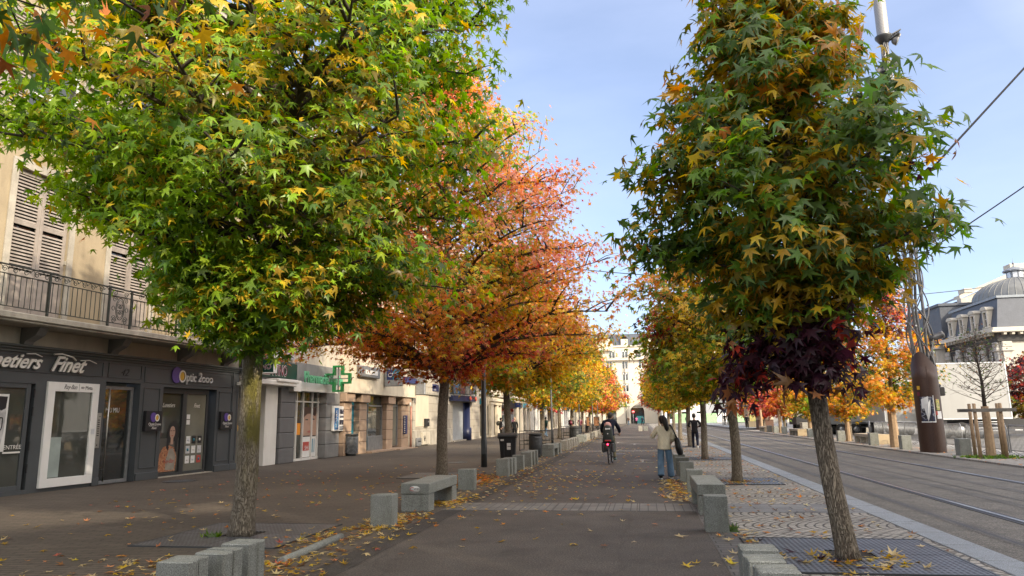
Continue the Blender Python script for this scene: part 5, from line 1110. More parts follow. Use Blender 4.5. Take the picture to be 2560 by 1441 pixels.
# shop names
F1 = text('shop_name_lettering', 'Finet', .56, M['letterwhite'], A, (.12, -4.0, 3.05), extrude=.02, shear=.55, offset=.010, sx=.9)
F2 = text('shop_name_lettering', 'Lunetiers', .50, M['letterwhite'], A, (.12, -6.15, 3.07), extrude=.02, shear=.55, offset=.010, sx=.95)
for pts, r_ in (([(.14, -3.95, 3.47), (.14, -3.7, 3.5), (.14, -3.35, 3.44), (.14, -3.25, 3.36)], .022), ([(.14, -3.1, 3.37), (.14, -2.8, 3.40), (.14, -2.55, 3.33)], .014), ([(.14, -4.75, 3.42), (.14, -4.5, 3.44), (.14, -4.3, 3.38)], .014)):
    mb = MB(); mb.tube(pts, r_, 6); mb.build('lettering_flourish', M['letterwhite'], A)
def disc(par, name, x, y, z, ry, rz_, mat, th=.02, rin=0, n=28):
    mb = MB(); T = Matrix.Translation((x, y, z)) @ Matrix(((0, 0, 1, 0), (1, 0, 0, 0), (0, 1, 0, 0), (0, 0, 0, 1))) @ Matrix.Diagonal((ry, rz_, 1, 1))
    mb.lathe([(max(rin, .001), th), (1, th), (1, 0)]+([(rin, 0), (rin, th)] if rin else []), n, T=T, smooth=False); return mb.build(name, mat, par)
def logo(par, x, y, z, s):
    disc(par, 'logo_disc', x, y, z+.05*s, .36*s, .42*s, M['purple'], .02); disc(par, 'logo_ring', x+.021, y+.42*s, z, .27*s, .32*s, M['letterwhite'], .012, .74); disc(par, 'logo_core', x+.021, y+.38*s, z, .18*s, .23*s, M['yellow'], .008)
LG = empty('shop_logo', (0, 0, 0)); LG.parent = A; logo(LG, .08, .78, 3.17, .62)
text('shop_name_lettering', 'ptic', .40, M['silver'], A, (.10, 1.22, 3.02), extrude=.02, offset=.008, sx=.85); text('shop_name_lettering', '2', .44, M['silver'], A, (.10, 1.80, 3.03), extrude=.02, offset=.008, shear=.2, sx=.85); text('shop_name_lettering', 'ooo', .38, M['silver'], A, (.10, 2.0, 3.02), extrude=.02, offset=.008, sx=.95)
for y0, w_ in ((-.53, .7), (3.08, .66)):
    mb = MB(); mb.box(.06, .17, y0, y0+w_, 1.44, 2.05, .006); sg = mb.build('square_sign', M['black'], A)
    logo(sg, .172, y0+w_*.42, 1.84, .34); text('sign_lettering', 'Optic2ooo', .12, M['letterwhite'], sg, (.173, y0+w_*.16, 1.61), extrude=.001); text('sign_lettering', 'Finet', .1, M['letterwhite'], sg, (.173, y0+w_*.36, 1.5), extrude=.001, shear=.5)
    mb = MB(); mb.box(.171, .173, y0+w_*.2, y0+w_*.8, 1.585, 1.589); mb.build('thin_line', M['silver'], sg)
mb = MB(); mb.box(.06, .3, 4.02, 4.16, 3.0, 3.12, .01); mb.box(.25, .4, 4.04, 4.14, 2.98, 3.1, .01); mb.build('security_camera', M['white'], A)

# ================================================================ pizzeria and pharmacy building
Bd = empty('shop_building', (-14.5, 0, 0), label='beige building holding the pizzeria sign and the pharmacy between the ochre and the tan facades', cat='building')
hol = [(a, a+1.3, z, z+2.1) for a in (25.2, 28.0, 30.8) for z in (5.6, 9.0, 12.2)]
mb = MB(); holed(mb, 0, 24.15, 32.75, 4.1, 15.4, hol, .2); mb.build('wall', M['beige'], Bd)
for a in (25.2, 28.0, 30.8):
    for z in (5.6, 9.0, 12.2): window(Bd, 0, a, a+1.3, z, z+2.1, M['glass'], M['whitem'], .15, 1, 1)
mb = MB(); mb.box(-9, .35, 24.1, 32.8, 15.4, 15.7, .02); mb.prism([(.35, 15.7), (-4, 17.6), (-9, 15.7)], 'y', 24.1, 32.8); mb.build('roof', M['slateroof'], Bd)
mb = MB(); mb.box(-.8, -.72, 24.3, 26.95, 0, 3.3); mb.build('shop_panel', M['glasslight'], Bd)
mb = MB(); mb.box(-.72, -.0, 25.95, 26.9, 0, 3.1, .01); mb.build('white_pier', M['white'], Bd)
mb = MB(); mb.box(-.8, -.3, 24.25, 24.5, 0, 3.1, .01); mb.build('white_pier', M['white'], Bd)
mb = MB()
for k in range(6): disc_y = 24.8+.3*(k % 3); mb.lathe([(.001, .004), (.12, .003), (.12, 0)], 12, T=Matrix.Translation((-.715, disc_y+.1*(k//3), 1.2+.18*(k % 2)+.25*(k//3))) @ Matrix.Rotation(PI/2, 4, 'Y'))
mb.build('yellow_stickers', M['yellow'], Bd)
mb = MB(); mb.box(-.3, .5, 24.4, 27.5, 3.08, 3.26, .02); mb.box(.05, .56, 25.8, 27.6, 3.22, 3.34, .02); mb.build('canopy', M['white'], Bd)
mb = MB(); mb.box(-.1, .35, 27.55, 28.2, 2.9, 3.36, .01); mb.build('white_block', M['white'], Bd)
mb = MB(); mb.box(-.3, 0, 24.15, 32.75, 3.3, 4.12); mb.build('fascia_band', M['greypier2'], Bd)
mb = MB(); mb.box(.02, .16, 24.6, 28.12, 3.42, 4.05, .01); tn = mb.build('sign_board', M['green_sign'], Bd)
text('sign_lettering_edge', 'PIZZA TINO', .60, M['silver'], tn, (.165, 24.98, 3.5), extrude=.004, offset=.022, sx=.70)
text('sign_lettering', 'PIZZA TINO', .60, M['maroon'], tn, (.175, 24.98, 3.5), extrude=.006, offset=.0, sx=.70)
tp = empty('projecting_sign', (0, 0, 0)); tp.parent = Bd
mb = MB(); mb.box(.2, .95, 24.72, 24.9, 3.5, 4.35, .01); mb.build('box', M['green_sign'], tp)
mb = MB()
for q in ((.17, .98, 3.47, 3.5), (.17, .98, 4.35, 4.38), (.17, .2, 3.5, 4.35), (.95, .98, 3.5, 4.35)): mb.box(q[0], q[1], 24.69, 24.93, q[2], q[3])
mb.build('frame', M['whitem'], tp)
for z, t_ in ((4.0, 'PIZZA'), (3.62, 'TINO')):
    text('sign_lettering_edge', t_, .27, M['silver'], tp, (.24, 24.713, z), rz=0, extrude=.003, offset=.012, sx=.9); text('sign_lettering', t_, .27, M['maroon'], tp, (.24, 24.706, z), rz=0, extrude=.003, sx=.9)
mb = MB(); mb.box(.02, .1, 24.9, 27.98, 4.22, 5.05, .01); lb = mb.build('faded_board', M['lilac'], Bd); text('board_lettering', 'NIVOSGES', .52, M['letterwhite'], lb, (.105, 25.35, 4.5), extrude=.01, sx=.72); disc(lb, 'board_mark', .1, 27.0, 4.36, .07, .07, M['letterwhite'], .01, .7)
def banded_pier(y0, y1, x1, mat, z1=3.05, par=Bd, n=5, x0=-.6):
    r_ = empty('banded_pier', (0, 0, 0)); r_.parent = par
    for k in range(n): a, b = z1*k/n, z1*(k+1)/n; mb = MB(); mb.box(x0, x1, y0, y1, a+.008, b-.008, .02); mb.build('stone_course', M[mat], r_)
    mb = MB(); mb.box(x0+.02, x1-.025, y0+.025, y1-.025, 0, z1); mb.build('joint_core', M['dark'], r_)
banded_pier(26.95, 28.2, .12, 'greypier'); banded_pier(31.2, 32.7, .12, 'greypier2')
# pharmacy front
PF = empty('pharmacy_front', (0, 0, 0)); PF.parent = Bd
mb = MB(); mb.box(-.3, .14, 28.2, 32.4, 2.96, 3.36, .01); mb.build('lower_fascia', M['whitem'], PF)
mb = MB(); mb.box(-.3, .13, 28.22, 32.72, 3.36, 4.16, .01); mb.build('upper_fascia', M['greypier2'], PF)
text('pharmacy_lettering', 'Pharmacie Verdu', .66, M['lettergreen'], PF, (.42, 28.3, 3.32), extrude=.03, offset=.012, sx=.86)
mb = MB(); mb.box(-.35, -.3, 28.25, 31.2, .05, 2.96); pf = mb.build('shop_glass', M['glass2'], PF)
mb = MB()
for y in (28.25, 29.0, 29.62, 30.5, 31.1): mb.box(-.34, -.22, y-.035, y+.035, 0, 2.96)
mb.box(-.34, -.23, 28.25, 31.2, 0, .1); mb.box(-.34, -.23, 28.25, 31.2, 2.5, 2.56); mb.build('white_frames', M['white'], PF)
mb = MB(); mb.box(-.29, -.285, 28.3, 28.95, .1, 2.4); p1 = mb.build('tall_poster', M['paper'], PF)
disc(p1, 'printed_plant', -.284, 28.7, 1.0, .14, .2, M['crossgreen'], .002); disc(p1, 'printed_plant', -.284, 28.55, .6, .1, .16, M['lettergreen'], .002); disc(p1, 'printed_cross', -.284, 28.75, 2.1, .07, .1, M['crossgreen'], .002)
mb = MB(); mb.box(-.29, -.285, 29.06, 29.5, 1.1, 1.6); mb.build('orange_notice', M['orange'], PF)
mb = MB(); mb.box(-.29, -.283, 29.66, 31.05, 1.05, 2.3); p2 = mb.build('face_poster', M['skinp'], PF)
flat(p2, 'printed_hair', -.281, [(29.66, 2.3), (31.05, 2.3), (31.05, 2.05), (30.9, 1.9), (30.5, 2.02), (30.1, 2.0), (29.8, 1.85), (29.66, 1.5)], plain('printed_brown_hair', (.06, .03, .02), .5))
mb = MB(); mb.box(-.281, -.279, 29.95, 30.2, 1.72, 1.77); mb.box(-.281, -.279, 30.55, 30.85, 1.74, 1.79); mb.build('printed_eyes', M['black'], p2)
disc(p2, 'printed_lips', -.281, 30.35, 1.22, .18, .05, plain('printed_rose_lips', (.4, .12, .1), .5), .002)
mb = MB(); mb.box(-.29, -.283, 29.66, 30.45, .12, 1.0); p3 = mb.build('offer_poster', M['paper'], PF); mb = MB(); mb.box(-.282, -.278, 29.74, 30.36, .4, .78); mb.build('red_block', M['red'], p3)
text('offer_lettering', '5H', .26, M['paper'], p3, (-.277, 29.95, .43), extrude=.001)
mb = MB(); mb.box(-.29, -.283, 30.55, 31.05, .12, 1.0); p3 = mb.build('offer_poster', M['paper'], PF); mb = MB(); mb.box(-.282, -.278, 30.65, 30.75, .3, .9); mb.box(-.282, -.278, 30.85, 30.9, .3, .9); mb.build('blue_print', M['teal'], p3)
# projecting green cross (outline cross built of bars, facing along the street)
CR = empty('pharmacy_cross', (.8, 30.9, 3.58)); CR.parent = Bd
a, b, t = .20, .56, .042; out = [(-a, -b), (a, -b), (a, -a), (b, -a), (b, a), (a, a), (a, b), (-a, b), (-a, a), (-b, a), (-b, -a), (-a, -a)]
mb2 = MB()
for k in range(12):
    p, q = out[k], out[(k+1) % 12]; x0, x1 = sorted((p[0], q[0])); z0, z1 = sorted((p[1], q[1])); e = .003*k
    if x1-x0 > z1-z0: mb2.box(x0-t, x1+t, -.12, .12, z0-t+.001, z1+t-.001)
    else: mb2.box(x0-t+.001, x1+t-.001, -.118, .118, z0+t, z1-t)
mb2.build('cross_outline', M['crossgreen'], CR)
mb = MB(); mb.box(-.02, .02, -.03, .03, -.62, .62); mb.box(-.62, .62, -.028, .028, -.02, .02); mb.build('inner_lattice', M['greypier2'], CR)
mb = MB(); mb.tube([(-.95, 0, .2), (-.6, 0, .2)], .03, 6); mb.tube([(-.95, 0, -.2), (-.6, 0, -.2)], .03, 6); mb.build('bracket', M['galv'], CR)
# illuminated advert box on the grey pier
mb = MB(); mb.box(.125, .25, 31.75, 32.95, 1.2, 2.36, .02); ad = mb.build('advert_box', M['paper'], Bd)
mb = MB(); mb.box(.252, .256, 31.83, 32.28, 1.28, 2.28); ab = mb.build('blue_advert', printmat('blue_advert_print', [(.35, (.01, .02, .05)), (.55, (.02, .15, .42)), (.7, (.1, .35, .6))], 2.5), ad)
text('advert_lettering', 'MANIX', .26, M['letterwhite'], ab, (.258, 32.14, 1.36), rz=PI/2, rx=PI/2, extrude=.001).rotation_euler = (PI/2, -PI/2, PI/2)
for z, hh in ((2.0, .22), (1.82, .1), (1.5, .22), (1.36, .05), (1.26, .06)): mb = MB(); mb.box(.252, .256, 32.4, 32.85, z, z+hh); mb.build('advert_picture', M['posterdark'], ad)

# ================================================================ bank building
Ck = empty('bank_building', (-14.5, 0, 0), label='bank building with tan stone pillars, teal panels and a broad cream fascia', cat='building')
mb = MB(); mb.box(-.4, .55, 32.78, 43.2, 3.02, 4.7, .015); mb.box(-.4, .56, 43.2, 43.35, 3.3, 4.7, .01); mb.build('fascia', M['cream'], Ck)
hol = [(a, a+1.5, z, z+2.0) for a in (34.0, 36.6, 39.2, 41.4) for z in (5.6, 8.8, 12)]
mb = MB(); holed(mb, 0, 32.75, 43.3, 4.7, 15.8, hol, .2); mb.add([(0, 43.3, 0), (-12, 43.3, 0), (-12, 43.3, 15.8), (0, 43.3, 15.8)], [(0, 1, 2, 3)]); mb.build('wall', plain('peach_wall', (.52, .40, .30), .85, var=.08, grime=.2), Ck)
for a in (34.0, 36.6, 39.2, 41.4):
    for z in (5.6, 8.8, 12): window(Ck, 0, a, a+1.5, z, z+2.0, M['glass'], M['whitem'], .15, 1, 0)
mb = MB(); mb.box(-9, .4, 32.7, 43.35, 15.8, 16.1, .02); mb.build('roof_edge', M['stone'], Ck)
def tan(y0, y1, lab=None):
    r_ = empty('banded_pier', (0, 0, 0)); r_.parent = Ck
    zc = [0, .6, 1.15, 1.7, 2.2, 2.58]
    for a, b in zip(zc, zc[1:]): mb = MB(); mb.box(-.5, .3, y0, y1, a+.006, b-.006, .02); mb.build('stone_course', M['tan'], r_)
    mb = MB(); mb.box(-.5, .44, y0-.1, y1+.1, 2.59, 3.01, .015); mb.build('capital', M['tan'], r_)
    mb = MB(); mb.box(-.48, .27, y0+.02, y1-.02, 0, 2.58); mb.build('joint_core', M['dark'], r_)
for a, b in ((32.85, 33.75), (34.75, 35.75), (38.7, 39.7), (41.3, 42.6)): tan(a, b)
mb = MB(); mb.box(-.07, -.02, 33.75, 34.75, .1, 3.0); w1 = mb.build('teal_door', M['teal'], Ck); mb = MB(); mb.tube([(.08, 34.1, .9), (.08, 34.1, 2.6)], .02, 6); mb.build('handle', M['steel'], w1); mb = MB(); mb.box(-.02, .02, 33.75, 34.75, 2.4, 2.46); mb.box(-.02, .02, 34.2, 34.26, .1, 2.4); mb.build('frame', M['galv'], w1)
mb = MB(); mb.box(-.07, .0, 35.75, 36.5, .1, 3.0); w2 = mb.build('teal_panel', M['teal'], Ck)
mb = MB(); mb.box(0.003, .006, 35.85, 36.0, .9, 2.0); mb.box(0.003, .006, 35.85, 36.15, .9, 1.0); mb.box(0.003, .006, 35.85, 36.15, 1.35, 1.42); mb.box(0.003, .006, 35.85, 36.15, 1.9, 2.0); mb.build('white_print', M['letterwhite'], w2)
mb = MB(); mb.box(-.07, -.02, 36.5, 38.7, .85, 3.0); w3 = mb.build('bank_window', M['glass2'], Ck); mb = MB(); mb.box(-.02, .04, 36.5, 38.7, 2.42, 2.5); mb.box(-.02, .04, 36.5, 36.58, .85, 3); mb.box(-.02, .04, 38.62, 38.7, .85, 3); mb.box(-.02, .08, 36.5, 38.7, .1, .85, .01); mb.build('frame', M['galv'], w3)
mb = MB(); mb.box(-.07, -.02, 39.7, 41.3, .2, 3.0); w4 = mb.build('glass_door', M['glasslight'], Ck); mb = MB(); mb.box(-.02, .04, 39.7, 39.8, .2, 3); mb.box(-.02, .04, 41.2, 41.3, .2, 3); mb.box(-.02, .04, 39.8, 41.2, 2.45, 2.53); mb.build('frame', M['galv'], w4)
mb = MB(); mb.box(-.4, .62, 35.75, 41.3, 0, .1, .01); mb.box(-.4, .85, 39.5, 42.7, 0, .05); mb.build('step', M['tan'], Ck)
mb = MB(); mb.tube([(.38, 42.75, 0), (.38, 42.75, 2.5)], .07, 10); mb.build('downpipe', plain('pink_painted_pipe', (.40, .20, .14), .5), Ck)
mb = MB(); mb.box(.31, .5, 41.5, 41.75, .85, 1.95, .02); vs_ = mb.build('vertical_sign', M['navy'], Ck); mb = MB()
for k in range(9): mb.box(.37+.02*(k % 2), .45, 41.49, 41.497, .92+k*.11, .98+k*.11+(k % 3)*.01)
mb.build('sign_letters', M['letterwhite'], vs_)
mb = MB(); mb.box(.56, .62, 41.9, 42.05, 2.55, 2.72, .01); mb.build('alarm_box', M['white'], Ck)
# signs on fascia
mb = MB(); mb.box(.6, 1.6, 37.4, 37.65, 3.5, 4.55, .03); cs = mb.build('projecting_sign', M['galv'], Ck); mb = MB(); mb.box(.75, 1.1, 37.385, 37.398, 3.85, 4.4); mb.build('blue_square', M['navy'], cs); mb = MB(); mb.box(1.1, 1.45, 37.385, 37.398, 3.85, 4.4); mb.build('cyan_square', plain('cyan_sign', (.02, .24, .35), .4), cs)
text('sign_lettering', 'CIC', .34, M['letterwhite'], cs, (.8, 37.38, 4.0), rz=0, extrude=.002)
mb = MB(); mb.box(.56, .68, 38.4, 42.9, 3.86, 4.22, .02); mb.build('blue_lightbox', M['navy'], Ck)
mb = MB(); mb.box(.56, .75, 33.6, 36.4, 3.85, 4.4, .03); ls = mb.build('grey_signbox', M['galv'], Ck); mb = MB(); mb.box(.755, .76, 34.3, 36.0, 4.0, 4.22); wp = mb.build('white_panel', M['letterwhite'], ls)
mb = MB()
for k in range(2): yy = 34.45+k*.3; mb.add([(.763, yy+.18, 4.02), (.763, yy, 4.11), (.763, yy+.18, 4.2), (.763, yy+.12, 4.11)], [(0, 1, 2, 3)])
mb.build('red_chevrons', M['maroon'], wp)
mb = MB(); mb.box(.56, 1.2, 43.0, 43.2, 3.2, 4.6, .05); rs_ = mb.build('projecting_sign', M['galv'], Ck)
mb = MB(); mb.box(.1, .5, 43.36, 43.6, 3.36, 3.5, .03); mb.build('floodlight', M['dark'], Ck)

# ================================================================ corner building with the cinema
Dd = empty('cinema_building', (-14.2, 0, 0), label='stone corner building with a blue street sign, roller shutter and film posters above it', cat='building')
hol = [(49.4, 51.0, 1.15, 3.0), (44.5, 46.2, 5.5, 7.8), (48.2, 49.9, 5.5, 7.8), (44.5, 46.2, 9.5, 11.8), (48.2, 49.9, 9.5, 11.8), (58, 59.4, 5.5, 7.6), (60, 61.4, 9.5, 11.8)]
mb = MB(); holed(mb, 0, 43.4, 62, 0, 15.5, hol+[(53.0, 58.2, 0, 3.0)], .35)
mb.add([(0, 43.4, 0), (-12, 43.4, 0), (-12, 43.4, 15.5), (0, 43.4, 15.5)], [(0, 1, 2, 3)])
def stonebrick():
    m = brickmat('ashlar_stone', (.42, .38, .31), (.47, .43, .355), (.27, .235, .19), 1.6, .55, .018, rough=.85, bstr=.3, dirt=.25)
    # use Y and Z as the wall plane
    nt = m.node_tree; sp = [n for n in nt.nodes if n.type == 'SEPXYZ'][0]; cb = [n for n in nt.nodes if n.type == 'COMBXYZ'][0]
    for l in list(nt.links):
        if l.to_node == cb: nt.links.remove(l)
    nt.links.new(sp.outputs['Y'], cb.inputs[0]); nt.links.new(sp.outputs['Z'], cb.inputs[1]); return m
M['ashlar'] = stonebrick()
mb.build('wall', M['ashlar'], Dd)
for hh in hol[1:]: window(Dd, 0, *hh, M['glass'], M['whitem'], .2, 1, 1)
mb = MB(); mb.box(-.1, -.05, 49.4, 51.0, 1.15, 3.0); mb.build('shutter', plain('grey_blue_shutter', (.22, .24, .27), .6), Dd)
mb = MB(); mb.box(0, .12, 43.4, 52.6, 3.32, 3.5, .02); mb.box(0, .06, 43.4, 52.6, 0, 1.0, .01); mb.build('string_course', M['stone'], Dd)
mb = MB(); mb.box(.002, .025, 43.9, 46.7, 1.25, 3.28); mb.build('rendered_panel', M['cream'], Dd)
mb = MB(); mb.box(.03, .2, 45.6, 46.35, 1.25, 1.75, .03); bx = mb.build('wall_letterbox', M['black'], Dd); mb = MB(); mb.box(.2, .205, 45.95, 46.2, 1.5, 1.6); mb.build('label', M['galv'], bx)
mb = MB(); mb.box(.065, .2, 43.7, 44.6, .05, .55, .02); ub = mb.build('utility_box', M['galv'], Dd); mb = MB(); mb.box(.2, .21, 43.9, 44.4, .3, .36); mb.build('slot', M['black'], ub)
mb = MB(); mb.box(.065, .22, 44.8, 46.4, .1, .88, .01); ub = mb.build('utility_box', M['beige'], Dd); mb = MB(); mb.box(.221, .224, 45.58, 45.6, .12, .86); mb.build('door_gap', M['dark'], ub); mb = MB()
rs = random.Random(3); pts = [(.226, 44.95+.45*rs.random(), .3+.4*rs.random()) for _ in range(18)]; mb.tube(pts, .008, 4); mb.build('scribble', M['black'], ub)
mb = MB(); mb.box(.01, .04, 47.6, 49.1, 3.62, 4.1, .004); ss = mb.build('street_name_sign', M['navy'], Dd); text('street_lettering', 'RUE', .15, M['letterwhite'], ss, (.042, 48.15, 3.88), extrude=.001); text('street_lettering', 'ALLARD', .15, M['letterwhite'], ss, (.042, 47.88, 3.68), extrude=.001)
mb = MB(); mb.box(.01, .03, 49.0, 49.35, 2.45, 2.75); mb.build('house_number', M['navy'], Dd)
mb = MB(); mb.box(-.25, -.2, 53.0, 56.9, .1, 3.0); mb.build('roller_shutter', M['roller'], Dd); mb = MB(); mb.box(-.25, .1, 53.0, 57.6, 0, .1); mb.build('doorstep', M['stone'], Dd)
mb = MB(); mb.tube([(-.0, 57.3, 0), (0, 57.3, 1.0), (0, 57.3, 1.02), (0, 57.3, 3.0)], [.42, .42, .3, .3], 18); mb.build('column', M['bluecol'], Dd)
# curved poster frieze above
mb = MB(); T = 9; pts = []
for i in range(T): t = i/(T-1); y = 52.0+t*7.2; x = .1+.85*math.sin(PI*(.08+.84*t)); pts.append((x, y))
for z0, z1, nm, mt in ((3.05, 3.45, 'blue_band', 'bluecol'), (3.45, 3.52, 'ledge', 'galv')):
    mb = MB(); mb.prism([(0, 52.0)]+[(x+(.06 if nm == 'ledge' else 0), y) for x, y in pts]+[(0, 59.2)], 'z', z0, z1); mb.build(nm, M[mt], Dd)
posters = [printmat('film_poster_%s' % c, st, s) for c, st, s in (('blue', [(.35, (.02, .04, .08)), (.55, (.06, .12, .2)), (.7, (.3, .2, .15))], 1.2), ('plum', [(.35, (.03, .015, .02)), (.55, (.10, .04, .05)), (.7, (.25, .1, .06))], 1.4), ('grey', [(.35, (.05, .06, .06)), (.6, (.14, .13, .12)), (.75, (.3, .25, .2))], 1.6), ('dusk', [(.4, (.03, .03, .04)), (.6, (.12, .06, .08)), (.75, (.35, .3, .3))], 1.4))]
for i in range(T-1):
    (x0, y0), (x1, y1) = pts[i], pts[i+1]; mb = MB(); mb.add([(x0, y0, 3.6), (x1, y1, 3.6), (x1, y1, 6.3), (x0, y0, 6.3)], [(0, 1, 2, 3)]); pp = mb.build('film_poster', posters[i % 4], Dd)
    mb = MB(); mb.tube([(x0+.03, y0, 3.52), (x0+.03, y0, 6.35)], .045, 5); mb.build('post', M['galv'], pp)
    if i == 3: mb = MB(); mb.add([(x0+.02, y0+.25, 4.0), (x1+.02, y1-.25, 4.0), (x1+.02, y1-.25, 4.25), (x0+.02, y0+.25, 4.25)], [(0, 1, 2, 3)]); mb.build('yellow_print', M['yellow'], pp)
for y in (54.6, 56.4): disc(Dd, 'red_lamp', .98, y, 3.26, .16, .16, M['red'], .08)
# ================================================================ next facades down the left side
def simple_block(name, lab, y0, y1, x, ztop, wm, cols_, z0=4.6, dz=3.3, nf=3, ww=1.2, wh=2.0, ground=None, roof='slateroof', gf=3.9):
    r_ = empty(name, (x, 0, 0), label=lab, cat='building'); hol = []
    n = cols_; st = (y1-y0)/n
    for f in range(nf):
        for c in range(n): a = y0+st*(c+.5)-ww/2; hol.append((a, a+ww, z0+f*dz+.5, z0+f*dz+.5+wh))
    gh = [(y0+st*(c+.5)-st*.32, y0+st*(c+.5)+st*.32, .15, 2.9) for c in range(n)]
    mb = MB(); holed(mb, 0, y0, y1, 0, ztop, hol+gh, .25); mb.add([(0, y0, 0), (-14, y0, 0), (-14, y0, ztop), (0, y0, ztop)], [(0, 1, 2, 3)]); mb.add([(0, y1, 0), (-14, y1, 0), (-14, y1, ztop), (0, y1, ztop)], [(0, 1, 2, 3)]); mb.build('wall', wm, r_)
    for hh in hol: window(r_, 0, *hh, M['glass'], M['whitem'], .2, 1, 0, sill=True)
    for i, hh in enumerate(gh):
        w_ = window(r_, 0, *hh, M['glass2'], M[['dark', 'galv', 'slate', 'white'][i % 4]], .25, 1, 0, 'shop_window', False, .08)
        mb = MB(); mb.box(.01, .12, hh[0]-.1, hh[1]+.1, 2.98, 3.5, .01); mb.build('shop_sign', M[['slate', 'teal', 'cream', 'maroon', 'dark'][(i+len(lab)) % 5]], r_)
    mb = MB(); mb.box(-14, .4, y0-.02, y1+.02, ztop, ztop+.3, .02); mb.box(0, .18, y0, y1, 3.8, 4.05, .02); mb.build('cornice', M['stone'], r_)
    mb = MB(); mb.prism([(.2, ztop+.3), (-1.5, ztop+2.6), (-14, ztop+2.6), (-14, ztop+.3)], 'y', y0, y1); mb.build('roof', M[roof], r_)
    return r_
E1 = simple_block('corner_house', 'cream house with a moulded doorway, between the roller shutter and the black shopfront', 62.1, 71.5, -14.3, 13.5, M['cream'], 3)
mb = MB(); mb.box(0, .5, 66.0, 71.4, 3.3, 3.6, .03); mb.box(0, .35, 66.1, 71.3, 3.0, 3.3, .02); mb.box(0, .3, 66.2, 67.4, 0, 3.0, .02); mb.box(0, .3, 69.2, 71.2, 0, 3.0, .02); mb.build('doorcase', M['cream'], E1)
mb = MB(); mb.box(.02, .06, 62.3, 65.8, 3.9, 4.35); mb.build('shop_letters_board', M['teal'], E1)
F_ = simple_block('ice_cream_shop_building', 'building with the black ice cream shopfront behind the wheelie bin', 71.6, 79.5, -14.3, 13.0, M['cream'], 2)
mb = MB(); mb.box(0, .3, 71.7, 79.4, 2.75, 3.6, .01); bs_ = mb.build('shop_sign_black', M['black'], F_); text('shop_lettering', '-Dazs', .72, M['letterwhite'], bs_, (.305, 72.1, 2.95), extrude=.01, offset=.02, sx=1.3)
mb = MB(); mb.box(.02, .1, 71.9, 79.2, .1, 2.72); dz = mb.build('dark_shop_window', M['glass'], F_)
mb = MB(); mb.box(.11, .13, 73.4, 74.6, .9, 1.9); mb.build('white_figure_print', M['paper'], dz); mb = MB(); mb.box(.11, .13, 74.6, 76.4, 1.0, 2.1); mb.build('red_print', M['maroon'], dz)
mb = MB(); mb.box(.3, .9, 79.2, 79.3, 2.9, 3.4); mb.build('blue_plaque', M['navy'], F_)
simple_block('townhouse', 'beige townhouse with grey ground floor pilasters, past the black shopfront', 79.6, 92, -14.3, 14.2, M['beige'], 4)
simple_block('townhouse', 'pale townhouse midway down the left side, seen under the yellow tree', 92.1, 106, -14.0, 13.2, M['white'], 4)
aw = simple_block('townhouse', 'cream townhouse with a red awning farther down the left side', 106.1, 122, -14.0, 14.5, M['cream'], 5)
mb = MB(); mb.prism([(0, 3.3), (1.6, 2.5), (1.6, 2.3), (0, 3.1)], 'y', 107, 113); mb.build('red_awning', plain('red_awning_cloth', (.45, .04, .05), .8), aw)
simple_block('townhouse', 'white townhouse, second last down the left side', 122.1, 142, -14.0, 13.8, M['white'], 6); simple_block('townhouse', 'sand coloured townhouse, last before the end of the street on the left', 142.1, 168, -14.0, 14.5, M['beige'], 7)

# ================================================================ cream corner building closing the view
E = empty('apartment_building', (0, 190, 0), label='tall cream building with slate mansard and arched doorway closing the far end of the path', cat='building')
K = 190/220
def FX(px): return -2.21*K+(px-1590)/1775*195
M['farcream'] = plain('far_cream_facade', (.66, .59, .47), .85, var=.05, scale=.3, grime=.12)  # cream wall colour of the far building
def holed_y(mb, y, x0, x1, z0, z1, holes, depth=.3):
    t = MB(); holed(t, 0, x0, x1, z0, z1, holes, depth, +1)
    mb.add([(a_[1], y-a_[0], a_[2]) for a_ in t.v], t.f)
floors = [(5.1, 2.3), (8.3, 2.0), (11.2, 2.0), (14.2, 2.3)]; colsx = [-16, -12.3, -8.2, -4.1, -.4+.6, 4.3, 8.6, 12.5, 16.5]
holesf = [(cx-.75, cx+.75, z, z+hh) for cx in colsx for z, hh in floors]+[(cx-.8, cx+.8, 17.1, 19.1) for cx in (-10.6, -7.4, -4.0, -.6, 3.2, 6.8, 10.4, 14)]
XD = -1.4
mb = MB(); holed_y(mb, 0, -20, 20, 0, 19.9, holesf+[(XD-1.8, XD+1.8, 0, 4.0)]); mb.add([(-20, 0, 0), (-20, 14, 0), (-20, 14, 19.9), (-20, 0, 19.9)], [(0, 1, 2, 3)]); mb.build('wall', M['farcream'], E)
for hh in holesf:
    mb = MB(); mb.box(hh[0], hh[1], .28, .32, hh[2], hh[3]); p_ = mb.build('window', M['glass'], E)
    mb = MB(); w_ = .12
    for q in ((hh[0], hh[0]+w_, hh[2], hh[3]), (hh[1]-w_, hh[1], hh[2], hh[3]), ((hh[0]+hh[1])/2-.08, (hh[0]+hh[1])/2+.08, hh[2], hh[3]), (hh[0], hh[1], hh[3]-.4, hh[3])): mb.box(q[0], q[1], .2, .27, q[2], q[3])
    mb.build('frame', M['whitem'], p_)
mb = MB(); mb.box(-20, 20, -.9, 0, 16.4, 16.7, .04); mb.box(-20, 20, -.4, 0, 16.1, 16.4, .03); mb.box(-20, 20, -.3, 0, 4.4, 4.7, .03); mb.box(-20, 20, -.35, 0, 19.9, 20.3, .04); mb.build('cornices', M['farcream'], E)
mb = MB()
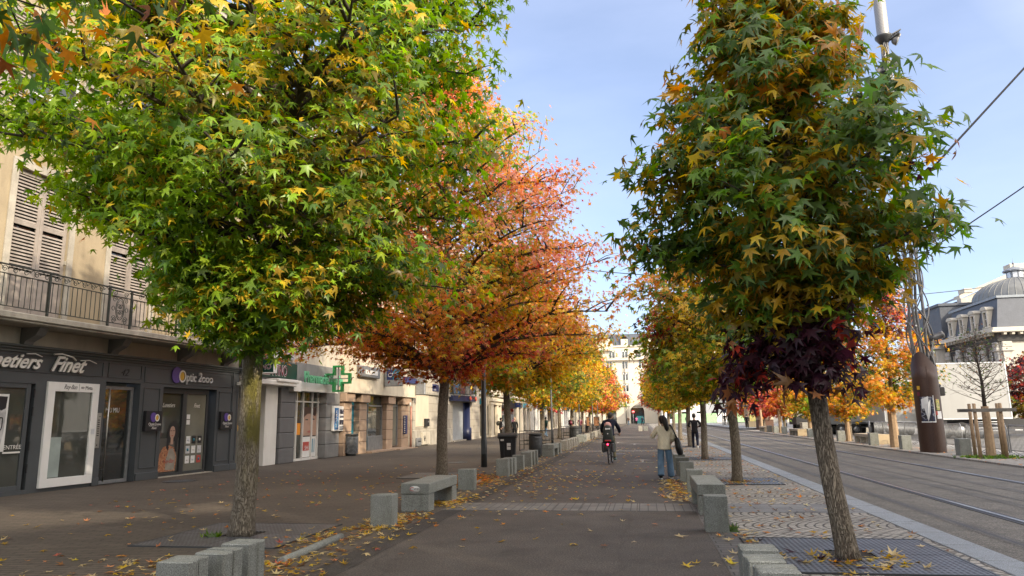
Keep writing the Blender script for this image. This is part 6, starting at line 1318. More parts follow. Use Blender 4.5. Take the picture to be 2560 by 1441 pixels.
for cx in (-10.6, -7.4, -4.0, -.6, 3.2, 6.8):
    for k in range(9): mb.tube([(cx-.9+k*.225, -.8, 16.7), (cx-.9+k*.225, -.8, 17.6)], .025, 4, caps=False)
    mb.tube([(cx-.95, -.8, 17.6), (cx+.95, -.8, 17.6)], .035, 4)
mb.build('balcony_railings', M['iron'], E)
mb = MB(); mb.prism([(-.1, 20.3), (1.6, 23.4), (3.0, 23.7), (14, 23.7), (14, 20.3)], 'x', -20, 20); mb.build('mansard_roof', M['slateroof'], E)
mb = MB()
for cx in (-4.0, 3.2, 10.4, 15):
    mb.box(cx-.9, cx+.9, -.2, 1.5, 20.3, 22.0, .03); mb.lathe([(.9, -.85), (.9, .85)], 20, T=Matrix.Translation((cx, .65, 22.0)) @ Matrix.Rotation(PI/2, 4, 'X'))
mb.build('dormers', M['farcream'], E)
g2 = []; cx = -9.2
gp_ = [(cx-2.3, 19.0), (cx-2.3, 20.6)]+[(cx+2.0*math.cos(a)-.1, 21.0+1.7*math.sin(a)) for a in [PI-PI*q/12 for q in range(13)]]+[(cx+2.2, 20.6), (cx+2.2, 19.0)]
t_ = MB(); t_.prism([(p[0], p[1]) for p in gp_], 'y', -.95, -.2); t_.build('round_gable', M['farcream'], E)
mb = MB(); n = 16; ring = [(XD+(2.3)*math.cos(a), 3.0+2.3*math.sin(a)) for a in [PI-PI*q/n for q in range(n+1)]]; inr = [(XD+1.75*math.cos(a), 3.0+1.75*math.sin(a)) for a in [PI-PI*q/n for q in range(n+1)]]
for k in range(n):
    a, b, c, d = ring[k], ring[k+1], inr[k+1], inr[k]; mb.add([(p[0], y, p[1]) for y in (-.45, 0) for p in (a, b, c, d)], [(0, 1, 2, 3), (0, 4, 5, 1), (3, 2, 6, 7)])
mb.box(XD-2.3, XD-1.75, -.45, 0, 0, 3.0); mb.box(XD+1.75, XD+2.3, -.45, 0, 0, 3.0); mb.build('door_arch', M['farcream'], E)
mb = MB(); mb.box(XD-1.8, XD+1.8, .1, .15, 0, 4.0); dd = mb.build('arched_doorway', M['glass'], E); mb = MB(); mb.box(XD-.2, XD+1.4, -.02, .05, 0, 1.9); mb.box(XD+.9, XD+1.6, -.3, -.22, 0, 1.6); mb.build('teal_door', plain('teal_shop_door', (.05, .3, .3), .5), dd)
mb = MB(); mb.tube([(-4.3, -.3, 0), (-4.3, -.3, 16)], .09, 6); mb.build('downpipe', M['dark'], E)
mb = MB(); mb.box(-9.5, -6.8, -.1, -.03, .2, 3.4); mb.build('ground_window', M['glass'], E)
# smaller white buildings and hoarding beyond the trees on the right of the path
for lab, x0, x1, y, zt, m_ in (('low white building seen between the right hand trunks', 4.5, 22, 178, 9.0, 'whitem'), ('pale block at the far side of the square, under the red trees', 23, 60, 170, 11.0, 'cream')):
    r_ = empty('building', ((x0+x1)/2, y, 0), label=lab, cat='building'); n = int((x1-x0)/3.2); hw = (x1-x0)/2; hol = [(-hw+(i+.5)*2*hw/n-.6, -hw+(i+.5)*2*hw/n+.6, z, z+1.7) for i in range(n) for z in (1.0, 4.3, 7.2) if z+1.9 < zt]
    mb = MB(); holed_y(mb, 0, -hw, hw, 0, zt, hol); mb.add([(-hw, 0, zt), (hw, 0, zt), (hw, 12, zt), (-hw, 12, zt), (-hw, 0, 0), (-hw, 12, 0), (hw, 0, 0), (hw, 12, 0)], [(0, 1, 2, 3), (4, 5, 3, 0), (6, 1, 2, 7)]); mb.build('wall', M[m_], r_)
    for hh in hol: mb = MB(); mb.box(hh[0], hh[1], .2, .25, hh[2], hh[3]); mb.build('window', M['glass'], r_)

# ================================================================ theatre with slate mansard and zinc dome
Th = empty('theatre_building', (36.1, 80, 0), label='grand pale stone theatre with blue slate mansard and ribbed zinc dome beyond the plaza', cat='theatre')
M['thst'] = plain('theatre_stone', (.52, .49, .43), .85, var=.1, scale=.5, grime=.35); M['thst2'] = plain('theatre_cream_render', (.55, .505, .42), .85, var=.06, scale=.5, grime=.15)
LY = 12.6; FXW = 34.0
hl = [(1.5+i*2.95, 2.5+i*2.95, z, z+hh) for i in range(4) for z, hh in ((1.0, 2.6), (5.6, 2.6))]
mb = MB(); t = MB(); holed(t, 0, 0, LY, 0, 8.6, hl, -.35, 1); mb.add([(-a[0]*0+a[0], a[1], a[2]) for a in t.v], t.f)
mb.build('side_wall', M['thst'], Th)
hf = [(3.6+i*5.2, 5.3+i*5.2, z, z+hh) for i in range(6) for z, hh in ((.9, 3.0), (5.6, 2.6))]
mb = MB(); holed_y(mb, 0, 0, FXW, 0, 8.6, hf, .35); mb.build('front_wall', M['thst2'], Th)
for hh in hl:
    mb = MB(); mb.box(.3, .35, hh[0], hh[1], hh[2], hh[3]); p_ = mb.build('window', M['glass'], Th)
    mb = MB()
    for q in ((hh[0]-.3, hh[0], hh[2]-.1, hh[3]+.3), (hh[1], hh[1]+.3, hh[2]-.1, hh[3]+.3), (hh[0], hh[1], hh[3], hh[3]+.3), (hh[0]-.4, hh[1]+.4, hh[2]-.35, hh[2]-.1)): mb.box(-.08, 0, *q)
    mb.build('dark_surround', M['darkstone'], p_)
    mb = MB(); my = (hh[0]+hh[1])/2; mb.box(.2, .28, my-.06, my+.06, hh[2], hh[3]); mb.box(.2, .28, hh[0], hh[1], hh[2]+1.6, hh[2]+1.72); mb.box(.2, .28, hh[0], hh[0]+.1, hh[2], hh[3]); mb.box(.2, .28, hh[1]-.1, hh[1], hh[2], hh[3]); mb.build('frame', M['whitem'], p_)
for hh in hf:
    mb = MB(); mb.box(hh[0], hh[1], .3, .35, hh[2], hh[3]); p_ = mb.build('window', M['glass'], Th)
    mb = MB()
    for q in ((hh[0]-.35, hh[0], hh[2]-.1, hh[3]+.35), (hh[1], hh[1]+.35, hh[2]-.1, hh[3]+.35), (hh[0], hh[1], hh[3], hh[3]+.35), (hh[0]-.6, hh[1]+.6, hh[2]-.4, hh[2]-.1)): mb.box(q[0], q[1], -.08, 0, q[2], q[3])
    mb.build('dark_surround', M['darkstone'], p_)
    mb = MB(); mx_ = (hh[0]+hh[1])/2; mb.box(mx_-.07, mx_+.07, .2, .28, hh[2], hh[3]); mb.box(hh[0], hh[1], .2, .28, hh[2]+.9, hh[2]+1.02); mb.box(hh[0], hh[1], .2, .28, hh[2]+1.75, hh[2]+1.87); mb.box(hh[0], hh[0]+.12, .2, .28, hh[2], hh[3]); mb.box(hh[1]-.12, hh[1], .2, .28, hh[2], hh[3]); mb.build('frame', M['whitem'], p_)
# pilasters with capitals
for i in range(5):
    y = .5+i*2.95
    mb = MB(); mb.box(-.22, 0, y-.4, y+.4, 0, 7.6, .03); pl = mb.build('pilaster', M['thst'], Th); mb = MB(); mb.box(-.38, -.0, y-.55, y+.55, 7.6, 8.0, .06); mb.box(-.3, 0, y-.48, y+.48, 8.0, 8.6, .08); mb.build('capital', M['thst'], pl)
for i in range(6):
    x = .6+i*5.2
    mb = MB(); mb.box(x-.45, x+.45, -.22, 0, 0, 7.6, .03); pl = mb.build('pilaster', M['thst'], Th); mb = MB(); mb.box(x-.6, x+.6, -.38, 0, 7.6, 8.0, .06); mb.box(x-.5, x+.5, -.3, 0, 8.0, 8.6, .08); mb.build('capital', M['thst'], pl)
mb = MB(); mb.box(-.25, FXW, -.25, LY, 8.6, 9.5, .02); mb.build('dark_frieze', M['darkstone'], Th)
mb = MB(); mb.box(-.95, FXW+.5, -.95, LY+.5, 9.5, 9.72, .04); mb.box(-.75, FXW+.4, -.75, LY+.4, 9.72, 10.0, .04); mb.build('cornice', M['thst2'], Th)
mb = MB()
for i in range(16): mb.box(-.8, -.26, .2+i*.75, .45+i*.75, 9.25, 9.5)
for i in range(44): mb.box(.2+i*.75, .45+i*.75, -.8, -.26, 9.25, 9.5)
tag(mb.build('dentils', M['thst2'], Th), kind='stuff')
mb = MB(); a = 0.0; b = .75; z0, z1 = 10.0, 13.2
mb.add([(a, a, z0), (FXW, a, z0), (FXW, LY, z0), (a, LY, z0), (a+b, a+b, z1), (FXW-b, a+b, z1), (FXW-b, LY-b, z1), (a+b, LY-b, z1)], [(0, 1, 5, 4), (1, 2, 6, 5), (2, 3, 7, 6), (3, 0, 4, 7), (4, 5, 6, 7)]); mb.build('mansard_roof', M['slateroof'], Th)
mb = MB(); mb.add([(.6, .6, 13.2), (FXW, .6, 13.2), (FXW, LY, 13.2), (.6, LY, 13.2), (.6, .6, 13.45), (FXW, .6, 13.45), (FXW, LY, 13.45), (.6, LY, 13.45), (5, 5, 14.1), (FXW, 5, 14.1), (FXW, LY, 14.1), (5, LY, 14.1)], [(0, 1, 5, 4), (0, 4, 7, 3), (4, 5, 9, 8), (4, 8, 11, 7), (8, 9, 10, 11)]); zr = mb.build('zinc_roof', banded('standing_seam_zinc', (.24, .27, .30), .75, .06, .6, horizontal=False), Th)
def dormer(x, y, face):
    d = empty('dormer', (x, y, 10.35)); d.parent = Th; d.rotation_euler = (0, 0, 0 if face == 'side' else PI/2)
    mb = MB(); mb.box(-.12, .75, -.56, -.34, 0, 1.75, .04); mb.box(-.12, .75, .34, .56, 0, 1.75, .04); mb.box(-.14, .75, -.34, .34, 1.5, 1.75, .03); mb.box(-.2, .8, -.7, .7, -.2, 0, .03)
    pts = [(-.72, 1.75), (.72, 1.75)]+[(.72*math.cos(q), 1.8+.34*math.sin(q)) for q in [PI*k/8 for k in range(1, 8)]]
    mb.prism(pts, 'x', -.22, .8); mb.build('stone_hood', M['thst2'], d)
    mb = MB(); mb.box(.1, .14, -.34, .34, 0, 1.5); g_ = mb.build('pane', M['silver'] if face == 'front' else M['glass'], d); mb = MB(); mb.box(.04, .09, -.04, .04, 0, 1.6); mb.box(.04, .09, -.34, .34, .8, .86); mb.build('frame', M['whitem'], g_)
for i in range(4): dormer(-.02, 2.05+i*2.9, 'side')
for i in range(5): 
    d_ = dormer(4.4+i*5.2, .1, 'front')
# dome
dcx, dcy, dz_ = 8.2, 12.2, 13.6
mb = MB(); mb.lathe([(4.6, -.4), (4.6, .5), (4.8, .55), (4.8, .75)], 48, (dcx, dcy, dz_)); mb.build('dome_drum', M['slateroof'], Th)
def domemat():
    m, nt, bs = newmat('ribbed_zinc_dome'); v = coords(nt); n = noise(nt, v, 1.2, 5); L(nt, mixc(nt, 1, (.20, .205, .20, 1), ramp(nt, n, [(.3, .8), (.7, 1.12)]), 'MULTIPLY'), bs.inputs['Base Color']); bs.inputs['Roughness'].default_value = .5; bs.inputs['Metallic'].default_value = .3; return m
dm = domemat(); prof = [(4.7*math.cos(R(a)), .75+2.75*math.sin(R(a))) for a in range(0, 80, 6)]
mb = MB(); mb.lathe(prof, 48, (dcx, dcy, dz_)); D_ = mb.build('dome', dm, Th)
mb = MB()
for k in range(40): aa = 2*PI*k/40; mb.tube([(dcx+r_*math.cos(aa), dcy+r_*math.sin(aa), dz_+z+.01) for r_, z in prof], .04, 4, caps=False)
tag(mb.build('ribs', dm, D_), kind='stuff')
LN = empty('lantern', (dcx, dcy, dz_+3.3)); LN.parent = Th; LN.scale = (.62, .62, .62)
mb = MB(); mb.lathe([(1.9, -.3), (1.9, .15), (1.45, .2), (1.45, 1.5), (2.0, 1.6), (2.0, 1.8)], 8, smooth=False); mb.build('lantern_drum', M['zinc'], LN)
mb = MB()
for k in range(8): aa = PI/8+2*PI*k/8; mb.box(-.35, .35, 1.33, 1.37, .4, 1.4, T=Matrix.Rotation(aa-PI/2, 4, 'Z'))
mb.build('lantern_panes', M['silver'], LN)
mb = MB(); mb.lathe([(2.0, 1.8), (1.2, 2.25), (.4, 2.55), (.12, 2.7), (.1, 3.1), (.22, 3.2), (.22, 3.35), (.05, 3.5), (.02, 4.2)], 12); mb.build('finial_roof', M['zinc'], LN)
# auditorium gable behind the dome, slate clad stage block and lower wing
mb = MB(); mb.prism([(7.5, 9), (7.5, 16.8), (14.8, 19.9), (22, 16.8), (22, 9)], 'y', 25, 26); mb.build('auditorium_gable', M['thst'], Th)
mb = MB(); mb.prism([(7.0, 16.75), (7.0, 17.2), (14.8, 20.5), (22.5, 17.2), (22.5, 16.75), (14.8, 19.95)], 'y', 24.5, 26.4); mb.box(13.6, 15.8, 24.4, 26.2, 20.3, 21.2, .05); mb.box(7.6, 8.7, 24.4, 26.3, 17.5, 18.1, .05); mb.build('gable_coping', M['thst2'], Th)
mb = MB(); mb.box(7.1, 8.0, 24.3, 25.2, 10, 16.3, .06); mb.box(6.9, 8.2, 24.1, 25.3, 16.0, 16.75, .05); mb.build('gable_pier', M['thst'], Th)
mb = MB(); mb.box(7.2, 22.3, 26.4, 44, 9, 16.6); mb.add([(7.0, 26.4, 16.8), (14.8, 26.4, 19.9), (14.8, 44, 19.9), (7.0, 44, 16.8)], [(0, 1, 2, 3)]); mb.build('auditorium_roof', M['slateroof'], Th)
mb = MB(); mb.box(.1, 4.6, 13.7, 24, 0, 14.5, .03); mb.box(-.1, 4.8, 13.5, 24.2, 14.3, 14.65, .04); mb.build('slate_clad_block', M['slateroof'], Th)
mb = MB(); mb.box(-1.2, 0, 12.8, 24, 0, 9.0, .03); mb.box(-1.9, .1, 12.5, 24.2, 9.0, 9.6, .04)
for k in range(3): mb.lathe([(.3, 0), (.3, 7.6), (.5, 8.0), (.5, 9.0)], 12, (-1.4, 13.4+k*2.6, 0))
mb.build('colonnade_wing', M['thst'], Th)

# ================================================================ unseen blocks added to shade the street (behind the camera, to the right)
def shade_block(u0, u1, dist, hgt, lab):
    c = h*dist+pdir*((u0+u1)/2); r_ = empty('apartment_building', (c.x, c.y, 0), math.atan2(h.y, h.x), label=lab, cat='building'); w_ = (u1-u0)/2  # housing shape added out of view, placed and sized along the sun line for shade
    hol = [(-w_+(i+.5)*3.4-.6, -w_+(i+.5)*3.4+.6, z, z+1.9) for i in range(int(2*w_/3.4)) for z in [1+3.2*k for k in range(int((hgt-2)/3.2))]]
    t = MB(); holed(t, 0, -w_, w_, 0, hgt, hol, .25, -1); t.add([(0, -w_, hgt), (14, -w_, hgt), (14, w_, hgt), (0, w_, hgt), (0, -w_, 0), (14, -w_, 0), (14, w_, 0), (0, w_, 0)], [(0, 1, 2, 3), (4, 5, 1, 0), (7, 3, 2, 6), (5, 6, 2, 1)]); t.build('wall', M['beige'], r_)
    for hh in hol: mb = MB(); mb.box(.2, .25, *hh); mb.build('window', M['glass'], r_)
OFF = [(-42, 5.2, 22, 18.5, 'lower beige block added unseen behind the viewer to shade the street'), (5.3, 33.5, 22, 28.0, 'taller beige block added unseen behind the viewer to shade the street')]
for q in OFF: shade_block(*q)
# ================================================================ lorries on the plaza
M['tyre'] = plain('tyre_rubber', (.02, .02, .02), .8, var=.2, scale=8); M['chassis'] = plain('chassis_black', (.02, .02, .022), .6, var=.2)
M['cargo'] = plain('white_cargo_panel', (.36, .362, .35), .4, var=.06, scale=.6, grime=.10); M['tail'] = plain('grey_taillift', (.22, .24, .25), .5, metal=.4, var=.15)
M['tealp'] = plain('teal_tinted_sheet', (.09, .18, .18), .3)
def wheel(par, x, y, r=.5, w_=.3, axis='x'):
    e = empty('wheel', (x, y, r)); e.parent = par; T = Matrix.Rotation(PI/2, 4, 'Y')
    mb = MB(); mb.lathe([(r*.55, -w_/2), (r*.93, -w_/2), (r, -w_/2+.04), (r, w_/2-.04), (r*.93, w_/2), (r*.55, w_/2)], 24, T=T); mb.build('tyre', M['tyre'], e)
    mb = MB(); mb.lathe([(.01, -w_/2+.06), (r*.3, -w_/2+.03), (r*.56, -w_/2+.02), (r*.56, w_/2-.02), (.01, w_/2-.04)], 16, T=T); mb.build('rim', M['galv'], e)
# box lorry seen behind the mast: rear-right quarter
def boxlorry(x, y, rz, Lg, Wd, z0, z1, lab, cab=True):
    t = empty('lorry', (x, y, 0), rz, label=lab, cat='lorry', group='white lorries parked on the plaza')
    mb = MB(); mb.box(-Wd/2, Wd/2, 0, Lg, z0, z1, .05); bd = mb.build('cargo_box', M['cargo'], t)
    mb = MB()
    for zz in (z0, z1-.08): mb.box(-Wd/2-.02, Wd/2+.02, -.02, Lg+.02, zz, zz+.08)
    for xx in (-Wd/2-.02, Wd/2-.05): 
        for yy in (-.02, Lg-.05): mb.box(xx, xx+.07, yy, yy+.07, z0+.08, z1-.08)
    mb.build('edge_trim', M['silver'], bd)
    for yy in (Lg*.25, Lg*.5, Lg*.75): mb = MB(); mb.box(-Wd/2-.006, -Wd/2, yy-.012, yy+.012, z0+.1, z1-.1); mb.build('panel_seam', M['galv'], bd)
    for a_, b_, c_ in ((-.012, .012, -.008), (-Wd/2+.3, -Wd/2+.33, -.03), (Wd/2-.33, Wd/2-.3, -.03)): mb = MB(); mb.box(a_, b_, c_, 0, z0+.1, z1-.1); mb.build('panel_seam', M['galv'], bd)
    mb = MB(); mb.box(-.5, .5, .2, Lg+1.5, .65, z0-.02); mb.box(-Wd/2+.1, Wd/2-.1, .1, .4, .7, z0-.02); mb.build('chassis', M['chassis'], t)
    for yy in ((1.9, 3.1, Lg-1.2) if Lg > 6 else (1.2, 2.3)):
        for s in (-1, 1): wheel(t, s*(Wd/2-.22), yy)
    for s in (-1, 1):
        mb = MB(); mb.box(s*(Wd/2)-.03, s*(Wd/2)+.03, Lg*.5, Lg-.5, .55, .6); mb.box(s*(Wd/2)-.03, s*(Wd/2)+.03, Lg*.5, Lg-.5, .85, .9); mb.build('side_guard', M['galv'], t)
        mb = MB(); mb.box(s*(Wd/2-.3)-.2, s*(Wd/2-.3)+.2, -.06, 0, .72, .86, .01); mb.build('tail_light', M['red'], t)
    mb = MB(); mb.box(-Wd/2+.05, Wd/2-.05, -.12, -.02, .5, .64, .01); mb.build('bumper', M['galv'], t)
    if not cab: return t
    cb = empty('cab', (0, Lg+.3, 0)); cb.parent = t
    mb = MB(); mb.prism([(0, .5), (2.0, .5), (2.1, 1.6), (1.95, 2.9), (1.4, 3.1), (0, 3.1)], 'x', -1.2, 1.2); mb.build('shell', M['cargo'], cb)
    mb = MB(); mb.box(-1.1, 1.1, 1.98, 2.08, 1.7, 2.7, .03); mb.build('windscreen', M['glass'], cb)
    for s in (-1, 1): mb = MB(); mb.box(s*1.2-.01, s*1.2+.01, .5, 1.6, 1.7, 2.6); mb.build('side_window', M['glass'], cb); wheel(cb, s*1.0, 1.1)
    return t
lo1 = boxlorry(17.9, 49.6, R(-87), 4.1, 2.5, 1.15, 4.62, 'white lorry with a plain cargo box behind the rusty mast, rear towards the bare tree', cab=False)
mb = MB(); mb.box(-1.2, 1.2, 4.2, 4.6, .45, .52); mb.build('tail_platform', M['whitem'], lo1)
for k in range(4): mb = MB(); mb.tube([(1.28, 2.0, .45+k*.18), (1.28, 3.4, .45+k*.18), (1.28, 3.55, .5+k*.18)], .035, 5); mb.build('ladder_rung', M['whitem'], lo1)
lo2 = boxlorry(18.3, 55.6, R(4), 6.5, 2.6, .95, 3.9, 'white riveted lorry box left of the rusty mast, behind the orange tree')
mb = MB()
for k in range(12): mb.tube([(-1.31, .3+k*.5, 3.6), (-1.31, .3+k*.5, 3.61)], .02, 4); mb.tube([(-1.2+k*.21, -.01, 3.6), (-1.2+k*.21, -.01, 3.61)], .02, 4)
tag(mb.build('rivets', M['galv'], lo2), kind='stuff')
t = empty('equipment_lorry', (14.2, 61.0, 0), R(-86), label='grey and white equipment lorry with a tilted framed platform and silver cylinder', cat='lorry', group='white lorries parked on the plaza')
mb = MB(); mb.box(-1.3, 1.0, 0, 4.3, .8, 2.2, .04); mb.build('body', M['tail'], t)
mb = MB(); mb.box(-1.45, 1.0, 2.3, 4.6, 2.22, 3.7, .04); mb.build('white_container', M['cargo'], t)
mb = MB(); T = Matrix.Translation((1.5, -.3, 1.55)) @ Matrix.Rotation(R(14), 4, 'X')
for q in ((0, .08, 0, 3.6, 0, .1), (0, .08, 0, 3.6, 1.3, 1.4), (0, .08, 0, .1, .1, 1.3), (0, .08, 3.5, 3.6, .1, 1.3)): mb.box(*q, T=T)
for k in range(1, 5): mb.box(0, .06, k*.72, k*.72+.05, .1, 1.3, T=T)
for k in range(1, 4): mb.box(0, .05, .1, 3.5, .1+k*.3, .14+k*.3, T=T)
tf = mb.build('tilted_frame', M['tail'], t); mb = MB(); mb.box(.03, .05, 2.3, 3.5, .1, 1.3, T=T); mb.build('tinted_sheet', M['tealp'], tf)
mb = MB(); mb.box(1.02, 1.08, 1.2, 4.3, 1.0, 1.6, .01); sk = mb.build('lettered_skirt', M['cargo'], t)
mb = MB(); mb.tube([(1.5, 2.6, 1.0), (1.5, 4.7, 1.0)], .17, 14); mb.build('silver_cylinder', M['silver'], t)
mb = MB(); mb.box(-.6, 1.1, 4.8, 5.8, .9, 2.0, .03); mb.box(-.5, 1.0, 4.85, 5.7, 2.05, 3.4, .04); mb.tube([(1.15, 4.9, 1.0), (1.2, 5.3, 2.4), (1.15, 5.7, 3.3)], .05, 6); mb.build('crane_unit', M['chassis'], t)
for yy in (.9, 2.0, 5.2):
    for s in (-1, 1): wheel(t, s*.9, yy, .42)
t = empty('flatbed_lorry', (13.8, 71.5, 0), R(-84), label='lorry with white slatted sides and dark undercarriage farther across the plaza', cat='lorry', group='white lorries parked on the plaza')
for k in range(4): mb = MB(); mb.box(-1.25, 1.25, 0, 3, 1.5+k*.42, 1.78+k*.42, .02); mb.build('side_slat', M['cargo'], t)
mb = MB(); mb.box(-1.1, 1.1, 0, 5, .7, 1.45); mb.build('chassis', M['chassis'], t)
mb = MB(); mb.box(-1.2, 1.2, 3.1, 5.2, .8, 2.9, .08); mb.build('cab', M['tail'], t)
for yy in (.8, 1.9, 4.2):
    for s in (-1, 1): wheel(t, s*1.0, yy, .5)
mb = MB(); mb.box(0, 6.5, 0, 1.0, 0, .9, .02); tag(mb.build('concrete_barrier', M['granite2'], None, (13.9, 68, 0)), 'pale concrete blocks stacked before the slatted lorry', 'concrete block')
t = empty('green_lorry', (18, 104, 0), R(178), label='small green and white lorry far off beyond the stakes', cat='lorry')
mb = MB(); mb.box(-1.2, 1.2, -5, 0, .9, 3.4, .05); mb.build('green_body', plain('green_truck_paint', (.03, .25, .1), .4), t); mb = MB(); mb.prism([(0, .5), (1.9, .5), (2.0, 1.5), (1.6, 2.7), (0, 2.7)], 'x', -1.1, 1.1); mb.build('cab', M['cargo'], t); mb = MB(); mb.box(-1, 1, 1.82, 1.97, 1.5, 2.4); mb.build('windscreen', M['glass'], t)
for yy in (-4, 1.0):
    for s in (-1, 1): wheel(t, s*.95, yy, .45)
# speaker/projector box on a pole in front of the lorry
t = empty('loudspeaker', (12.3, 33.6, 0), label='black box projector on a white pole before the lorry, left of the bare tree', cat='spotlight')
mb = MB(); mb.tube([(0, 0, 0), (0, 0, 2.3)], .04, 7); mb.build('pole', M['whitem'], t); mb = MB(); mb.box(-.42, .42, -.25, .25, 2.3, 2.68, .04); mb.box(-.3, .3, -.2, .2, 2.68, 2.8, .03); mb.tube([(-.42, -.1, 2.5), (-.62, -.15, 2.6), (-.66, -.1, 2.45)], .03, 5); mb.build('box', M['black'], t)
mb = MB(); mb.lathe([(.001, .02), (.1, .01), (.1, 0)], 12, T=Matrix.Translation((-.1, -.255, 2.46)) @ Matrix.Rotation(PI/2, 4, 'X')); mb.build('lens', M['galv'], t)
# dark red tree mass right of the lorry and shrubs behind
prr = [(1.0, .8), (1.5, 2.6), (2.4, 3.2), (3.6, 2.8), (4.6, 1.7), (5.2, .4)]
make_tree('low dark crimson tree at the right edge, before the theatre', 25.5, 52.5, prr, 1.0, 4.9, .12, 44, 6500, .34, lambda p, tg: (np.where(p[:, 2] < 2.3, pick(dict(ol=2, go=2, gr=1), len(p)), pick(dict(bu=3, rd=1.6, br=1.2), len(p))), dict(bu=1, rd=1, ol=.5)), 'trees before the theatre', seed=91, spread=.28, trunk_n=8)
make_tree('green and golden shrub-like tree behind the staked bare tree', 21.5, 56, [(a*.8, b*.8) for a, b in prr], .8, 3.9, .1, 34, 4500, .34, lambda p, tg: (pick(dict(gr=2, ol=1.6, go=1.2, bu=.6), len(p)), dict(gr=1, go=1)), 'trees before the theatre', seed=92, spread=.28, trunk_n=8)
make_tree('dark crimson tree beyond the right edge of the lorry', 31, 55, prr, 1.0, 4.9, .12, 44, 5500, .36, lambda p, tg: (pick(dict(bu=3, rd=1.6, br=1.2), len(p)), dict(bu=1, rd=1)), 'trees before the theatre', seed=93, spread=.28, trunk_n=8)
mb = MB(); mb.box(0, 9, 0, .25, 0, .5); mb.box(0, 9, .02, .2, .5, 1.1); tag(mb.build('low_wall', M['stone'], None, (24, 57.5, 0)), 'low stone wall behind the trees at the right edge', 'low wall')
mb = MB(); mb.box(0, 1.4, 0, .6, 0, .75, .02); tag(mb.build('cardboard_box', M['woodw'], None, (24.6, 52, 0)), 'tan crate on the plaza beyond the barriers', 'crate')
stake(26.3, 49, 2.4, 'leaning pale stake at the right edge beyond the barriers', .13)

# ================================================================ far tram stop
mb = MB(); mb.box(10.6, 13.2, 86, 150, -.05, .2, .02); tag(mb.build('tram_platform', M['kerb']), 'raised grey tram platform far along the road', 'platform', kind='structure')
t = empty('tram_shelter', (12.6, 108, 0), label='dark tram shelter with a blue and white sign on its roof, far up the road', cat='shelter')
mb = MB(); mb.box(-.9, .9, 0, 12, 3.0, 3.15, .02); mb.build('roof', M['dark'], t)
for y in (.2, 4, 8, 11.8): mb = MB(); mb.tube([(.7, y, .2), (.7, y, 3)], .06, 6); mb.build('post', M['dark'], t)
mb = MB(); mb.box(.68, .72, .3, 11.7, .4, 2.6); mb.build('glass_back', M['glassclear'], t)
mb = MB(); mb.box(-2.2, -.5, 0, .3, 3.4, 4.4, .05); mb.tube([(-1.3, .15, .1), (-1.3, .15, 3.4)], .08, 8); mb.build('sign', M['galv'], t)
t = empty('kiosk', (13.6, 92, 0), label='small timber kiosk with pale posters between the stakes far up the road', cat='kiosk')
mb = MB(); mb.box(-1.0, 1.0, 0, 3, 0, 2.7, .03); mb.build('timber_wall', M['woodw'], t); mb = MB(); mb.box(-1.3, 1.3, -.3, 3.3, 2.7, 2.85, .02); mb.build('roof', M['dark'], t); mb = MB(); mb.box(-.8, .1, -.04, 0, .9, 2.3); mb.build('posters', M['posteryel'], t)
t = empty('kiosk', (13.4, 84, 0), label='cream kiosk with a brown lower panel beyond the far trees', cat='kiosk')
mb = MB(); mb.box(-.8, .8, 0, 2, 1.1, 2.9, .03); mb.build('cream_wall', M['cream'], t); mb = MB(); mb.box(-.8, .8, 0, 2, 0, 1.1, .02); mb.build('brown_base', plain('brown_panel', (.13, .07, .045), .7), t)
t = empty('hoarding', (7, 165, 0), label='pale green and white site hoarding at the far end of the tram road', cat='hoarding')
for k in range(5): mb = MB(); mb.box(k*3, k*3+2.95, -.05, .05, .2, 2.2); mb.build('panel', [plain('pale_green_panel', (.35, .6, .3), .6), M['whitem']][k % 2], t)
for k in range(6): mb = MB(); mb.tube([(k*3-.02, 0, 0), (k*3-.02, 0, 2.4)], .05, 5); mb.build('post', M['galv'], t)
# road sign and parasols near the far building
t = empty('no_entry_sign', (-2.3, 172, 0), label='round red and white no entry sign on a post before the far cream building', cat='road sign')
mb = MB(); mb.tube([(0, 0, 0), (0, 0, 3.0)], .05, 6); mb.build('post', M['galv'], t)
mb = MB(); mb.lathe([(.001, .03), (.4, .03), (.4, 0), (.001, 0)], 20, T=Matrix.Translation((0, -.07, 2.85)) @ Matrix.Rotation(PI/2, 4, 'X')); s_ = mb.build('disc', plain('sign_red', (.5, .03, .04), .4), t); mb = MB(); mb.box(-.28, .28, -.115, -.105, 2.79, 2.91); mb.build('white_bar', M['letterwhite'], s_)
for x, y, l_ in ((-8.6, 118, 'closed pale parasol by the cafe terrace down the left'), (-10.4, 124, 'second closed parasol by the cafe terrace down the left')):
    t = empty('parasol', (x, y, 0), label=l_, cat='parasol', group='folded parasols of the cafe terrace')
    mb = MB(); mb.tube([(0, 0, 0), (0, 0, 3)], .04, 6); mb.build('pole', M['wood'], t); mb = MB(); mb.lathe([(.5, .9), (.36, 1.2), (.25, 2.0), (.05, 2.9)], 10); mb.build('canopy', M['beige'], t)
# overhead cables
wire('tram_cable', (8.15-1.0, 20-2.0, 7.4), (14.2, 20, 14.4), .0, .028, 'thick dark cable slanting from behind the right tree to the upper right corner')
wire('tram_cable', (6.2, 20, 4.95), (13.5, 20, 9.7), .1, .018, 'thinner cable below it, rising to the right edge')
wire('tram_cable', (-8, 62, 15.2), (11, 60, 12.6), .35, .035, 'thin cable strung across the street between the two tree rows')
wire('tram_cable', (13, 80, 13.8), (38, 86, 15.2), .4, .04, 'thin cable leading to the theatre roof')
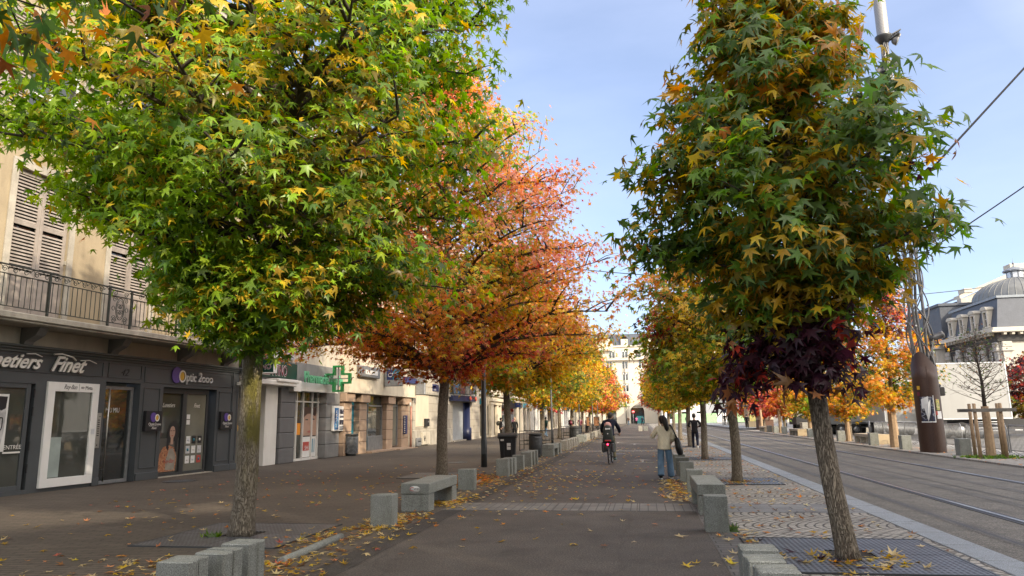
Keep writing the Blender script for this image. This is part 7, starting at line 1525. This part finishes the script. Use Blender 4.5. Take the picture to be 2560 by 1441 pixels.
# ================================================================ people
def skin_mesh(name, chains, mat, parent=None, sub=1, smooth=True, scale=1.0, root=0):
    """chains: list of lists of (x,y,z,r[,r2]); chains share joints by identical coordinates"""
    vs = []; idx = {}; ed = []; rad = []
    for ch in chains:
        prev = None
        for q in ch:
            k = (round(q[0], 4), round(q[1], 4), round(q[2], 4))
            if k not in idx: idx[k] = len(vs); vs.append(k); rad.append((q[3], q[4] if len(q) > 4 else q[3]))
            if prev is not None and prev != idx[k]: ed.append((prev, idx[k]))
            prev = idx[k]
    me = bpy.data.meshes.new(name); me.from_pydata(vs, ed, []); o = bpy.data.objects.new(name, me); col.objects.link(o)
    o.modifiers.new('skin', 'SKIN'); sv = me.skin_vertices[0].data
    for i, r_ in enumerate(rad): sv[i].radius = r_; sv[i].use_root = (i == root)
    if sub: s_ = o.modifiers.new('sub', 'SUBSURF'); s_.levels = sub; s_.render_levels = sub
    bpy.context.view_layer.update(); dg = bpy.context.evaluated_depsgraph_get(); m2 = bpy.data.meshes.new_from_object(o.evaluated_get(dg)); bpy.data.objects.remove(o); bpy.data.meshes.remove(me)
    m2.name = name; m2.materials.clear(); m2.materials.append(mat); m2.polygons.foreach_set('use_smooth', [smooth]*len(m2.polygons))
    o = bpy.data.objects.new(name, m2); col.objects.link(o)
    if parent is not None: o.parent = parent
    return o
def cloth(name, c, **k): return plain(name, c, .9, var=k.get('var', .15), scale=k.get('scale', 6), bumps=k.get('bumps', .3), bscale=k.get('bscale', 30), spec=.2)
M['skin'] = plain('skin', (.45, .27, .19), .55, var=.06, scale=8); M['hairdk'] = plain('dark_hair', (.014, .010, .008), .5, var=.3, scale=25, bumps=.4, bscale=90)
M['jeans'] = cloth('blue_denim', (.12, .195, .29), var=.4, scale=3.5); M['quilt'] = None
M['navyc'] = cloth('navy_jacket_cloth', (.014, .016, .03)); M['khaki'] = cloth('khaki_trouser_cloth', (.15, .135, .085)); M['blackc'] = cloth('black_cloth', (.012, .012, .014))
M['whites'] = plain('white_shoe', (.6, .6, .57), .6); M['blackl'] = plain('black_leather', (.012, .012, .012), .35, var=.2)
def quiltmat():
    m, nt, bs = newmat('cream_quilted_cloth'); v = coords(nt); sp = N(nt, 'ShaderNodeSeparateXYZ'); L(nt, v, sp.inputs[0])
    a = math_(nt, 'MULTIPLY', math_(nt, 'ADD', sp.outputs['X'], math_(nt, 'MULTIPLY', sp.outputs['Z'], .62)), 11.0); b = math_(nt, 'MULTIPLY', math_(nt, 'SUBTRACT', sp.outputs['X'], math_(nt, 'MULTIPLY', sp.outputs['Z'], .62)), 9.0)
    fa = math_(nt, 'ABSOLUTE', math_(nt, 'SUBTRACT', math_(nt, 'FRACT', a), .5)); fb = math_(nt, 'ABSOLUTE', math_(nt, 'SUBTRACT', math_(nt, 'FRACT', b), .5)); mxv = math_(nt, 'MAXIMUM', fa, fb)
    k = ramp(nt, mxv, [(.36, 0.0), (.5, 1.0)]); n = noise(nt, v, 5, 4); o = mixc(nt, 1, (.78, .70, .53, 1), ramp(nt, n, [(.3, .85), (.7, 1.1)]), 'MULTIPLY')
    L(nt, mixc(nt, math_(nt, 'MULTIPLY', k, .14), o, (.55, .48, .34, 1)), bs.inputs['Base Color']); bs.inputs['Roughness'].default_value = .75; bump(nt, bs, math_(nt, 'SUBTRACT', 1.0, k), .35, .02); return m
M['quilt'] = quiltmat()
def head(par, p, tilt=0, turn=0, hair=True, hm='hairdk', long_=False, face=True):
    """head with nose, ears, eyes; hair cap as a child; p = centre; faces +Y (turn rotates it)"""
    T = Matrix.Translation(p) @ Matrix.Rotation(turn, 4, 'Z') @ Matrix.Rotation(tilt, 4, 'X')
    mb = MB(); prof = [(.001, -.115), (.04, -.108), (.062, -.08), (.074, -.03), (.079, .02), (.076, .06), (.058, .1), (.03, .118), (.001, .122)]
    mb.lathe(prof, 18, T=T @ Matrix.Diagonal((.97, 1.18, 1, 1))); mb.tube([T @ Vector((0, .09, .02)), T @ Vector((0, .112, -.02)), T @ Vector((0, .1, -.03))], [.008, .015, .01], 8)
    for s in (-1, 1): mb.lathe([(.001, .008), (.02, .005), (.027, 0), (.02, -.005), (.001, -.008)], 10, T=T @ Matrix.Translation((s*.078, -.005, -.01)) @ Matrix.Rotation(PI/2, 4, 'Y') @ Matrix.Diagonal((1.25, .8, 1, 1)))
    h_ = mb.build('head', M['skin'], par)
    mb = MB()
    for s in (-1, 1): mb.lathe([(.001, .006), (.011, .003), (.012, 0)], 8, T=T @ Matrix.Translation((s*.03, .086, .012)) @ Matrix.Rotation(-PI/2, 4, 'X'))
    mb.box(-.022, .022, .083, .09, -.062, -.054, T=T); mb.build('eyes_and_mouth', M['dark'], h_)
    if hair:
        mb = MB(); n = 20; rows = [(.001, .137), (.045, .130), (.075, .105), (.091, .06), (.095, .01), (.092, -.035), (.08, -.08)]
        vs = []; fs = []
        for r_, z in rows:
            for k in range(n):
                a = 2*PI*k/n; fr = max(0, math.sin(a)); zz = z
                if z < .06: zz = z+(.062-z)*min(1, fr*1.6)
                wob = 1+.03*math.sin(a*7+z*40); vs.append(T @ Vector((r_*wob*math.cos(a), r_*1.2*wob*math.sin(a)-.008, zz)))
        for i in range(len(rows)-1):
            for k in range(n): fs.append((i*n+k, i*n+(k+1) % n, (i+1)*n+(k+1) % n, (i+1)*n+k))
        mb.add(vs, fs, True); hr = mb.build('hair', M[hm], par)
    return h_
def hand(par, wrist, dirv, palm, s=1.0, curl=.5, chains_only=False):
    """five separate fingers rooted in a palm; dirv = finger direction, palm = palm normal"""
    w_ = Vector(wrist); d = Vector(dirv).normalized(); n = Vector(palm); n = (n-d*n.dot(d)).normalized(); sd = d.cross(n)
    mb = MB(); mb.tube([w_-d*.01, w_+d*.03*s, w_+d*.08*s], [.024*s, .034*s, .032*s], 8)
    for k, (o, ln) in enumerate(((-.03, .062), (-.01, .075), (.01, .07), (.029, .055))):
        p = w_+d*.078*s+sd*o*s; c1 = d*math.cos(curl)+n*math.sin(curl); c2 = d*math.cos(curl*2.1)+n*math.sin(curl*2.1); a = p+d*.01*s; b = a+c1*ln*.5*s; c = b+c2*ln*.5*s
        mb.tube([p, a, b, c], [.0095*s, .0095*s, .0085*s, .006*s], 6)
    p = w_+d*.03*s-sd*.028*s; mb.tube([p, p+(d*.5-sd*.8+n*.2).normalized()*.035*s, p+(d*.5-sd*.8+n*.2).normalized()*.035*s+(d*.8+n*.4-sd*.1).normalized()*.032*s], [.012*s, .011*s, .008*s], 6)
    return mb
def person(name, loc, rz, lab, P, top, leg, shoe, hairm='hairdk', group=None, hm=True, toplen=0, sub=1, headturn=0, headtilt=0, tr=1.0, lr=1.0, hands=True, cat='person', flare=0):
    """P: joints dict in metres facing +Y: hip, chest, neck, head, sh/el/wr (l,r), hp/kn/an (l,r), toe (l,r)"""
    root = empty(name, loc, rz, label=lab, cat=cat, group=group); J = {k: tuple(v) for k, v in P.items()}
    pel, ch, nk = J['pel'], J['chest'], J['neck']; q = lambda p, r_, r2=None: (p[0], p[1], p[2], r_, r2 or r_); mid = lambda a, b, t=.5: tuple(a[i]+(b[i]-a[i])*t for i in range(3))
    cb = [[q(pel, .10, .085), q(mid(pel, ch), .095, .08), q(ch, .11, .085), q(mid(ch, nk, .75), .07, .06), q(nk, .05), q(mid(nk, J['head'], .6), .047)]]
    for s in 'lr':
        cb.append([q(ch, .11, .085), q(J['sh'+s], .055), q(J['el'+s], .04), q(mid(J['el'+s], J['wr'+s]), .035), q(J['wr'+s], .025)]); cb.append([q(pel, .10, .085), q(J['hp'+s], .08), q(J['kn'+s], .055), q(mid(J['kn'+s], J['an'+s], .35), .05), q(J['an'+s], .036)])
    skin_mesh('body', cb, M['skin'], root, sub)
    hd = head(root, Vector(J['head']), headtilt, headturn, hm, hairm)
    tl = J.get('hem', (pel[0], pel[1], pel[2]-.13))
    tw = [[q(tl, .185*tr, .145*tr), q((tl[0], tl[1], tl[2]+.04), .172*tr, .135*tr), q(mid(pel, ch, .5), .145*tr, .115*tr), q(ch, .15*tr, .12*tr), q(mid(ch, nk, .7), .095*tr), q(mid(ch, nk, .95), .065*tr)]]
    for s in 'lr': tw.append([q(ch, .15*tr, .12*tr), q(J['sh'+s], .078*tr), q(mid(J['sh'+s], J['el'+s], .5), .068*tr), q(J['el'+s], .06*tr), q(mid(J['el'+s], J['wr'+s], .5), .053*tr), q(mid(J['el'+s], J['wr'+s], .93), .046*tr)])
    skin_mesh('jacket', tw, M[top], root, sub)
    lw = [[q(mid(pel, ch, .5), .12*lr, .1*lr), q(pel, .13*lr, .11*lr)]]
    for s in 'lr': lw.append([q(pel, .13*lr, .11*lr), q(J['hp'+s], .105*lr), q(mid(J['hp'+s], J['kn'+s], .5), .092*lr), q(J['kn'+s], (.074+flare*.4)*lr), q(mid(J['kn'+s], J['an'+s], .5), (.066+flare*.7)*lr), q(mid(J['kn'+s], J['an'+s], .98), (.058+flare)*lr), q(mid(J['kn'+s], J['an'+s], 1.08), (.06+flare)*lr)])
    skin_mesh('trousers', lw, M[leg], root, sub)
    for s in 'lr':
        a, t = Vector(J['an'+s]), Vector(J['toe'+s]); d = t-a; hl = a-Vector((d.x, d.y, 0))*.3+Vector((0, 0, -.05*1)) if abs(d.z) < .15 else a-d*.2
        mb = MB(); mb.tube([hl, a+d*.25+Vector((0, 0, -.012)), a+d*.7+Vector((0, 0, -.0)), t], [.034, .048, .044, .026], 9); so_ = mb.build('shoe', M[shoe], root)
        if hands:
            wv = Vector(J['wr'+s])-Vector(J['el'+s]); pn_ = Vector((-1 if s == 'r' else 1, 0, 0)); hand(root, J['wr'+s], wv, pn_, 1.0, .45).build('hand', M['skin'], root)
    return root
# woman in the cream quilted jacket walking away, left hand raised to her chin, bag on the right shoulder
W = dict(pel=(.0, 0, .88), chest=(0, .0, 1.2), neck=(.0, .0, 1.37), head=(-.02, .03, 1.52), shl=(-.17, 0, 1.30), shr=(.18, 0, 1.30), ell=(-.31, .07, 1.08), wrl=(-.15, .22, 1.24), elr=(.25, .0, 1.05), wrr=(.22, .18, .95),
         hpl=(-.09, 0, .84), hpr=(.09, 0, .84), knl=(-.115, -.0, .47), knr=(.125, .03, .46), anl=(-.15, -.18, .11), anr=(.15, .07, .075), toel=(-.16, -.1, .025), toer=(.17, .22, .03), hem=(0, 0, .74))
wm = person('person', (.52, 19.9, 0), R(6), 'woman in cream quilted jacket and wide blue jeans walking away, black shoulder bag', W, 'quilt', 'jeans', 'blackl', tr=1.16, lr=1.08, flare=.03, headturn=R(38), hairm='hairdk', sub=2)
mb = MB(); mb.tube([(-.01, -.05, 1.62), (.02, -.11, 1.54), (.05, -.13, 1.42), (.07, -.14, 1.30), (.075, -.13, 1.24)], [.06, .078, .07, .055, .02], 12); mb.build('long_hair', M['hairdk'], wm)
bg_ = empty('shoulder_bag', (.52, 19.9, 0), R(6), label='large black slouchy bag hanging from the woman\'s right shoulder', cat='handbag')
mb = MB(); n = 14
vs = []; rows = [(1.06, .05, .05), (1.0, .10, .075), (.9, .15, .09), (.78, .165, .095), (.66, .14, .085), (.60, .08, .05)]
for z, ry, rx in rows:
    for k in range(n): a = 2*PI*k/n; vs.append((.33+(1.06-z)*.16+rx*math.cos(a), -.06+ry*math.sin(a), z))
fs = [(i*n+k, i*n+(k+1) % n, (i+1)*n+(k+1) % n, (i+1)*n+k) for i in range(len(rows)-1) for k in range(n)]+[tuple(range(n)), tuple((len(rows)-1)*n+k for k in range(n))]
mb.add(vs, fs, True); mb.build('pouch', M['blackl'], bg_)
mb = MB(); mb.tube([(.33, -.12, 1.05), (.27, -.14, 1.2), (.19, -.08, 1.385), (.16, .02, 1.41), (.21, .1, 1.3), (.31, .1, 1.06)], .016, 6); mb.tube([(.33, .02, 1.05), (.25, -.17, 1.2), (.17, -.06, 1.40), (.15, .03, 1.4)], .013, 6); mb.build('strap', M['blackl'], bg_)
mb = MB(); mb.tube([(.34, -.16, .98), (.4, -.19, .88), (.44, -.18, .74)], .005, 4); mb.build('zip', M['steel'], bg_)
mb = MB()
for s in (-1, 1): mb.box(s*.155-.045, s*.155+.045, (-.22 if s < 0 else .0), (-.06 if s < 0 else .26), .0, .022, .008)
mb.build('white_soles', M['whites'], wm)

# cyclist with child seat, riding away
CY = (-1.22, 26.4)
bk = empty('bicycle', (CY[0], CY[1], 0), R(-3), label='dark city bicycle ridden away along the path, red rear light lit', cat='bicycle')
def bwheel(y, par):
    e = empty('wheel', (0, y, .345)); e.parent = par; T = Matrix.Rotation(PI/2, 4, 'Y')
    mb = MB(); mb.tube([(0, .33*math.cos(a), .33*math.sin(a)) for a in [2*PI*q/32 for q in range(33)]], .02, 8, caps=False); mb.build('tyre', M['tyre'], e)
    mb = MB(); mb.tube([(0, .305*math.cos(a), .305*math.sin(a)) for a in [2*PI*q/32 for q in range(33)]], .01, 6, caps=False); mb.build('rim', M['galv'], e)
    mb = MB()
    for q in range(14): a = 2*PI*q/14; mb.tube([(.02*(-1)**q, 0, 0), (0, .3*math.cos(a), .3*math.sin(a))], .0018, 3, caps=False)
    mb.tube([(-.05, 0, 0), (.05, 0, 0)], .025, 8); mb.build('spokes', M['galv'], e)
bwheel(-.54, bk); bwheel(.54, bk)
mb = MB()
for a, b, r_ in [((0, -.08, .3), (0, -.2, .85), .018), ((0, -.08, .3), (0, .36, .8), .022), ((0, -.2, .8), (0, .34, .9), .016), ((0, .34, .95), (0, .42, .66), .02), ((.05, -.54, .345), (.04, -.08, .3), .011), ((-.05, -.54, .345), (-.04, -.08, .3), .011), ((.05, -.54, .345), (.02, -.2, .8), .01), ((-.05, -.54, .345), (-.02, -.2, .8), .01), ((.05, .54, .345), (.04, .42, .68), .013), ((-.05, .54, .345), (-.04, .42, .68), .013), ((-.04, .42, .68), (.04, .42, .68), .016), ((0, -.2, .85), (0, -.22, .98), .013)]: mb.tube([a, b], r_, 7)
mb.build('frame', M['black'], bk)
mb = MB(); mb.tube([(-.3, .28, 1.02), (-.2, .34, 1.03), (0, .36, 1.0), (.2, .34, 1.03), (.3, .28, 1.02)], .014, 7); mb.build('handlebar', M['black'], bk)
mb = MB(); mb.tube([(0, -.36, 1.0), (0, -.24, 1.01), (0, -.1, 1.0)], [.08, .07, .03], 8); mb.build('saddle', M['black'], bk)
mb = MB(); mb.box(-.07, .07, -.86, -.32, .72, .74, .004); 
for s in (-1, 1): mb.tube([(s*.06, -.8, .73), (s*.06, -.54, .35)], .007, 5)
mb.build('rack', M['black'], bk)
mb = MB(); mb.tube([(0, -.54-.37*math.cos(a), .345+.37*math.sin(a)) for a in [R(q) for q in range(20, 130, 12)]], .022, 6); mb.build('mudguard', M['black'], bk)
mb = MB()
for s in (-1, 1): mb.tube([(s*.05, -.08, .3), (s*.1, -.08+s*.1, .3-s*.12)], .009, 5); mb.box(s*.1, s*.19, -.12+s*.1, -.04+s*.1, .29-s*.12, .31-s*.12, .004)
mb.lathe([(.001, .01), (.09, .006), (.09, 0)], 18, T=Matrix.Translation((.06, -.08, .3)) @ Matrix.Rotation(PI/2, 4, 'Y')); mb.build('crankset', M['dark'], bk)
mb = MB(); mb.lathe([(.001, .012), (.028, .008), (.03, 0)], 12, T=Matrix.Translation((0, -.875, .70)) @ Matrix.Rotation(PI/2, 4, 'X')); mb.build('rear_light', emis('lit_red_lamp', (1, .03, .08, 1), 5.0), bk)
for s in (-1, 1): mb = MB(); mb.box(s*.16-.05, s*.16+.05, -.8, -.42, .42, .74, .03); mb.build('pannier', M['dark'], bk)
cs_ = empty('child_seat', (CY[0], CY[1], 0), R(-3), label='dark grey child seat with red strip mounted behind the cyclist', cat='child seat')
mb = MB(); rows = [(.72, .19, .13), (.85, .2, .14), (1.0, .175, .13), (1.2, .17, .1), (1.3, .14, .08), (1.36, .07, .05)]; n = 16; vs = []
for z, rx, ry in rows:
    for k in range(n): a = 2*PI*k/n; vs.append((rx*math.cos(a), -.62-(z-.7)*.1+ry*math.sin(a)*.6, z))
mb.add(vs, [(i*n+k, i*n+(k+1) % n, (i+1)*n+(k+1) % n, (i+1)*n+k) for i in range(len(rows)-1) for k in range(n)]+[tuple((len(rows)-1)*n+k for k in range(n)), tuple(range(n))], True); mb.build('shell', plain('grey_green_plastic', (.03, .038, .033), .5), cs_)
mb = MB(); mb.box(-.11, .11, -.765, -.75, .80, .85, .01); mb.build('red_reflector', plain('red_reflector', (.4, .03, .02), .3), cs_)
mb = MB(); mb.lathe([(.001, .01), (.022, .006), (.022, 0)], 10, T=Matrix.Translation((0, -.735, 1.06)) @ Matrix.Rotation(PI/2, 4, 'X')); mb.box(-.09, .09, -.73, -.71, 1.2, 1.26, .01); mb.build('white_details', M['paper'], cs_)
for s in (-1, 1): mb = MB(); mb.box(s*.2-.04, s*.2+.04, -.62, -.45, .42, .78, .03); mb.build('leg_guard', plain('grey_green_plastic', (.03, .038, .033), .5), cs_)
mb = MB(); mb.lathe([(.001, .14), (.07, .125), (.115, .07), (.13, 0), (.128, -.05), (.001, -.05)], 16, T=Matrix.Translation((0, -.6, 1.33)) @ Matrix.Diagonal((1, .9, 1, 1)))
ch_ = empty('person', (CY[0], CY[1], 0), R(-3), label='small child in a pink helmet seated in the rear seat of the bicycle', cat='person'); mb.build('helmet', plain('pink_helmet', (.5, .27, .24), .4), ch_)
skin_mesh('body', [[(0, -.48, .86, .1, .08), (0, -.5, 1.0, .1, .08), (0, -.52, 1.12, .07, .06), (0, -.53, 1.2, .05), (0, -.55, 1.3, .075)], [(0, -.5, 1.0, .1, .08), (.12, -.44, 1.0, .035), (.1, -.35, .95, .025)], [(0, -.5, 1.0, .1, .08), (-.12, -.44, 1.0, .035), (-.1, -.35, .95, .025)]], M['maroon'], ch_, 1)
C = dict(pel=(0, -.22, 1.06), chest=(.01, -.06, 1.36), neck=(.02, .0, 1.52), head=(.05, .05, 1.67), shl=(-.19, -.04, 1.45), shr=(.20, -.04, 1.45), ell=(-.3, .12, 1.22), wrl=(-.30, .27, 1.08), elr=(.33, .1, 1.22), wrr=(.33, .25, 1.07),
         hpl=(-.09, -.2, 1.0), hpr=(.1, -.2, 1.0), knl=(-.13, .2, .82), knr=(.13, .13, .62), anl=(-.13, -.05, .52), anr=(.15, -.03, .24), toel=(-.13, .1, .44), toer=(.15, .14, .18), hem=(0, -.25, .97))
cy = person('person', (CY[0], CY[1], 0), R(-3), 'cyclist in navy hooded jacket and khaki trousers riding away', C, 'navyc', 'khaki', 'dark', tr=1.2, lr=.92, headturn=R(-50), headtilt=R(-10), sub=2)
mb = MB(); mb.tube([(-.12, -.06, 1.5), (0, -.13, 1.5), (.13, -.06, 1.5)], [.05, .085, .05], 10); mb.build('hood', M['navyc'], cy)
mb = MB(); mb.box(.1, .2, -.1, .2, .12, .2, .03, T=Matrix.Translation((0, 0, .0))); mb.build('shoe_trim', plain('teal_shoe', (.06, .13, .13), .6), cy)

# other people
walk = dict(pel=(0, 0, .93), chest=(0, .01, 1.28), neck=(0, .02, 1.47), head=(0, .04, 1.63), shl=(-.18, .01, 1.40), shr=(.18, .01, 1.40), ell=(-.24, .06, 1.15), wrl=(-.22, .2, .98), elr=(.24, -.08, 1.14), wrr=(.24, -.04, .9),
            hpl=(-.09, 0, .88), hpr=(.09, 0, .88), knl=(-.1, .12, .5), knr=(.1, -.02, .48), anl=(-.1, .22, .09), anr=(.1, -.28, .16), toel=(-.1, .4, .05), toer=(.1, -.18, .03))
stand = dict(walk, wrl=(-.2, .12, .95), ell=(-.25, .0, 1.14), elr=(.25, .0, 1.14), wrr=(.2, .12, .95), knl=(-.1, .02, .49), knr=(.1, .0, .49), anl=(-.1, 0, .08), anr=(.1, 0, .08), toel=(-.12, .18, .03), toer=(.12, .18, .03))
run = dict(walk, ell=(-.3, -.1, 1.17), wrl=(-.22, .12, 1.12), elr=(.32, -.12, 1.17), wrr=(.2, .08, 1.12), knl=(-.09, .16, .55), anl=(-.09, .1, .12), toel=(-.09, .27, .06), knr=(.1, .0, .5), anr=(.08, -.3, .22), toer=(.08, -.32, .05))
def var_(P, s=1.0): return {k: (v[0]*s, v[1]*s, v[2]*s) for k, v in P.items()}
person('person', (2.45, 36.5, 0), 0, 'runner in black top with white shoes, between the right hand trunks', run, 'blackc', 'navyc', 'whites')
p_ = person('person', (-11.7, 59.0, 0), R(-60), 'pedestrian in black with olive hooded coat passing the black shopfront', walk, 'blackc', 'blackc', 'blackl', tr=1.2)
mb = MB(); mb.tube([(-.1, -.1, 1.25), (0, -.2, 1.3), (.1, -.1, 1.25)], [.13, .2, .13], 10); mb.build('backpack', plain('olive_cloth', (.05, .05, .035), .9), p_)
person('person', (-9.96, 55.9, 0), R(10), 'bald pedestrian in black half hidden beside the third left trunk, white shoes', walk, 'blackc', 'blackc', 'whites', hm=False)
p_ = person('person', (-8.6, 64, 0), R(-40), 'pedestrian with a dark green coat beside the bicycle rack', walk, 'greenc' if 'greenc' in M else 'blackc', 'jeans', 'blackl', tr=1.2)
M['greenc'] = cloth('dark_green_cloth', (.02, .05, .045)); [c for c in p_.children if c.name.startswith('jacket')][0].data.materials[0] = M['greenc']
p_ = person('person', (-7.1, 72, 0), R(175), 'man in black carrying a maroon backpack, walking down the left pavement', walk, 'blackc', 'blackc', 'blackl', tr=1.15)
mb = MB(); mb.tube([(-.06, .12, 1.0), (0, .2, 1.15), (.0, .14, 1.38)], [.1, .15, .1], 8); mb.build('chest_bag', M['maroon'], p_)
person('person', (-6.9, 80, 0), R(20), 'pedestrian with plum coat far down the left pavement', stand, 'maroon', 'blackc', 'blackl'); 
M['pinkc'] = cloth('pink_cloth', (.55, .13, .28)); M['palec'] = cloth('pale_pink_cloth', (.5, .38, .36)); M['brownc'] = cloth('brown_cloth', (.09, .05, .035))
person('person', (-6.3, 82, 0), R(-30), 'pedestrian in pale pink beside the one with the plum coat', stand, 'palec', 'blackc', 'blackl')
person('person', (-1.4, 150, 0), 0, 'person in bright pink top on the far path', var_(walk, 1.02), 'pinkc', 'blackc', 'whites')
person('person', (-.2, 149, 0), R(30), 'person in dark clothes striding, right of the pink top', walk, 'navyc', 'blackc', 'blackl')
person('person', (-3.0, 148, 0), R(180), 'person in brown coat and jeans coming along the far path', walk, 'brownc', 'jeans', 'blackl')
person('person', (12.0, 112, .2), R(200), 'dark dressed person with a white bag waiting on the tram platform', stand, 'blackc', 'blackc', 'blackl')
person('person', (12.6, 113, .2), R(160), 'second person in black waiting on the tram platform', stand, 'blackc', 'blackc', 'blackl')
person('person', (11.9, 88, 0), 0, 'person in black standing between the far stakes', stand, 'blackc', 'blackc', 'blackl')
person('person', (12.4, 52.6, 0), R(90), 'person in dark clothes behind the low burgundy leaves, by the barriers', stand, 'blackc', 'navyc', 'blackl')
person('person', (7.2, 125, 0), R(10), 'person in blue on the tram road edge far off', stand, 'navyc', 'jeans', 'blackl')
# cafe terrace chairs down the left
for i in range(5):
    t = empty('cafe_table', (-6.0-.9*(i % 2), 96+i*5, 0), label='small dark cafe table, %s from the viewer on the far left terrace' % ORD[i], cat='table', group='cafe tables on the terrace')
    mb = MB(); mb.lathe([(.001, .76), (.4, .76), (.4, .73), (.03, .72), (.03, .03), (.25, .0), (.001, 0)], 14); mb.build('table', M['dark'], t)
    for dx in (-.75, .75):
        c = empty('cafe_chair', (-6.0-.9*(i % 2)+dx, 96+i*5, 0), R(90 if dx < 0 else -90), label='dark cafe chair on the %s side of the %s terrace table' % ('left' if dx < 0 else 'right', ORD[i]), cat='chair', group='cafe chairs on the terrace')
        mb = MB(); mb.box(-.22, .22, -.22, .22, .43, .47, .01); mb.build('seat', M['dark'], c); mb = MB(); mb.box(-.22, .22, .2, .24, .5, .9, .01); mb.build('backrest', M['dark'], c)
        for a, b in ((-.2, -.2), (.2, -.2), (-.2, .2), (.2, .2)): mb = MB(); mb.tube([(a, b, 0), (a, b, .43)], .015, 5); mb.build('leg', M['dark'], c)
